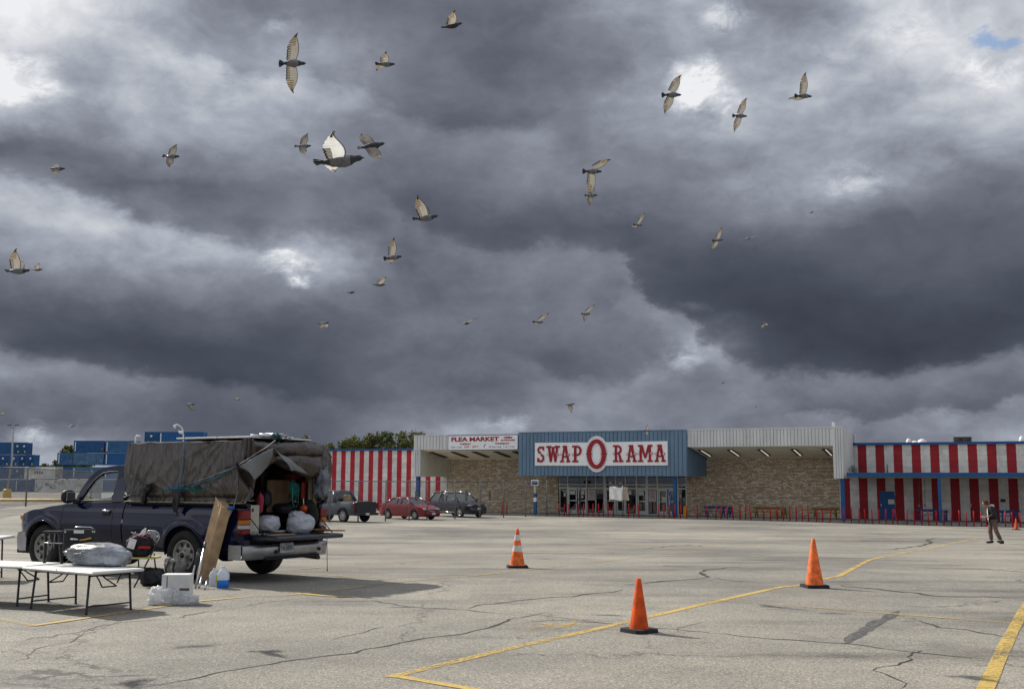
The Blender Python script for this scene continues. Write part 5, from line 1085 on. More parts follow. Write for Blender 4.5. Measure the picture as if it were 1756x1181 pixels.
def person():
    p = G(1704, 931.5); t = thing('person', 'person in black jacket and brown trousers walking left, head bowed over their hands', 'person', p, R(-14))
    # local: walks towards -x; y away from camera; one continuous body
    V = [(.02,0,.90),(.0,0,1.05),(-.03,0,1.22),(-.07,0,1.36),(-.13,0,1.42),(-.175,0,1.48),(-.225,0,1.545),   # pelvis..neck, head
         (-.05,-.17,1.35),(.03,-.23,1.12),(-.18,-.10,1.03),(-.23,-.07,1.02),   # near arm
         (-.07,.17,1.35),(-.06,.24,1.10),(-.30,.13,1.03),(-.34,.09,1.03),      # far arm
         (.03,-.09,.86),(.10,-.10,.48),(.27,-.09,.12),(.30,-.09,.06),(.20,-.09,.03),     # trailing leg (near)
         (.0,.09,.86),(-.10,.09,.50),(-.06,.09,.10),(-.08,.09,.05),(-.20,.09,.03)]        # leading leg
    E_ = [(0,1),(1,2),(2,3),(3,4),(4,5),(5,6),(3,7),(7,8),(8,9),(9,10),(3,11),(11,12),(12,13),(13,14),(0,15),(15,16),(16,17),(17,18),(18,19),(0,20),(20,21),(21,22),(22,23),(23,24)]
    rad = [.12,.12,.13,.12,.055,.075,.085,.06,.045,.033,.03,.06,.045,.033,.03,.085,.058,.042,.04,.03,.085,.058,.042,.04,.03]
    # fingers on both hands, curled round the small thing held
    for base, s in ((10, -1), (14, 1)):
        b = Vector(V[base])
        for k, (dy, dz, l) in enumerate(((-.026,.014,.040),(-.009,.02,.046),(.009,.018,.043),(.026,.010,.034))):
            a = b+Vector((-.030, dy*.9, dz-.006)); c = a+Vector((-l*.7, -s*.008, -.010)); n = len(V); V.extend([tuple(a), tuple(c), tuple(c+Vector((-l*.25, -s*.012, -l*.5)))]); E_.extend([(base, n), (n, n+1), (n+1, n+2)]); rad.extend([.010,.009,.008])
        n = len(V); a = b+Vector((-.01, -s*.028, .024)); V.extend([tuple(a), tuple(a+Vector((-.032, -s*.006, .012)))]); E_.extend([(base, n), (n, n+1)]); rad.extend([.011,.009])
    body = skin('body', V, E_, rad, SKINM, t, sub=1)
    # head detail: face looks down-left
    f = MB(); hc = Vector((-.235, 0, 1.545)); Mh = Matrix.Translation(hc) @ Matrix.Rotation(R(38), 4, 'Y') 
    f.blob(hc+Vector((0,0,0)), (.098,.080,.112), 14, 12, amp=.02, M=Matrix.Rotation(R(-40), 3, 'Y').to_4x4())
    for q, r_ in (((-.100,0,-.035),(.022,.014,.028)), ((-.078,0,-.085),(.018,.026,.010)), ((0,-.08,-.02),(.018,.010,.028)), ((0,.08,-.02),(.018,.010,.028)), ((-.060,0,-.110),(.03,.03,.02))):
        f.blob(hc+Matrix.Rotation(R(-40), 3, 'Y') @ Vector(q), r_, 8, 6, amp=0)
    o = f.build('face', SKINM, body); e = MB()
    for s in (-1, 1): e.blob(hc+Matrix.Rotation(R(-40), 3, 'Y') @ Vector((-.088, s*.032, .0)), (.010,.013,.008), 8, 6, amp=0)
    e.build('eye', BLACK, body)
    h = MB(); h.blob(hc+Vector((.022, 0, .030)), (.108,.094,.105), 16, 12, amp=.16, fr=9); h.blob(hc+Vector((-.055,0,.085)), (.055,.07,.035), 12, 8, amp=.2, fr=12); h.blob(hc+Vector((.06,0,-.03)), (.055,.07,.075), 12, 8, amp=.2, fr=12); h.build('hair', HAIRM, body)
    # jacket, hanging open over a white shirt
    JV = [(.02,0,.80),(.02,0,.95),(.0,0,1.10),(-.02,0,1.24),(-.055,0,1.37),(-.08,0,1.43),(-.05,-.18,1.36),(.035,-.245,1.12),(-.13,-.13,1.035),(-.05,.18,1.36),(-.06,.255,1.10),(-.25,.15,1.035)]
    skin('jacket', JV, [(0,1),(1,2),(2,3),(3,4),(4,5),(4,6),(6,7),(7,8),(4,9),(9,10),(10,11)], [(.185,.185),(.185,.185),(.175,.175),(.18,.18),(.15,.15),.09,.10,.085,.066,.10,.085,.066], JACK, t)
    fl = MB(); fl.grid([[Vector((-.12-.03*i+.02*j/5, .16-.02*i, 1.36-.62*j/5)) for j in range(6)] for i in range(4)]); fl.grid([[Vector((-.13-.02*i+.03*j/5, -.09-.03*i, 1.38-.60*j/5)) for j in range(6)] for i in range(3)]); fo = fl.build('jacket_front', JACK, t)
    md = fo.modifiers.new('s', 'SOLIDIFY'); md.thickness = .018
    s_ = MB(); s_.blob((-.115, .02, 1.19), (.075,.085,.22), 14, 10, amp=.08, seed=3); s_.blob((-.10, .0, .93), (.08,.08,.12), 12, 8, amp=.1, seed=5); s_.blob((.0, 0, 1.46), (.095,.115,.055), 14, 8, amp=.1, seed=9); s_.build('shirt', SHIRT, t)
    skin('trousers', [(.02,0,.90),(.03,-.09,.84),(.09,-.10,.50),(.255,-.09,.13),(.0,.09,.84),(-.095,.09,.52),(-.055,.09,.12)], [(0,1),(1,2),(2,3),(0,4),(4,5),(5,6)], [.14,.115,.088,.078,.115,.088,.078], PANT, t)
    for q, a in (((.235,-.09,.055), R(22)), ((-.12,.09,.05), R(-4))):
        sh = MB(); M_ = Matrix.Rotation(a, 4, 'Y'); sh.blob(q, (.145,.05,.045), 14, 8, amp=.03, M=M_, flat=.002 if a < 0 else None); sh.blob((q[0]+.07, q[1], q[2]+.03), (.065,.05,.05), 12, 8, amp=.03); sh.build('shoe', SHOE, t)
    MB().rbox((-.39,-.03,1.01),(-.30,.06,1.04),.01).build('held_paper', SHIRT, body)
person()
# ================================================================== PIGEONS
FP = translmat('feather_pale', (.32,.295,.255), .5); FB_ = translmat('feather_brown', (.07,.048,.03), .4); FT = translmat('feather_tan', (.36,.28,.19), .6); FD = mat('feather_dark', (.035,.036,.045), .6, var=.2, scale=30); FG = mat('feather_grey', (.15,.155,.17), .7, var=.15, scale=30); FWh = translmat('feather_white', (.75,.75,.72), .4); FRed = mat('pigeon_foot', (.3,.04,.03), .6)
def bird(px, py, ln, hd, A, B_, lab, white=False, dark=False, bl=.33, Y=None):
    """ln: bill-to-tail length in photo pixels; hd: heading as seen; A,B_: wing tips (dx, dy up, depth sign)"""
    Yd = Y or bl*1865/ln; o = at(px, py, Yd); k = bl/ln
    hx = Vector((hd[0], hd[2] if len(hd) > 2 else 0, hd[1])).normalized()
    def tip(w):
        v = Vector((w[0]*k, 0, w[1]*k)); Lw = max(.29, v.length*1.02)*bl/.33 if v.length < .29 else v.length; dy = w[2]*math.sqrt(max(0, Lw*Lw-v.length_squared))*(1 if len(w) < 4 else w[3]); return at(px+w[0], py-w[1], Yd+dy)-o
    WA, WB = tip(A), tip(B_); lat = (WA.normalized()-WB.normalized()); lat -= hx*lat.dot(hx)
    if lat.length < .3: lat = Vector((0, 1, 0))-hx*hx.y
    lat.normalize(); up = lat.cross(hx)
    if up.z < 0 and abs(up.z) > .2: up = -up
    mb = MB(); S = bl/.33
    prof = [(-.165,.004),(-.10,.016),(-.06,.030),(-.01,.043),(.035,.046),(.075,.036),(.098,.025),(.115,.021),(.132,.021),(.145,.014),(.152,.006),(.168,.001)]
    rows = []
    for i, (x, r) in enumerate(prof):
        off = .012*sm(.06, .13, x)-.006; rows.append([(hx*x+up*(off+math.sin(a)*r*.95)+lat*math.cos(a)*r)*S for a in [2*math.pi*j/10 for j in range(11)]])
    for i in range(len(rows)-1):
        x = prof[i][0]; mb.grid([rows[i], rows[i+1]], 2 if (x > .06 or x < -.08 or dark) else 3, True)
    # tail fan
    for j in range(7):
        a0, a1 = (j-3.5)*.13, (j-2.5)*.13
        f = lambda r, a: (hx*(-.062-r*math.cos(a))+lat*r*math.sin(a)+up*.002*((j % 2)*2-1))*S
        mb.add([f(.02, a0*.3), f(.104, a0-.03), f(.114, (a0+a1)/2), f(.104, a1+.03)], [(0,1,2,3)], 2)
    # wings
    for W, sg in ((WA, 1), (WB, -1)):
        Ls = W.length; w = W.normalized(); ch = -hx-w*(-hx).dot(w)
        if ch.length < .35: ch = (up.cross(w)); ch = ch if ch.dot(hx) < 0 else -ch
        ch.normalize(); nrm = w.cross(ch); c_ = min(1, .55+.45*abs(math.sqrt(max(0, 1-w.dot(hx)**2))))
        sh = hx*.035*S+lat*(.03*S*(1 if W.dot(lat) > 0 else -1))
        bend = lambda s: nrm*(.016*math.sin(math.pi*s)*S)
        lead = lambda s: -.030*math.sin(math.pi*min(1, s/.85))*S+.02*S*s*s
        trail = lambda s: (.118 if s < .45 else .118*(1-((s-.45)/.55)**1.6)*.9+.012)*S*c_
        n = 16
        for i in range(n):
            s0, s1 = i/n, (i+1)/n
            p = lambda s, e: sh+w*(Ls*s)+ch*e+bend(s)
            l0, l1, t0, t1 = lead(s0), lead(s1), trail(s0), trail(s1)
            cut = .62 if s0 < .5 else .30-.25*(s0-.5)
            m0, m1 = l0+(t0-l0)*cut, l1+(t1-l1)*cut
            mb.add([p(s0, l0), p(s1, l1), p(s1, m1), p(s0, m0)], [(0,1,2,3)], 4 if white else 0)
            mb.add([p(s0, l0-.003*S), p(s1, l1-.003*S), p(s1, l1+.005*S)+nrm*.001, p(s0, l0+.005*S)+nrm*.001], [(0,1,2,3)], 1 if not white else 3)
            # flight feathers, each with a pale vane and a brown vane
            sl_ = .55 if s0 > .5 else .12; q = s0+(s1-s0)*.55; tip_ = p(min(1, s0+sl_*.10*(s0)), t0*(1.0 if i % 2 else .93)); tip2 = p(min(1.0, s1+sl_*.10*s0), t1*.97)
            mid = lambda s, m_: p(s, m_)
            mb.add([mid(s0, m0), mid(q, m0+(m1-m0)*.55), tip2*.5+tip_*.5, tip_], [(0,1,2,3)], (4 if white and s0 > .45 else 0) if s0 < .5 else (4 if white else 6))
            mb.add([mid(q, m0+(m1-m0)*.55), mid(s1, m1), tip2, tip2*.5+tip_*.5], [(0,1,2,3)], 1 if not (white and s0 > .45) else 4)
            if s0 < .5: mb.add([tip_, tip2, tip2-ch*.014*S+nrm*.001, tip_-ch*.014*S+nrm*.001], [(0,1,2,3)], 2)
        # primaries' tips
        for i in range(4):
            s = .84+.05*i; q = sh+w*(Ls*s)+ch*(trail(s)*.5+lead(s)*.3)+bend(s); mb.add([q-ch*.012*S, q+ch*.012*S, q+w*(.030-.004*i)*S+ch*(.014-.006*i)*S], [(0,1,2)], 1)
    mb.blob(hx*-.04*S-up*.035*S, (.022*S,.010*S,.010*S), 8, 6, 5, amp=0)
    ob = mb.build('pigeon', [FP, FB_, FD, FG, FWh, FRed, FT]); tag(ob, lab, 'bird', 'pigeons flying over the lot', o); return ob
BI = [
 (502,109,49,(1,.02),(5,47,1),(-2,-46,-1),'pigeon with wings spread straight up and down, large, upper left'),
 (661,110,36,(1,-.05),(0,19,-1),(-18,-10,1),'pigeon with fanned dark tail and half-folded wing, right of the largest spread one'),
 (775,44,39,(1,.2),(3,24,-1),(-6,14,1),'pigeon flying near the top edge, one wing raised'),
 (520,250.6,30,(1,0),(6,20,1),(2,-12,-1),'small pigeon with one wing up, one down, left of the biggest bird'),
 (582,275,89,(1,.08),(-14,44,-1),(-14,-17,1),'biggest and nearest pigeon, blurred white wing raised'),
 (637,250,50,(1,.15),(-20,18,1),(14,-20,-1),'dark pigeon just right of the biggest bird, wings swept apart'),
 (730,373,46,(1,.1),(-16,36,-1),(-6,26,1),'pale-bellied pigeon with a raised brown wing, centre left'),
 (674,441.5,32.5,(1,.12),(1,31,-1),(-6,-8,1),'pigeon with a tall upright barred wing below the pale-bellied one'),
 (650,488,22,(1,-.05),(11,12,-1),(4,8,1),'small dark pigeon with wing slanting up, below the barred one'),
 (1152,163,36,(1,.02),(14,30,1),(-14,-29,-1),'pigeon with spread wings against the bright cloud gap'),
 (1378,165,32,(1,-.02),(2,38,-1),(-28,-3,1),'pigeon with one wing straight up and one trailing level, upper right'),
 (1269,199,27,(1,-.03),(10,28,1),(-11,-25,-1),'pigeon with slanting spread wings, right of the bright gap'),
 (1016,294,35,(1,0),(28,16,1),(-4,-38,-1),'pigeon with one wing hanging straight down, centre right'),
 (1014,335,23,(1,0),(3,15,1),(-4,-16,-1),'small pigeon directly under the wing of another'),
 (1094,386,16,(1,-.05),(11,19,-1),(-15,-2,1),'small pigeon, one wing up and one level, right of centre'),
 (1231,412,19,(1,.1),(6,20,1),(-12,-16,-1),'small pigeon with bent spread wings, second pair from the right'),
 (1282,409,14,(.7,-.1,-.9),(19,5,1),(-19,-1,-1),'small pigeon gliding with level wings, beside the bent-winged one'),
 (1391,364,12,(.5,0,-.9),(17,11,1),(-17,-3,-1),'small pigeon gliding at far right, wings in a shallow V'),
 (98,289,30,(1,-.05),(-4,7,1,.7),(-4,-8,-1,.7),'pigeon with wings nearly closed, far upper left'),
 (294,268,31,(1,-.05),(7,18,1,.6),(-4,-16,-1,.6),'pigeon with broad short wings, upper left'),
 (31,464,44,(1,0),(-4,35,-1),(4,18,1),'pigeon with a tall upright wing at the left edge'),
 (64,462,20,(1,0),(3,10,-1),(-2,6,1),'tiny pigeon just ahead of the left-edge one'),
 (601.5,501,16,(1,-.02),(-3,2,-1),(-2,1,1),'tiny dark pigeon with wings edge-on, left of centre'),
 (555,554,20,(1,.1),(-5,-9,-1),(7,-8,1),'pigeon with both wings bent down, left of centre'),
 (799,554,17,(1,-.15,-.6),(18,8,1),(-12,3,-1),'dark pigeon gliding with flat V wings, above the market sign board'),
 (923,552,19,(1,-.05),(17,13,-1),(-7,-4,1),'small pigeon with bright raised wing, above the blue fascia'),
 (1005,538,16,(1,0),(14,14,1),(-4,-12,-1),'small pigeon with spread wings, right of the bright-winged one'),
 (978,693,16,(1,.1),(2,-14,-1),(-1,-9,1),'small white-backed pigeon with wing straight down, just above the blue fascia'),
 (326,693,18,(1,.05),(7,-10,-1),(2,-6,1),'small pigeon with drooping wing above the brown tarp'),
 (407,684.5,10,(1,-.1),(-2,4,-1),(2,3,1),'tiny pigeon above the back half of the brown tarp'),
 (1310,554,13,(1,.15),(-5,-10,-1),(7,-4,1),'small pigeon with drooping wings under the big dark cloud'),
 (1109.5,738,11,(.8,0,.4),(1,9,1),(-1,-8,-1),'pigeon crossing the top edge of the blue fascia'),
 (123,730,13,(1,.12),(-9,-2,-1),(-4,1,1),'pale bird gliding low over the container stacks'),
 (1.5,710.5,10,(1,.3),(7,4,-1),(-5,-3,1),'pale bird at the very left edge over the light pole'),
 (1062,591,5,(1,0),(3,1,1),(-3,-1,-1),'speck-sized bird in the middle of the cloud, right of centre'),
 (1240,656.5,5,(1,0),(2,3,1),(-2,-2,-1),'speck-sized bird above the right white canopy'),
 (1296.5,698,4,(1,0),(2,2,1),(-2,-1,-1),'speck-sized bird nearest the right white canopy'),
 (253,629,4,(1,0),(2,2,1),(-2,-1,-1),'speck-sized pale bird above the truck cab'),
]
for k, q in enumerate(BI):
    bird(*q, white=(k == 4), dark=(k in (2, 5, 22, 24)))
# two more overhead, out of the picture, whose shadows fall on the lot
for k, (sx, sy, hh_) in enumerate(((335,1108,6.5), (228,1169,6.0))):
    g_ = G(sx, sy); q = g_+sd*(hh_/sd.z)
    u, v = q.x/q.y, (q.z-H)/q.y
    ob = bird(878, 590, 40, (1,.1,.5), (8,10,1), (-6,10,-1) if k else (-14,-6,-1), ['unseen pigeon casting the left of two shadows on the lot', 'unseen pigeon casting the shadow at the bottom edge'][k]); ob.location = q; ob.rotation_euler = (0, 0, .4*k)
# ================================================================== THE COVERED PICKUP  (local: x forwards, y to its left = towards the camera, z up)
TH = math.atan2(.514, -.857); AX = Vector((math.cos(TH), math.sin(TH), 0)); AY = Vector((-AX.y, AX.x, 0))
_a = G(315, 994); TR = Vector((_a.x, _a.y, 0))-AY*.93; TR.z = gz(TR.x, TR.y)-.005
def sp(px, py, s=.97):
    """pixel -> (x, z) on the truck's side plane y=s"""
    u, v = ray(px, py); bx, by = TR.x+AY.x*s, TR.y+AY.y*s; t = (u*by-bx)/(AX.x-u*AX.y); return t, H+v*(by+AX.y*t)-TR.z
def bp(px, py, t):
    """pixel -> (y, z) on the plane x=t"""
    u, v = ray(px, py); bx, by = TR.x+AX.x*t, TR.y+AX.y*t; s = (u*by-bx)/(AY.x-u*AY.y); return s, H+v*(by+AY.y*s)-TR.z
def S3(px, py, s=.97): t, z = sp(px, py, s); return Vector((t, s, z))
def B3(px, py, t): s, z = bp(px, py, t); return Vector((t, s, z))
TP = mat('paint_midnight_blue', (.003,.006,.026), .09, var=.12, scale=1.5, coat=.2, metal=0, spec=.2); TPB = mat('truck_black_trim', (.012,.012,.014), .6)
BUMP = mat('bumper_metal', (.36,.36,.37), .33, metal=.75, var=.15, scale=4)
T = thing('covered_pickup', 'dark blue pickup with open tailgate and brown tarp shelter tied over its bed', 'pickup truck', TR, TH)
FX = 4.43; RX = -1.27; HB = 3.52; WR = .40; W = .97; CB = 1.50; DR, DF = 1.74, 3.06
def yside(x, z):
    y = W-.015+.022*math.exp(-((z-.80)/.12)**2)
    y -= .075*max(0, (z-.98)/.24)**2 if z > .98 else 0
    y -= .05*max(0, (.66-z)/.2)**1.5 if z < .66 else 0
    if x > 3.95: y -= .24*((x-3.95)/.48)**2.4
    if x < -.95: y -= .03*((-.95-x)/.3)**2
    for h in (0, HB):
        d = math.hypot(x-h, (z-WR)); y += .030*math.exp(-((d-.50)/.07)**2)
    return y
ttop = lambda x: interp([(-1.3,1.225),(1.5,1.215),(1.74,1.20),(2.55,1.20),(2.75,1.185),(3.3,1.13),(3.8,1.06),(4.2,.98),(4.46,.87)], x)
rock = lambda x: .50 if x > -.5 else .46
def panel(name, x0, x1, par=T, m=TP, lab=None):
    out = []
    for s in (1, -1):
        xs = xstations(x0, x1, [h for h in (0, HB) if x0 < h < x1], .47, .10)
        P = sidepanel(xs, [h for h in (0, HB) if x0 < h < x1], .475, WR, rock, ttop, yside, 16)
        mb = MB(); mb.grid([[Vector((p.x, p.y*s, p.z)) for p in row] for row in P], 0, True, flip=s > 0)
        out.append(mb.build(name, m, par, lab))
        for h in (0, HB):
            if x0 < h < x1: # arch lip and black liner
                q = [(h+.475*math.cos(a), s*(yside(h+.475*math.cos(a), WR+.475*math.sin(a))+.004), WR+.475*math.sin(a)) for a in [math.pi*i/18-.02 for i in range(19)]]
                MB().tube(q, .013, 6).build('wheel_arch_lip', m, par)
                lin_ = MB(); lin_.grid([[Vector((h+.472*math.cos(a), s*k, WR+.472*math.sin(a))) for k in (.93, .55)] for a in [math.pi*i/14 for i in range(15)]]); lin_.build('wheel_arch_liner', TPB, par)
    return out
beds = panel('bed_side', RX, CB-.03); doors = panel('door', DR, DF-.008); cabq = panel('cab_corner', CB+.0, DR-.008); fend = panel('front_fender', DF, FX)
# bonnet
mb = MB(); mb.grid([[Vector((x, k*yside(x, ttop(x)), ttop(x)+.06*(1-k*k)*(1-sm(4.0, 4.43, x))+.022*(1 if abs(k) < .62 else 0)*(1-sm(4.1,4.42,x)))) for k in (-1,-.97,-.8,-.64,-.58,-.3,0,.3,.58,.64,.8,.97,1)] for x in [2.62+i*.08 for i in range(22)]+[FX]], 0, True); mb.build('bonnet', TP, T)
# front end
fr_ = MB(); fr_.grid([[Vector((FX+.02-.42*abs(k)**3, k*.88, z)) for k in (-.98,-.7,-.4,0,.4,.7,.98)] for z in (.60,.72,.86)], 0, True, flip=True); fr_.build('grille', [CHR], T)
for s in (1, -1):
    MB().blob((4.20, s*.78, .83), (.16,.10,.115), 14, 10, amp=0).build('headlight', LAMPW, T); MB().blob((4.24, s*.81, .92), (.13,.085,.06), 12, 8, amp=0).build('indicator', LAMPA, T)
fb_ = MB(); prof = [(.33,-.07),(.36,0),(.50,.03),(.60,.03),(.66,0),(.67,-.08)]
fb_.grid([[Vector((4.50+o-.30*abs(k)**4, k*.985, z)) for z, o in prof] for a, k in [(0, -1+i/12) for i in range(25)]], 0, True)
for s in (1, -1): fb_.grid([[Vector((4.20-.07*j, s*(.985-.006*j), z)) if j else Vector((4.20+o, s*.985, z)) for z, o in prof] for j in range(4)], 0, True, flip=s < 0)
fb_.build('front_bumper', BUMP, T)
MB().box((3.9, -.85, .28), (4.4, .85, .36)).build('air_dam', TPB, T)
# cab glasshouse
def side_pt(x, z): f = (z-1.20)/.58; return Vector((x, .905-.16*f-.03*f*f, z))
sy_ = lambda z: .905-.16*(z-1.20)/.58-.03*((z-1.20)/.58)**2
def SP2(px, py):
    y = .905
    for _ in range(5): x, z = sp(px, py, y); y = sy_(z)
    return x, z
outer = [SP2(*p) for p in ((127,861),(140.5,836.5),(154.6,816.8),(168.6,805.6),(177,802),(186,800),(196,798.6),(206,798),(219,797.5),(217,815),(214.5,838),(211.5,859.5))]
inner = [SP2(*p) for p in ((137.7,858.5),(150,838),(160,824.5),(168.6,816.6),(177.4,810.8),(186,808.8),(195,808.2),(202,808.2),(203.4,811),(200.5,822),(196.8,838),(191.8,857))]
XRF, ZRF = outer[3]; XRB, ZRB = outer[8]
roofz = lambda x: interp([(XRB, ZRB+.02), ((XRB+XRF)/2, ZRB+.03), (XRF-.12, ZRF+.035), (XRF, ZRF+.015)], x)
cab = MB()
for s in (1, -1):
    f = lambda p: Vector((side_pt(*p).x, s*side_pt(*p).y, p[1]))
    n = len(outer); vs = [f(p) for p in outer]+[f(p) for p in inner]+[f(p)-Vector((0, s*.05, 0)) for p in inner]
    fs_ = [(i, (i+1) % n, n+(i+1) % n, n+i) for i in range(n)]+[(n+i, n+(i+1) % n, 2*n+(i+1) % n, 2*n+i) for i in range(n)]
    if s < 0: fs_ = [q[::-1] for q in fs_]
    cab.add(vs, fs_, 0, False)
oz = lambda x: interp(sorted((p[0], p[1]) for p in outer[3:9]), x)
cab.grid([[Vector((x+.05*(1-k*k)*(x > XRF-.05), k*sy_(oz(x)), oz(x)+.05*(1-k*k))) for k in (-1,-.9,-.6,-.3,0,.3,.6,.9,1)] for x in [XRB+(XRF-XRB)*i/8 for i in range(9)]], 0, True)
cab.build('cab', TP, T)
for s in (1, -1):
    w_ = MB(); w_.add([Vector((p[0], s*(side_pt(*p).y-.03), p[1])) for p in inner], [tuple(range(len(inner)))]); wo = w_.build('side_window', glassmat('truck_glass', (.72,.78,.78), .05), T)
    seal = MB(); seal.tube([Vector((p[0], s*(side_pt(*p).y-.012), p[1])) for p in inner+inner[:1]], .014, 5); seal.build('window_seal', TPB, wo)
MB().grid([[Vector((outer[0][0]+.10*(1-k*k)+(XRF+.05*(1-k*k)-outer[0][0]-.10*(1-k*k))*j/5, k*(.88+(sy_(ZRF)-.90)*j/5), 1.18+(ZRF+.05*(1-k*k)-1.18)*j/5)) for k in (-1,-.6,-.2,.2,.6,1)] for j in range(6)]).build('windscreen', glassmat('truck_glass', (.72,.78,.78), .05), T)
rw = MB(); rw.add([(1.49,-.86,1.2),(1.49,.86,1.2),(1.49,.80,1.30),(1.49,-.80,1.30)], [(0,1,2,3)]); rw.add([(1.49,-.84,1.3),(1.49,-.62,1.3),(1.49,-.58,1.7),(1.49,-.70,1.86)], [(0,1,2,3)]); rw.add([(1.49,.84,1.3),(1.49,.62,1.3),(1.49,.58,1.7),(1.49,.70,1.86)], [(0,3,2,1)]); rw.add([(1.49,-.70,1.86),(1.49,-.58,1.7),(1.49,.58,1.7),(1.49,.70,1.86)], [(0,1,2,3)]); rw.build('cab_back', TP, T)
# inside
it = MB(); it.rbox((2.30,-.84,.98),(2.74,.84,1.20),.05); it.box((1.52,-.9,.45),(2.9,.9,.55)); it.rbox((1.58,-.8,.6),(2.05,.8,.92),.06); it.rbox((1.54,-.8,.85),(1.70,.8,1.22),.05); it.build('interior', mat('interior_grey',(.05,.05,.05),.8), T)
for s in (1, -1): MB().rbox((1.56, s*.42-.14, 1.22), (1.65, s*.42+.14, 1.42), .03).build('headrest', mat('interior_grey',(.05,.05,.05),.8), T)
sw = MB(); Ms = Matrix.Translation((2.20, .42, 1.20)) @ Matrix.Rotation(R(-62), 4, 'Y'); sw.tube([Ms @ Vector((.19*math.cos(a), .19*math.sin(a), 0)) for a in [2*math.pi*i/24 for i in range(25)]], .016, 6); sw.tube([Ms @ Vector((.17,0,0)), Ms @ Vector((-.17,0,0))], .018, 5); sw.tube([Ms @ Vector((0,.17,0)), Ms @ Vector((0,-.0,0))], .018, 5); sw.build('steering_wheel', mat('wheel_grey',(.10,.11,.12),.5), T)
mr_ = MB(); mr_.rbox((2.05,-.12,1.60),(2.08,.12,1.67),.02); mr_.build('rear_view_mirror', TPB, T); MB().blob((2.02,.02,1.52),(.03,.03,.07),8,8,amp=.1).build('hanging_charm', RED, T)
# mirror, handle, mouldings
for s in (1, -1):
    mm = MB(); c = Vector((2.78, s*1.06, 1.30)); mm.blob(c, (.075,.125,.115), 18, 12, amp=0); mm.tube([(2.66, s*.90, 1.20), (2.74, s*.98, 1.22)], .045, 8); mo = mm.build('side_mirror', TPB, T)
    MB().rbox((2.700, s*1.06-.085, 1.225), (2.709, s*1.06+.085, 1.375), .003).build('mirror_glass', CHR, mo)
    dh = MB(); y = yside(1.86, 1.03); dh.rbox((1.80, s*(y+.006)-.012, .985), (1.99, s*(y+.006)+.012, 1.07), .012); dh.build('handle_cup', TPB, doors[0 if s > 0 else 1]); MB().tube([(1.80, s*(y+.01), 1.065), (1.83, s*(y+.036), 1.075), (1.96, s*(y+.036), 1.075), (1.99, s*(y+.01), 1.065)], .013, 6).build('handle', CHR, doors[0 if s > 0 else 1])
und = MB(); und.box((-1.15,-.80,.42),(4.0,.80,.56)); und.box((-1.2,-.93,.50),(-.50,.93,.70)); und.box((.50,-.93,.50),(1.5,.93,.72)); und.box((3.02-.0,-.90,.5),(3.03,.90,1.1)); und.box((.45,-.89,.53),(3.03,.89,.58)); und.box((-.47,-.56,.5),(.47,.56,1.0)); und.box((3.05,-.56,.5),(3.99,.56,1.0)); und.build('underbody', TPB, T)
ax_ = MB(); ax_.tube([(0,-.7,.40),(0,.7,.40)], .05, 8); ax_.blob((0,0,.40),(.15,.17,.15),12,8,amp=.02); ax_.tube([(.6,.45,.45),(-.7,.45,.42)], .03, 5); ax_.tube([(.6,-.45,.45),(-.7,-.45,.42)], .03, 5); ax_.build('rear_axle', TPB, T)
q = MB(); q.tube([(-.2,-.55,.36),(-.9,-.75,.35),(-1.36,-.72,.33)], .035, 8); q.build('exhaust_pipe', mat('rusty_pipe',(.10,.06,.04),.7,metal=.4), T); mb = MB(); mb.tube([(-1.0,0,.42),(-1.32,0,.42)], .035, 4); mb.box((-1.38,-.06,.385),(-1.28,.06,.44)); mb.build('tow_hitch', TPB, T)
RM2 = mat('rim_silver_dull', (.25,.24,.22), .42, metal=.55, var=.12, scale=8)
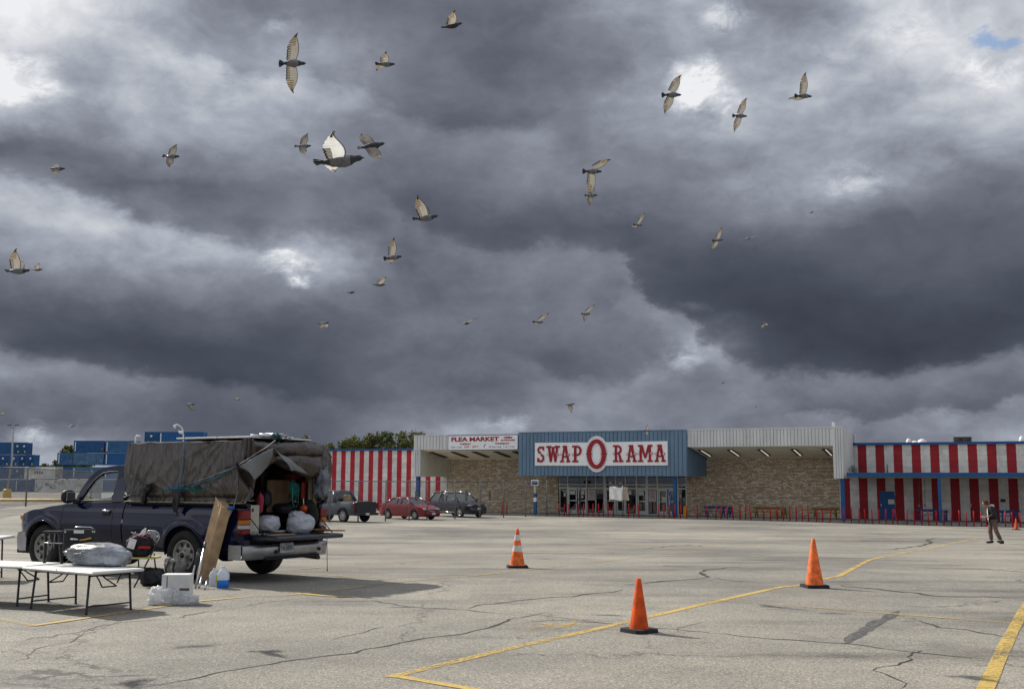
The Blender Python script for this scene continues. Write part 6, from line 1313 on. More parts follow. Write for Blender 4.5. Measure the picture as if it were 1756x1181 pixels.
def bigwheel(x, s):
    M_ = Matrix.Translation((x, s*.845, WR)) @ Matrix.Rotation(R(-90)*s, 4, 'X'); r = WR; hw = .128; rr_ = .235
    mb = MB(); mb.lathe([(rr_, -hw), (r*.92, -hw), (r*.975, -hw*.8), (r, -hw*.55), (r, hw*.55), (r*.975, hw*.8), (r*.92, hw*.98), (r*.8, hw*1.04), (rr_*1.06, hw*.95), (rr_, hw*.7)], 48, M=M_)
    for i in range(60):
        A = M_ @ Matrix.Rotation(2*math.pi*i/60, 4, 'Z'); mb.box((r-.004, -hw*.72, -.010), (r+.007, hw*.72*(1 if i % 2 else .3), .010), M=A @ Matrix.Rotation(R(90), 4, 'X')) if False else mb.add([A @ Vector(p) for p in ((r*.985,-.012,hw*.78),(r*.985,.012,hw*.78),(r+.006,.010,hw*.3),(r+.006,-.010,hw*.3))], [(0,1,2,3)])
    mb.build('tyre', TYRE, T); q = MB()
    q.lathe([(rr_*1.03, hw*.9), (rr_*.97, hw*.95), (rr_*.90, hw*.80), (rr_*.80, hw*.62), (rr_*.52, hw*.72), (rr_*.40, hw*.95), (rr_*.36, hw*1.05), (rr_*.30, hw*1.12), (0, hw*1.14)], 40, 0, M=M_); q.lathe([(rr_, -hw*.9), (rr_, hw*.85)], 24, 1, M=M_)
    for i in range(8):
        A = M_ @ Matrix.Rotation(2*math.pi*(i+.5)/8, 4, 'Z'); cx_, cz_ = rr_*.72, hw*.70
        q.add([A @ Vector((cx_+.036*math.cos(t), .027*math.sin(t), cz_+.006+.02*abs(math.cos(t))*0+(.10*(.036*math.cos(t))))) for t in [2*math.pi*j/14 for j in range(14)]], [tuple(range(14))], 1)
    for i in range(6): A = M_ @ Matrix.Rotation(2*math.pi*i/6, 4, 'Z'); q.lathe([(.014, hw*.98), (.012, hw*1.12), (0, hw*1.13)], 8, 0, M=A @ Matrix.Translation((rr_*.42, 0, 0)))
    q.lathe([(rr_*.20, hw*1.141), (rr_*.19, hw*1.2), (0, hw*1.21)], 16, 1, M=M_); q.build('rim', [RM2, BLACK], T)
for x in (0, HB):
    for s in (1, -1): bigwheel(x, s)
# bed: inner walls, floor, rail, rear corner posts and lamps, open tailgate
bd = MB(); bd.box((RX+.02,-.86,.72),(CB-.04,.86,.745)); bd.box((CB-.08,-.86,.745),(CB-.045,.86,1.21))
for s in (1,-1): bd.box((RX+.02, min(s*.80,s*.83), .745), (CB-.06, max(s*.80,s*.83), 1.20)); bd.box((RX+.0, min(s*.80,s*.905), 1.195), (CB-.04, max(s*.80,s*.905), 1.232))
bd.build('bed_floor', TPB, T)
for s in (1,-1):
    c = MB(); c.grid([[Vector((RX-.03*math.sin(math.pi*j/8)*0, s*(.80+(yside(RX, .5+.72*i/8)-.80)*j/6), .50+.725*i/8)) for j in range(7)] for i in range(9)], 0, True, flip=s < 0); c.build('bed_corner_post', TP, T)
    tl = thing; lm = MB(); zs = [(.755,.835,LAMPR),(.835,.905,LAMPW),(.905,.985,LAMPA),(.985,1.135,LAMPR)]
    for i, (a, b, m_) in enumerate(zs):
        lm.rbox((RX-.035, min(s*.815,s*.965), a+.004), (RX+.10, max(s*.815,s*.9655)+.012*(s > 0), b-.004), .012, mi=i)
    lm.build('tail_light', [z[2] for z in zs], T, 'tall red, white and amber tail lamp')
tg = MB(); tg.rbox((RX-.56,-.79,.665),(RX-.02,.79,.735),.02); tg.box((RX-.50,-.72,.736),(RX-.06,.72,.74)); tg.build('tailgate', mat('tailgate_dark', (.014,.018,.03), .4, coat=.4, var=.2), T, 'tailgate lowered flat')
mb = MB()
for s in (1,-1): mb.tube([(RX-.30, s*.80, .74), (RX+.02, s*.80, 1.02)], .008, 5)
mb.build('tailgate_cable', TPB, T)
rb = MB(); k_ = [-.99,-.97,-.85,-.6,-.3,0,.3,.6,.85,.97,.99]
rb.grid([[Vector((RX-.17-o+.16*abs(k)**7, k*.99, z)) for z, o in ((.37,-.05),(.40,0),(.55,.015),(.585,0),(.595,-.14))] for k in k_], 0, True, flip=True)
for s in (1,-1): rb.grid([[Vector((RX-.01+.09*j+o*0, s*.985, z)) for z, o in ((.37,0),(.40,0),(.58,0),(.595,0))] for j in range(4)], 0, True, flip=s > 0)
rb.rbox((RX-.20,-.62,.36),(RX-.10,.62,.405),.012,mi=1); rb.rbox((RX-.195,-.5,.59),(RX-.02,.5,.61),.006,mi=1)
for y in (-.62,.40): rb.blob((RX-.186, y, .48), (.008,.035,.03), 8, 6, 1, amp=0)
rb.build('rear_bumper', [BUMP, TPB], T)
y, z = bp(491.5, 938.5, RX-.2); pl = MB(); pl.rbox((RX-.208, y-.155, z-.078), (RX-.195, y+.155, z+.078), .006); pm = pl.build('licence_plate', mat('plate_white',(.5,.5,.48),.5), T)
mb = MB(); addtext(mb, '1463893', .11, lambda a, b, d: Vector((RX-.209-max(0,d), y+.012-a, z-.008+b)), .001, .001, width=.25); addtext(mb, 'B', .06, lambda a, b, d: Vector((RX-.209-max(0,d), y-.143-a, z-.01+b)), .0, .001, 1, width=.018); addtext(mb, 'ILLINOIS', .03, lambda a, b, d: Vector((RX-.209-max(0,d), y-a, z+.058+b)), .0, .001, 0, width=.11); mb.build('lettering', [NAVY, RED], pm)
# ------------------------------------------------------------------ tarp shelter (a part of the load, tied on)
def tarpmat(name, col, rough, wr=.7):
    m, nt, b = newmat(name); tc = N(nt, 'ShaderNodeTexCoord'); mp = N(nt, 'ShaderNodeMapping'); mp.inputs['Scale'].default_value = (1.5, 1, .35); mp.inputs['Rotation'].default_value = (0, R(32), 0); L(nt, tc.outputs['Object'], mp.inputs[0])
    n = N(nt, 'ShaderNodeTexNoise'); n.inputs['Scale'].default_value = 4.2; n.inputs['Detail'].default_value = 2.5; n.inputs['Roughness'].default_value = .4; n.inputs['Distortion'].default_value = .5; L(nt, mp.outputs[0], n.inputs['Vector'])
    bpn = N(nt, 'ShaderNodeBump'); bpn.inputs['Strength'].default_value = wr; bpn.inputs['Distance'].default_value = .10; L(nt, n.outputs['Fac'], bpn.inputs['Height']); L(nt, bpn.outputs[0], b.inputs['Normal'])
    cr = N(nt, 'ShaderNodeMix', data_type='RGBA'); L(nt, n.outputs['Fac'], cr.inputs['Factor']); cr.inputs['A'].default_value = (*[c*.75 for c in col], 1); cr.inputs['B'].default_value = (*[c*1.25 for c in col], 1); L(nt, cr.outputs['Result'], b.inputs['Base Color'])
    b.inputs['Roughness'].default_value = rough; b.inputs['Specular IOR Level'].default_value = .55; return m
TM = tarpmat('tarp_brown', (.041,.030,.024), .30, .8); TG = tarpmat('tarp_grey_underside', (.13,.135,.14), .5, .4)
TS = thing('tarp_shelter', 'dark brown tarpaulin shelter roped over the pickup bed, rear flap lifted', 'tarpaulin', TR, TH)
def wrk(x, z, s=0):
    """folds fanning from the tie points and the top corners"""
    v = 0
    for (cx_, cz_, f, a) in ((-.9, 2.3, 21, .5), (1.3, 1.25, 17, .5), (.15, 1.3, 19, .35), (-1.0, 1.3, 23, .4)):
        d = math.hypot(x-cx_, z-cz_)+.05; an = math.atan2(z-cz_, x-cx_); v += a*(1.3-2.3*abs(math.sin(.5*(an*f+3*noise.noise(Vector((x*1.2, z*1.2, s+f))))))**.7)*min(1, d*1.8)*math.exp(-d*1.1)
    v += .7*noise.fractal(Vector((x*2.2+z*1.2, z*.9, s*3)), 1, 2, 2)
    return v*.034
zt = 2.235; XF, XR = 1.47, -1.24
tm = MB(); nx, nz = 150, 44
def topz(x): return zt+.006*math.sin(x*9)+.012*noise.noise(Vector((x*3,0,4)))
for s in (1, -1):
    rows = []
    for i in range(nx+1):
        x = XF+(XR-XF)*i/nx; row = []
        zb = 1.235+.012*noise.noise(Vector((x*4, 1, s)))
        for j in range(nz+1):
            f = j/nz; z = topz(x)-.04+(zb-topz(x)+.04)*f; y = .925+.03*math.sin(math.pi*f)+.035*f+wrk(x, z, s)-(.05 if f > .86 else 0)*(1-abs(f-.93)/.07 if abs(f-.93) < .07 else 0)
            xx_ = x+(.045*math.sin(f*5)*sm(1.2,1.47,x))-(.03*f*sm(1.1,1.47,x))
            row.append(Vector((xx_, s*y, z)))
        rows.append(row)
    tm.grid(rows, 0, True, flip=s < 0)
tm.grid([[Vector((XF+(XR-XF)*i/30, -.93+1.86*j/12, topz(XF+(XR-XF)*i/30)-.04+.045*min(1, 4*min(j, 12-j)/12)+.012*noise.noise(Vector((i*.4, j*.5, 2))))) for j in range(13)] for i in range(31)], 0, True)
tm.grid([[Vector((XF-.01+.03*math.sin(j*1.1)*math.sin(i*.8), -.93+1.86*j/16, 1.2+(topz(XF)-1.24)*i/10)) for j in range(17)] for i in range(11)], 0, True, flip=True)
tm.build('tarp_cover', TM, TS)
# rear: rolled upper block and sagging roll beneath it
def rearband(name, ya, yb, ztop, zbot, bulge, x0, sd_, m=TM):
    mb = MB(); n1, n2 = 40, 14; P = []
    for i in range(n1+1):
        y = ya+(yb-ya)*i/n1; e = min(1, 6*min(i, n1-i)/n1); row = []
        zt_ = ztop(y) if callable(ztop) else ztop; zb_ = zbot(y) if callable(zbot) else zbot
        for j in range(n2+1):
            a = math.pi*j/n2; row.append(Vector((x0-bulge*math.sin(a)*(.35+.65*e)-.02*noise.fractal(Vector((y*4, j*.3, sd_)), 1, 2, 3), y, (zt_+zb_)/2+(zt_-zb_)/2*math.cos(a)+.015*noise.noise(Vector((y*5, j*.4, sd_+3))))))
        P.append(row)
    mb.grid(P, 0, True, flip=True); return mb.build(name, m, TS)
b1 = lambda px, py, t=-1.3: bp(px, py, t)
yl = .93
rearband('rear_roll', yl, -.98, lambda y: 2.215-.02*math.sin(y*4), lambda y: 1.96+.05*(y+.9)*.3, .13, XR+.02, 1)
rearband('rear_roll', .45, -1.08, lambda y: 2.03-.10*max(0, y+.1), lambda y: 1.62+.28*max(0, y+.55)*1.0, .15, XR+.0, 5)
# left rear curtain hanging to the rail, its grey underside thrown up over a rope
cur = MB(); P = []
cl = [(433,752),(436,775),(438,800),(440,824),(437,843),(428,858)]; cr_ = [(417,750),(414,780),(411,800),(408,820),(407,842),(406,861)]
for (a, b, ta, tb) in ((cr_, cl, -1.24, -1.40),):
    for i in range(len(a)):
        p0 = B3(*a[i], ta); p1 = B3(*b[i], tb); P.append([p0.lerp(p1, k/8)+Vector((.035*math.sin(k*2.1+i), 0, 0)) for k in range(9)])
cur.grid(P, 0, True); cur.build('tarp_curtain', TM, TS)
fl = MB()
def sheet(corners, n=14, amp=.02, sd_=0, mi=0, sag=0):
    A, B2, C2, D2 = corners; P = []
    for i in range(n+1):
        row = []
        for j in range(n+1):
            u_, v_ = i/n, j/n; p = A.lerp(B2, u_).lerp(D2.lerp(C2, u_), v_); row.append(p+Vector((-amp*2*noise.noise(p*3+Vector((sd_,0,0)))-sag*math.sin(math.pi*v_), 0, amp*noise.noise(p*5+Vector((0,sd_,0)))-sag*.3*math.sin(math.pi*u_))))
        P.append(row)
    fl.grid(P, mi, True)
pk = B3(470, 768, -1.62)
sheet((B3(409,797,-1.45), pk, B3(461,800,-1.50), B3(438,824,-1.52)), 16, .03, 1, 0, .03)
sheet((pk, B3(471,770,-1.45), B3(528,812,-1.42), B3(500,806,-1.50)), 14, .025, 3, 0, .02)
sheet((B3(461,800,-1.45), pk, B3(474,790,-1.46), B3(463,797,-1.4)), 8, .02, 4, 1, .0)
flo = fl.build('lifted_flap', [TG, TM], TS, 'grey underside of the lifted rear flap'); md = flo.modifiers.new('s', 'SOLIDIFY'); md.thickness = .006
fl = MB(); sheet((B3(404,790,-1.28), B3(411,796,-1.46), B3(439,826,-1.50), B3(437,846,-1.38)), 12, .04, 8, 0, .02); sheet((B3(404,790,-1.28), B3(437,846,-1.38), B3(424,858,-1.30), B3(405,858,-1.25)), 12, .04, 9, 0, .03); fl.build('tarp_curtain', TM, TS)
# right side: bunched end of tarp and bin-bag plastic
mb = MB(); mb.blob(B3(553,800,-1.25), (.12,.14,.26), 20, 14, amp=.35, fr=3, seed=2); mb.build('tarp_bundle', TM, TS)
PB = mat('bin_bag_black', (.016,.017,.020), .28, var=.3, bump=.7, bscale=14); mb = MB(); mb.blob(B3(553,828,-1.34), (.10,.13,.24), 22, 16, amp=.5, fr=3.5, seed=6); mb.blob(B3(547,840,-1.34), (.07,.08,.12), 18, 12, amp=.5, fr=4, seed=8); mb.build('plastic_sheeting', mat('plastic_grey_glossy', (.14,.15,.17), .25, var=.3, bump=.8, bscale=12), TS)
tb_ = MB(); 
for (px, py) in ((548,846),(556,852)): tb_.blob(B3(px, py, -1.32), (.05,.06,.10), 14, 10, amp=.5, fr=4, seed=px)
tb_.build('plastic_tail', PB, TS)
# timber frame of the shelter
WD = mat('frame_timber', (.30,.235,.15), .8, var=.2, scale=12, stretch=(1,1,.2)); tf = MB()
for px, t_ in ((539.5, -1.2), (531, -1.12), (415, -1.05)):
    y, _ = bp(px, 860, t_); tf.rbox((t_-.02, y-.035, 1.0 if px > 500 else 1.2), (t_+.02, y+.035, 1.95 if px > 500 else 1.4), .005)
for x in (-.6, .1, .8): 
    for s in (1,-1): tf.rbox((x-.03, min(s*.84,s*.88), 1.23), (x+.03, max(s*.84,s*.88), 2.14), .005)
tf.rbox((XR+.04,-.88,1.95),(XR+.10,.88,2.02),.005); tf.rbox((-1.2,.82,1.24),(1.4,.88,1.275),.005); tf.rbox((-1.24,.885,1.228),(1.44,.99,1.243),.004); tf.build('timber_frame', WD, TS)
# pale boards lying on top
o = MB().rbox((-1.05,-.80,2.262),(.66,.62,2.292),.006).build('foam_board', mat('board_pale', (.60,.60,.57), .7, var=.06), TS)
# ropes
RT = mat('rope_teal', (.02,.15,.13), .7); RB = mat('rope_blue', (.05,.18,.28), .7); RWh = mat('rope_grey', (.26,.26,.25), .7); RBk = mat('rope_black', (.02,.02,.022), .7)
def rope(pts, m, r=.007, s=1.0, nm='rope', par=TS):
    P = [S3(x, y, s) if len(q_) == 2 else (S3(x, y, q_[2])) for q_ in pts for x, y in [q_[:2]]]; Q = []
    for a, b in zip(P, P[1:]):
        for i in range(4): Q.append(a.lerp(b, i/4)+Vector((0,0,-.012*math.sin(math.pi*i/4))))
    Q.append(P[-1]); MB().tube(Q, r*.72, 5).build(nm, m, par)
rope([(316,750),(314,790),(309,830),(307,846)], RB, .011); rope([(304,834),(303,850),(300,865),(295,882)], RB, .008); rope([(268,838),(285,839),(300,838),(320,836),(330,833)], RT, .010)
rope([(286,846),(300,835),(345,822),(385,809),(410,797)], RB); rope([(312,842),(345,826),(385,812)], RB); rope([(330,845),(345,836),(376,816),(395,806)], RT, .008); rope([(310,832),(322,838),(335,846),(345,840),(352,838)], RT, .009)
rope([(225,816),(233,822),(240,829)], RT, .009); rope([(340,824),(370,812),(395,803),(408,793)], RWh, .010); rope([(386,802),(400,798),(411,790)], RBk, .016); rope([(212,852),(225,846),(240,843)], RB, .006); rope([(373,748),(364,762),(356,775)], mat('tarp_brown', (0,0,0)) if False else RBk, .006)
rope([(408,842),(400,870),(385,900),(367,925),(354,942)], RWh, .009, 1.06)
mb = MB()
for k in range(9): mb.tube([S3(297+rr(-9,22), 836+rr(-3,7), 1.0+rr(0,.05)) for _ in range(4)], .004, 4)
mb.build('rope_tangle', RB, TS); mb = MB()
for k in range(9): mb.tube([S3(rr(320,345), 836+rr(-4,6), 1.0+rr(0,.03)) for _ in range(3)], .004, 4)
mb.build('rope_tangle', RT, TS)
mb = MB(); mb.blob(S3(248,838,1.02), (.12,.04,.07), 18, 12, amp=.5, fr=4, seed=3); mb.blob(S3(247,852,1.02), (.055,.04,.10), 16, 12, amp=.5, fr=5, seed=4); mb.build('black_bag_bundle', PB, TS)
mb = MB()
for k in range(6): mb.tube([S3(303+rr(-4,4), 840, 1.03), S3(300+rr(-4,6), 858, 1.03), S3(298+rr(-2,6), 880+rr(-6,2), 1.03)], [.02,.026,.012], 6)
mb.build('hanging_strap', mat('strap_dark', (.03,.028,.03), .8, var=.4), TS)
y, z = bp(561, 905, -1.6); MB().tube([(-1.6, y, .75), (-1.6, y-.01, .5), (-1.6, y-.03, .16), (-1.6, y-.03, .12)], [.006,.005,.006,.012], 5).build('hanging_cord', RBk, TS)
# poles and rope bundle on the roof
AP = mat('tube_aluminium', (.50,.51,.52), .3, metal=.8, var=.1)
for k, (a, b, lb) in enumerate((((430,746.5),(492,748.5),'lowest silver tube lying on the tarp roof'), ((445,744.5),(496,747.2),'middle silver tube lying on the tarp roof'), ((455,743.5),(487,744.8),'upper short silver tube on the tarp roof'), ((476,752.0),(502,750.5),'silver tube jutting out past the tarp roof edge'))):
    A, B2 = B3(*a, -1.0+.05*k), B3(*b, -1.18-.03*k); A.z = max(A.z, 2.285); B2.z = max(B2.z, 2.26)
    o = MB().tube([A, B2], .017, 8).build('metal_tube', AP); tag(o, lb, 'metal tube', 'silver tubes lashed on the tarp roof', TR, TH)
mb = MB(); mb2 = MB()
for k in range(18): (mb if k % 2 else mb2).tube([B3(rr(466,484), rr(742,757), -1.15+rr(-.06,.06)) for _ in range(4)], .007, 4)
mb.build('rope_tangle', RT, TS); mb2.build('rope_tangle', RBk, TS); MB().tube([B3(478,757,-1.28), B3(479,765,-1.3), B3(478,770,-1.3)], .006, 4).build('rope', RB, TS); MB().tube([B3(472,755,-1.30), B3(455,768,-1.48), B3(438,778,-1.46), B3(422,789,-1.40), B3(410,796,-1.4)], .008, 6).build('rope', RWh, TS)
# ------------------------------------------------------------------ goods in the bed and on the tailgate (things of their own)
def tt(mb, nm, ms, lab, cat, grp=None): return tag(mb.build(nm, ms), lab, cat, grp, TR, TH)
a = B3(432,866,-1.27); b = B3(443,913,-1.27); y0_, z1_ = bp(426,866,-1.2); y1_, _ = bp(446,866,-1.2)
mb = MB(); mb.rbox((-1.20, y1_, .75), (-.75, y0_-.0, z1_), .015); mb.rbox((-1.215, y1_+.03, .79), (-1.203, y0_-.03, z1_-.04), .004); mb.rbox((-1.225, y0_-.10, z1_-.10), (-1.214, y0_-.06, z1_-.05), .004, mi=1); tt(mb, 'metal_cabinet', [mat('cabinet_cream', (.42,.40,.33), .55, var=.08), BLACK], 'cream metal cabinet just inside the left tail lamp', 'cabinet')
BAGW = translmat('plastic_bag_white', (.56,.58,.64), .25, .3, 0, .7)
y, z = bp(515, 897, -1.33); mb = MB(); mb.blob((-1.33, y, z-.01), (.17,.235,.165), 44, 30, amp=.12, fr=2.0, seed=4, flat=.742); mb.blob((-1.31, y+.07, z+.13), (.11,.13,.07), 30, 18, amp=.3, fr=3, seed=9); tt(mb, 'plastic_bag', BAGW, 'full white plastic bag standing on the tailgate', 'plastic bag')
y, z = bp(461, 897, -1.1); mb = MB(); mb.blob((-1.08, y, z-.0), (.17,.19,.13), 36, 24, amp=.14, fr=2.4, seed=14, flat=.75); tt(mb, 'plastic_bag', BAGW, 'white plastic bag slumped in the bed beside the cream cabinet', 'plastic bag')
y, z = bp(476, 847, -.6); mb = MB(); mb.rbox((-.62, y-.28, z-.30), (-.58, y+.26, z+.24), .01); tt(mb, 'cardboard_sheet', mat('cardboard_dull', (.22,.15,.085), .85, var=.12), 'flat brown cardboard sheet standing inside the shelter', 'cardboard')
mb = MB(); c = B3(504, 828, -1.15)
for k in range(26): mb.tube([c+Vector((rr(-.03,.03), rr(-.10,.10), rr(-.06,.06))), c+Vector((rr(-.03,.03), rr(-.12,.12), rr(-.16,.0))), c+Vector((0, rr(-.13,.13), rr(-.28,-.05)))], .006, 4)
for dx in (0, .01): mb.tube([c+Vector((-.03, .06+dx, -.05)), c+Vector((-.03, .055, -.30)), c+Vector((-.03, .02, -.38)), c+Vector((-.03, -.04, -.39)), c+Vector((-.03, -.085, -.32)), c+Vector((-.03, -.08, -.02))], .009, 5)
tt(mb, 'rope_coil', RT, 'teal rope coil hanging in the shelter opening', 'rope')
mb = MB(); c = B3(520,845,-.95); mb.rbox(c-Vector((.04,.05,.22)), c+Vector((.04,.05,.2)), .03); tt(mb, 'red_tool_handle', mat('tool_red', (.40,.02,.012), .5), 'tall red handle standing inside the shelter at right', 'tool')
mb = MB(); c = B3(521,871,-1.15); mb.tube([c+Vector((0,.02,.17)), c], .012, 6); mb.blob(c, (.06,.06,.05), 14, 8, 1, amp=.2); mb.tube([c+Vector((0,-.05,0)), c+Vector((0,-.03,-.08))], .02, 6, 1); tt(mb, 'hand_jack', [AP, mat('tool_orange', (.50,.07,.015), .5)], 'small silver and orange jack beside the white bag', 'jack')
mb = MB(); c = B3(446,862,-1.0); mb.blob(c, (.05,.05,.15), 14, 10, amp=.3, seed=3); tt(mb, 'pink_cloth', mat('cloth_pink', (.33,.04,.08), .8), 'pink cloth hanging over the cream cabinet', 'cloth')
for k, (px, py, r_, m_, lb, cat_) in enumerate(((455,855,(.10,.10,.14),mat('case_dark',(.02,.02,.022),.5),'dark duffel inside the shelter behind the pink cloth','bag'), (492,872,(.2,.25,.10),mat('case_dark',(.02,.02,.022),.5),'low black case in the middle of the bed','case'), (505,815,(.12,.2,.07),mat('cloth_maroon',(.10,.015,.015),.8),'dark red blanket stuffed under the shelter roof','blanket'))):
    c = B3(px, py, -.75); mb = MB(); mb.blob(c, r_, 18, 12, amp=.15, seed=k+20); tt(mb, 'stowed_bundle', m_, lb, cat_)
mb = MB(); c = B3(549, 880, -1.05); c.y = -.70; c.z = 1.02; M_ = Matrix.Translation(c) @ Matrix.Rotation(R(90), 4, 'X') ; mb.lathe([(.12,-.07),(.24,-.075),(.27,-.03),(.27,.03),(.24,.075),(.12,.07),(.12,-.07)], 28, M=M_); tt(mb, 'spare_tyre', TYRE, 'spare tyre standing in the bed at the right-hand side', 'tyre')
mb = MB(); y, z = bp(476, 914, -1.5); mb.rbox((-1.62, y-.30, .742), (-1.30, y+.22, .752), .003); tt(mb, 'cardboard_sheet', mat('cardboard_lit', (.30,.21,.12), .85, var=.12), 'brown cardboard sheet lying flat on the tailgate', 'cardboard')
for k, (a, b, lb) in enumerate((((538,911.5),(590,913.2),'lower brown plank lying out over the tailgate corner'), ((533,907.5),(565,908.5),'upper short plank on the tailgate corner'))):
    A, B2 = B3(*a, -1.35), B3(*b, -1.62); d = (B2-A); M_ = Matrix.Translation((A.x, A.y, .757+.026*k)) @ Matrix.Rotation(math.atan2(d.y, d.x), 4, 'Z'); mb = MB(); mb.rbox((0,-.06,0),(Vector((d.x,d.y)).length,.06,.022),.004,M=M_); tt(mb, 'wood_plank', mat('plank_brown', (.22,.12,.06), .75, var=.25, scale=10), lb, 'plank')
mb = MB()
for k in range(8): mb.tube([(RX-.12+rr(-.1,.1), .62+rr(-.15,.2), .75+rr(0,.02)) for _ in range(3)], .010, 5, k % 2)
tt(mb, 'strap_heap', [RBk, mat('strap_grey', (.2,.2,.2), .7)], 'small heap of dark straps on the tailgate under the tail lamp', 'strap')
mb = MB(); c = B3(474,906,-1.2); mb.lathe([(0,.0),(.13,.0),(.16,.035),(.155,.04),(.12,.01),(0,.01)], 24, M=Matrix.Translation((c.x, c.y, .76))); tt(mb, 'metal_pan', AP, 'shallow silver pan between the two white bags', 'pan')
# ================================================================== STALL GOODS ON THE GROUND
def axes(p, q): d = Vector(q)-Vector(p); return math.atan2(d.y, d.x)
TW = mat('table_plastic_white', (.62,.62,.60), .45, var=.03); TL = mat('table_leg_black', (.02,.022,.026), .45)
def table(lab, c, rot, Lt, Wt, h, group='white folding tables'):
    t = thing('folding_table', lab, 'table', (c[0], c[1], gz(c[0], c[1])), rot, group); mb = MB(); mb.rbox((-Lt/2,-Wt/2,h-.038),(Lt/2,Wt/2,h),.014); mb.box((-.003,-Wt/2-.001,h-.036),(.003,Wt/2+.001,h+.0006),0); mb.build('tabletop', TW, t)
    for s in (-1, 1):
        x = s*(Lt/2-.17); mb = MB()
        for k in (-1, 1): mb.tube([(x, k*(Wt/2-.09), h-.04), (x+s*.015, k*(Wt/2-.06), .02), (x+s*.015, k*(Wt/2-.06), 0)], [.014,.014,.018], 8)
        mb.tube([(x+s*.015,-(Wt/2-.065),.09),(x+s*.015,(Wt/2-.065),.09)], .010, 6); mb.tube([(x,-(Wt/2-.09),h-.06),(x,(Wt/2-.09),h-.06)], .012, 6); mb.build('leg_frame', TL, t)
        br = MB()
        for k in (-1, 1): br.tube([(x, k*.10, h-.20), (x-s*.14, k*.05, h-.12), (x-s*.26, k*.03, h-.045)], .009, 5)
        br.tube([(x,-.10,h-.2),(x,.10,h-.2)], .009, 5); br.build('brace', TL, t)
    return t
g1, g2, g3, g4 = G(61,1042), G(125,1036.5), G(152.5,1052.5), G(217,1046)
rt = axes((g1+g2)/2, (g3+g4)/2); cc = (g1+g2+g3+g4)/4; TH1 = .50
table('white folding table nearest the camera with wrapped bundle on it', cc, rt, ((g3+g4)/2-(g1+g2)/2).length+.34, .74, TH1)
c2 = G(-20,1040); table('white folding table cut by the left edge, behind the near one', (c2.x-.25, c2.y+.55), rt+.25, 1.7, .66, .50)
c3 = at(-14, 920, 17.2); table('distant white table just showing at the left edge by the front bumper', (c3.x-.62, 17.4), .15, 1.5, .7, c3.z)
def onT(px, py, z): u, v = ray(px, py); Y_ = (z-H)/v; return Vector((u*Y_, Y_, z))
# plastic-wrapped bundle
FILM = mat('film_wrapped_cloth', (.27,.29,.32), .42, var=.5, scale=3.5, bump=.9, bscale=11, spec=.5, stretch=(.35,1,1.6)); c = onT(165, 969, TH1); w = .48
mb = MB(); mb.blob((0,0,.125), (.40,.22,.125), 60, 40, amp=.07, fr=2.2, seed=31, flat=.004); mb.blob((.33,.0,.09), (.14,.18,.09), 34, 22, amp=.14, fr=4, seed=33, flat=.004)
mb.blob((-.40,.02,.12), (.13,.06,.035), 18, 10, amp=.4, fr=5, seed=35)
for i in range(22):
    a = rr(-1.2,1.2); mb.tube([(rr(-.3,.3), -.225+rr(-.01,.01), rr(.03,.2)), (rr(-.3,.3), -.235, rr(.03,.2))], .004, 4)
o = mb.build('wrapped_bundle', FILM); tag(o, 'bulging bundle wrapped in clear plastic film on the near table', 'bundle', None, (c.x, c.y, TH1+.001), rt+.18); o.scale = (1.0, 1, 1.12)
# black folding stand and black tool case
c = onT(100, 968, TH1); BK = mat('stand_black', (.022,.022,.024), .5, var=.2)
def ppt(px, py, Y_): return at(px, py, Y_)
Yw = c.y+.05; t = thing('folding_stand', 'black folding trestle stand on the near table, left of the bundle', 'stand'); mb = MB()
A = lambda px, py, dy=0: ppt(px, py, Yw+dy)
tp0, tp1 = A(75,909), A(105,910); mb.box(tp0+Vector((0,-.04,-.04)), tp1+Vector((0,.10,.0))); mb.build('top_rail', BK, t)
for (a, b) in (((79,912),(76,965)), ((101,914),(106,966))): MB().tube([A(*a), A(*b)], .022, 4, smooth=False).build('leg', BK, t)
MB().tube([A(94,930,-.02), A(79,962,-.06)], .018, 4, smooth=False).build('leg', BK, t); MB().tube([A(76,930,-.05), A(107,931,-.05)], .006, 5).build('brace', AP, t)
for (a, b) in (((85,915),(85,928)), ((94,914),(92,940))): MB().tube([A(*a,-.05), A(*b,-.05)], .008, 5).build('brace', mat('stand_grey',(.14,.14,.14),.4), t)
t = thing('tool_case', 'open black tool case with chrome and brass tools behind the wrapped bundle', 'tool case'); Yc = Yw+.25; AA = lambda px, py, dy=0: at(px, py, Yc+dy)
p0, p1 = AA(105,966), AA(163,907); mb = MB(); mb.rbox((p0.x, Yc, TH1+.0), (p1.x, Yc+.06, p1.z), .015); mb.rbox((p0.x, Yc-.0, TH1), (p1.x, Yc+.30, TH1+.10), .015); mb.build('case_shell', BK, t)
a, b = AA(127,908.5), AA(144,914); MB().box((a.x, Yc-.006, b.z), (b.x, Yc-.002, a.z)).build('label', PAPER, t); a, b = AA(124,924), AA(138,924)
MB().tube([AA(121,923,-.02), AA(134,925,-.02)], .016, 8).build('chrome_tool', CHR, t); MB().tube([AA(134,925.5,-.02), AA(146,925,-.02), AA(157,922,-.02)], [.010,.016,.014], 8).build('brass_tool', mat('brass',(.45,.30,.08),.3,metal=.9), t)
for px in (109,112,159,162): MB().lathe([(.012,0),(.012,.004),(0,.004)], 8, M=Matrix.Translation(AA(px,911.5,-.003)) @ Matrix.Rotation(R(90),4,'X')).build('rivet', AP, t)
MB().tube([AA(128,904.5,.03), AA(131,903,.03), AA(156,903.5,.03), AA(160,906,.03)], .007, 5).build('carry_handle', AP, t)
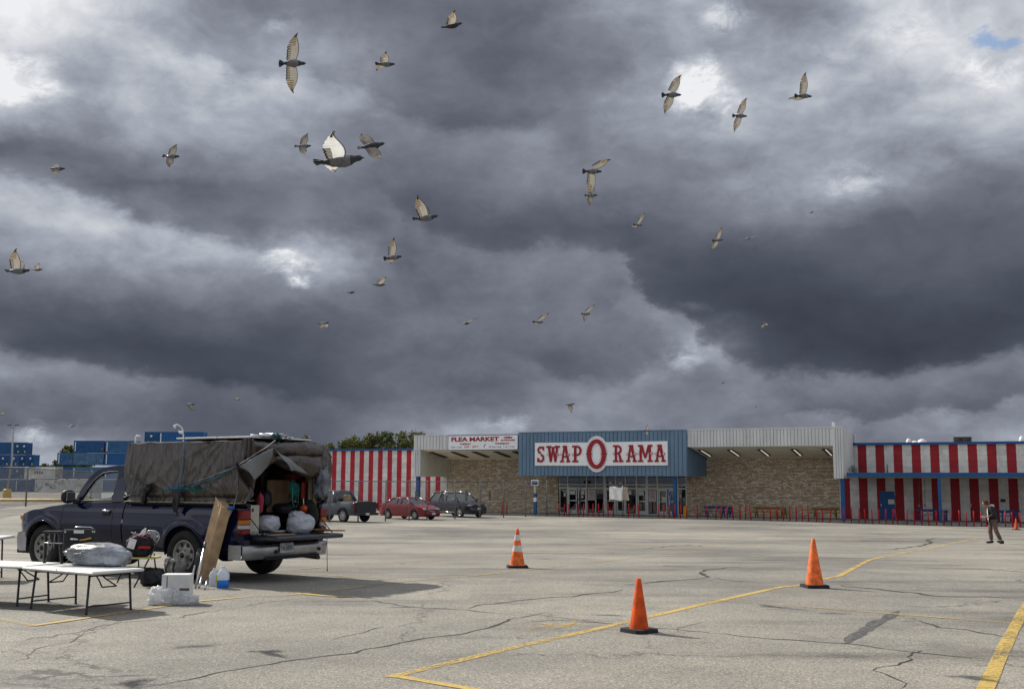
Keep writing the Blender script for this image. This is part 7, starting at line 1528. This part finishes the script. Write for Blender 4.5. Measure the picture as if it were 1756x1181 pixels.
# folding chair with a dark bag on the seat
f1_, f2_, f3_ = G(230,1007), G(201,998), G(270,1000); t = thing('folding_chair', 'black folding chair with yellow seat and silver back holding a dark bag', 'chair'); q = f1_
CH = mat('chair_yellow', (.48,.44,.16), .6, var=.06); 
fn, fm = G(229.6,1007), G(200.8,999); bn, bm = G(272,1001), G(243,994)
up_ = lambda p, px, py: at(px, py, p.y)
MB().tube([fn, up_(fn+Vector((0,.25,0)), 262, 945), up_((fn+bn)/2+Vector((0,.35,0)), 271, 918)], .012, 7).build('leg', TL, t); MB().tube([fm, at(226,940,fm.y+.3)], .012, 7).build('leg', TL, t)
MB().tube([at(270,1003,bn.y), at(264,948,bn.y+.05)], .012, 7).build('leg', TL, t); MB().tube([at(239,996,bm.y+.1), at(237,950,bm.y+.1)], .012, 7).build('leg', TL, t)
MB().tube([at(209,981,fm.y+.05), at(230,983,fm.y-.1)], .011, 7).build('foot_bar', AP, t); MB().tube([at(243,980,bn.y), at(260,981.5,bn.y)], .011, 7).build('foot_bar', AP, t)
ys = fn.y+.28; s0, s1 = at(217,958,ys-.1), at(264,957,ys-.1); mb = MB(); mb.rbox((s0.x, ys-.12, s0.z-.0), (s1.x, ys+.27, s0.z+.022), .01); mb.build('seat', CH, t); seatz = s0.z+.022
bk_ = [at(252,912,ys+.30), at(255,909.5,ys+.30), at(266,909.5,ys+.30), at(272,914,ys+.30), at(273,922,ys+.30), at(268,931,ys+.28), at(264,935,ys+.27)]
mb = MB(); mb.tube(bk_, .011, 7); mb.build('back_frame', AP, t); mb = MB(); mb.grid([[at(254+15*i/6, 911+18*j/6-1.5*math.sin(math.pi*i/6), ys+.31+.02*math.sin(math.pi*i/6)) for j in range(7)] for i in range(7)], 0, True); o = mb.build('backrest', mat('chair_silver',(.36,.36,.40),.35,metal=.4), t); md = o.modifiers.new('s','SOLIDIFY'); md.thickness = .012
def gthing(mb, nm, ms, lab, cat, grp=None): return tag(mb.build(nm, ms), lab, cat, grp)
bc = at(240, 936, ys+.05); bz = seatz; BG = thing('tool_bag', 'dark tool bag with red stripe on the seat of the folding chair', 'bag', (bc.x, ys+.05, bz))
mb = MB(); mb.blob((0,0,.16), (.20,.13,.165), 26, 16, amp=.12, fr=4, seed=12, flat=.003); mb.build('bag_body', mat('bag_black',(.018,.017,.020),.8,var=.4,scale=14,bump=.4), BG); MB().rbox((.02,-.145,.13),(.20,-.118,.165),.006).build('stripe', mat('bag_red',(.40,.015,.02),.6), BG)
mb = MB(); 
for k in range(14): mb.tube([(rr(-.18,.18), rr(-.12,.1), .28), (rr(-.18,.18), rr(-.12,.1), .33+rr(0,.04)), (rr(-.18,.18), rr(-.12,.1), .27)], .008, 5, k % 3)
mb.build('tool_handle', [BLACK, AP, mat('tool_pink',(.4,.05,.12),.5)], BG)
p = at(226, 932, ys-.12); mb = MB(); M_ = Matrix.Translation(p) @ Matrix.Rotation(R(15), 4, 'Y'); mb.box((-.055,-.004,-.07),(.055,.004,.075),M=M_); gthing(mb, 'card_tag', PAPER, 'pale card hanging from the left side of the tool bag', 'tag')
p = at(245, 914, ys+.02); mb = MB(); M_ = Matrix.Translation(p) @ Matrix.Rotation(R(28), 4, 'Y'); mb.lathe([(0,-.09),(.033,-.085),(.034,.03),(.013,.075),(.013,.09),(0,.09)], 14, M=M_); gthing(mb, 'water_bottle', translmat('bottle_clear',(.65,.68,.7),.2,.1,.35), 'clear water bottle tilted on top of the tool bag', 'bottle')
# bags on the ground
p = G(254,1005); mb = MB(); mb.blob((0,0,.12), (.17,.14,.14), 26, 16, amp=.25, fr=3, seed=41, flat=.003); o = gthing(mb, 'black_bag', PB, 'black plastic bag on the ground beneath the folding chair', 'bag'); o.location = (p.x+.02, p.y+.12, gz(p.x,p.y))
p = G(299,997); HBg = thing('rucksack', 'grey rucksack with dark straps before the rear wheel', 'bag', (p.x, p.y-.02, gz(p.x,p.y)))
mb = MB(); mb.blob((0,0,.17), (.15,.12,.19), 26, 16, amp=.30, fr=3, seed=44, flat=.003); mb.blob((-.10,-.02,.30), (.06,.06,.08), 14, 10, amp=.3, seed=46); mb.blob((.12,.02,.24), (.07,.05,.12), 14, 10, amp=.3, seed=47); mb.build('bag_body', mat('canvas_grey',(.26,.25,.24),.85,var=.3,scale=9,bump=.4), HBg)
for k, (x0, x1) in enumerate(((-.08,-.03),(.03,.08))): MB().tube([(x0,-.10,.32),(x0-.01,-.145,.2),(x1,-.13,.04)], .014, 5).build('strap', BLACK, HBg)
# white carton wrapped in plastic
p = G(299,1036); c0, c1 = G(275,1036), G(325,1037); Wc = (c1-c0).length; zt_ = at(300, 985, p.y).z
Wc *= .90
BX = thing('white_carton', 'white carton on the ground half wrapped in crumpled clear plastic', 'carton', (p.x-.02, p.y+.20, gz(p.x,p.y)), R(4)); mb = MB(); mb.rbox((-Wc/2,-.17,0),(Wc/2,.08,zt_),.008); mb.build('box', mat('carton_white',(.60,.60,.59),.7,var=.05), BX)
mb = MB(); mb.tube([(-Wc/2+.07,-.172,zt_-.02),(-Wc/2+.07,-.172,.2)], .006, 4); mb.rbox((Wc/2-.12,-.176,.17),(Wc/2+.004,-.168,.20),.002); mb.build('tape_mark', mat('tape_brown',(.10,.06,.05),.6), BX)
CF = translmat('crumpled_film', (.85,.86,.88), .3, .12, .45, .9); mb = MB(); mb.blob((-.12,-.23,.07), (.19,.08,.11), 40, 26, amp=.36, fr=4, seed=51, flat=.003); mb.blob((.14,-.22,.05), (.17,.08,.07), 36, 22, amp=.36, fr=5, seed=53, flat=.003); mb.blob((-.22,-.19,.12), (.09,.07,.10), 30, 18, amp=.4, fr=5, seed=55, flat=.003); mb.build('plastic_wrap', CF, BX)
# long cardboard carton leaning on the truck
b0, b1 = G(334,1001), G(357,1005); KB = mat('cardboard_brown', (.44,.30,.175), .8, var=.10, scale=8); KB2 = KB
cb = G(346, 999); bM = Vector((cb.x, cb.y, cb.z+.01)); tM = at(379.5, 869, min(cb.y+.42, 16.72)); ax_ = (tM-bM).normalized()
d1 = Vector((-.6,.8,0)); d1 -= ax_*d1.dot(ax_); d1 = d1.normalized()*.30; d2 = Vector((.85,.5,0)); d2 -= ax_*d2.dot(ax_); d2 = d2.normalized()*.16
bL, bR_, tL, tR = bM+d1, bM+d2, tM+d1, tM+d2
for v_ in (bL, bR_): v_.z = max(v_.z, bM.z)
t = thing('tall_carton', 'long brown cardboard carton leaning against the rear side of the truck', 'carton'); mb = MB()
bB = bL+bR_-bM; tB = tL+tR-tM
def lerp4(P0, P1, n=10): return [P0.lerp(P1, i/n) for i in range(n+1)]
for (b_a, t_a, b_b, t_b) in ((bL,tL,bM,tM),(bM,tM,bR_,tR),(bR_,tR,bB,tB),(bB,tB,bL,tL)):
    ca, cb = lerp4(b_a, t_a, 24), lerp4(b_b, t_b, 24); mb.grid([[a_.lerp(b__, j/4)+Vector((0,-.004*math.sin(math.pi*j/4)*(1 if i % 3 else -1),0)) for j in range(5)] for i, (a_, b__) in enumerate(zip(ca, cb))], 0, True)
mb.add([tL,tM,tR,tB],[(0,1,2,3)]); mb.add([bL,bM,bR_,bB],[(3,2,1,0)]); mb.build('box', KB, t); fl2 = MB(); fl2.add([tL,tM,tM+Vector((.02,-.05,.045)),tL+Vector((.01,-.04,.05))],[(0,1,2,3)]); fl2.build('torn_flap', KB, t)
MB().blob(tR+Vector((-.01,.0,.0)), (.06,.04,.03), 12, 8, amp=.3).build('blue_wrap', mat('blue_film',(.02,.10,.35),.4), t)
# silver pole sections
for k, (a, b, dy, lb) in enumerate((((327,1001),(338,955),0,'silver pole section leaning at the left of the cardboard carton'), ((335,1009),(350,940),-.12,'longest silver pole leaning on the cardboard carton'), ((341,1008),(346,990),-.16,'short silver tube foot between the long poles'), ((351,1011),(356,993),-.1,'short silver tube right of the leaning poles'))):
    g_ = G(*a); A = Vector((g_.x, g_.y, g_.z+.01)); B2 = at(*b, g_.y+.20+(.1 if k < 2 else 0)); mb = MB(); mb.tube([A, B2], .018, 8); mb.tube([B2, B2+(B2-A).normalized()*(.10 if k < 2 else .02)], .022, 8, 1)
    gthing(mb, 'pole_section', [AP, mat('plastic_grey',(.09,.09,.095),.5)], lb, 'pole', 'silver pole sections by the cardboard carton')
mb = MB()
for k in range(5): mb.tube([at(334+k*2.6,968,b0.y-.02), at(340+k*2.6,940,b0.y+.1)], .011, 6)
gthing(mb, 'bracket_bundle', mat('bracket_dark',(.06,.06,.065),.45), 'bundle of dark pole brackets strapped on the cardboard carton', 'brackets')
# jugs
def jug(px, py0, py1, lab, liquid, w=.085):
    p = G(px, py1); h = at(px, py0, p.y).z-p.z; t = thing('plastic_jug', lab, 'jug', (p.x, p.y+.05, p.z)); 
    sq = lambda r, z: [(r*math.copysign(abs(math.cos(a))**.6, math.cos(a)), r*math.copysign(abs(math.sin(a))**.6, math.sin(a)), z) for a in [2*math.pi*i/20 for i in range(20)]]
    pr = [(w*.9,0),(w,.01),(w,h*.62),(w*.8,h*.76),(w*.35,h*.88),(w*.25,h*.93),(w*.3,h*.94),(w*.3,h),(.001,h)]
    mb = MB(); P = [[Vector(q) for q in sq(r, z)+[sq(r, z)[0]]] for r, z in pr]; mb.grid(P, 0, True, flip=True); mb.build('jug_body', translmat('jug_plastic',(.62,.66,.70),.3,.3,.15), t)
    if liquid:
        k = MB(); pr2 = [(.001,.004),(w*.93,.004),(w*1.008,.012),(w*1.008,h*.38),(.001,h*.381)]; k.grid([[Vector(q) for q in sq(r, z)+[sq(r, z)[0]]] for r, z in pr2], 0, True, flip=True); k.build('liquid', mat('washer_fluid_blue',(.01,.14,.48),.2,var=.02), t); MB().box((-w*1.0-.001,-w*1.02,h*.2),(-w*.78,-w*.9,h*.62)).build('label', mat('label_yellow',(.55,.5,.05),.5), t)
    return t
jug(380.5, 970.5, 1008.5, 'clear plastic jug of blue fluid beside the cardboard carton', True); jug(365, 974, 1005, 'cloudy plastic bottle between the carton and the blue jug', False, .07)
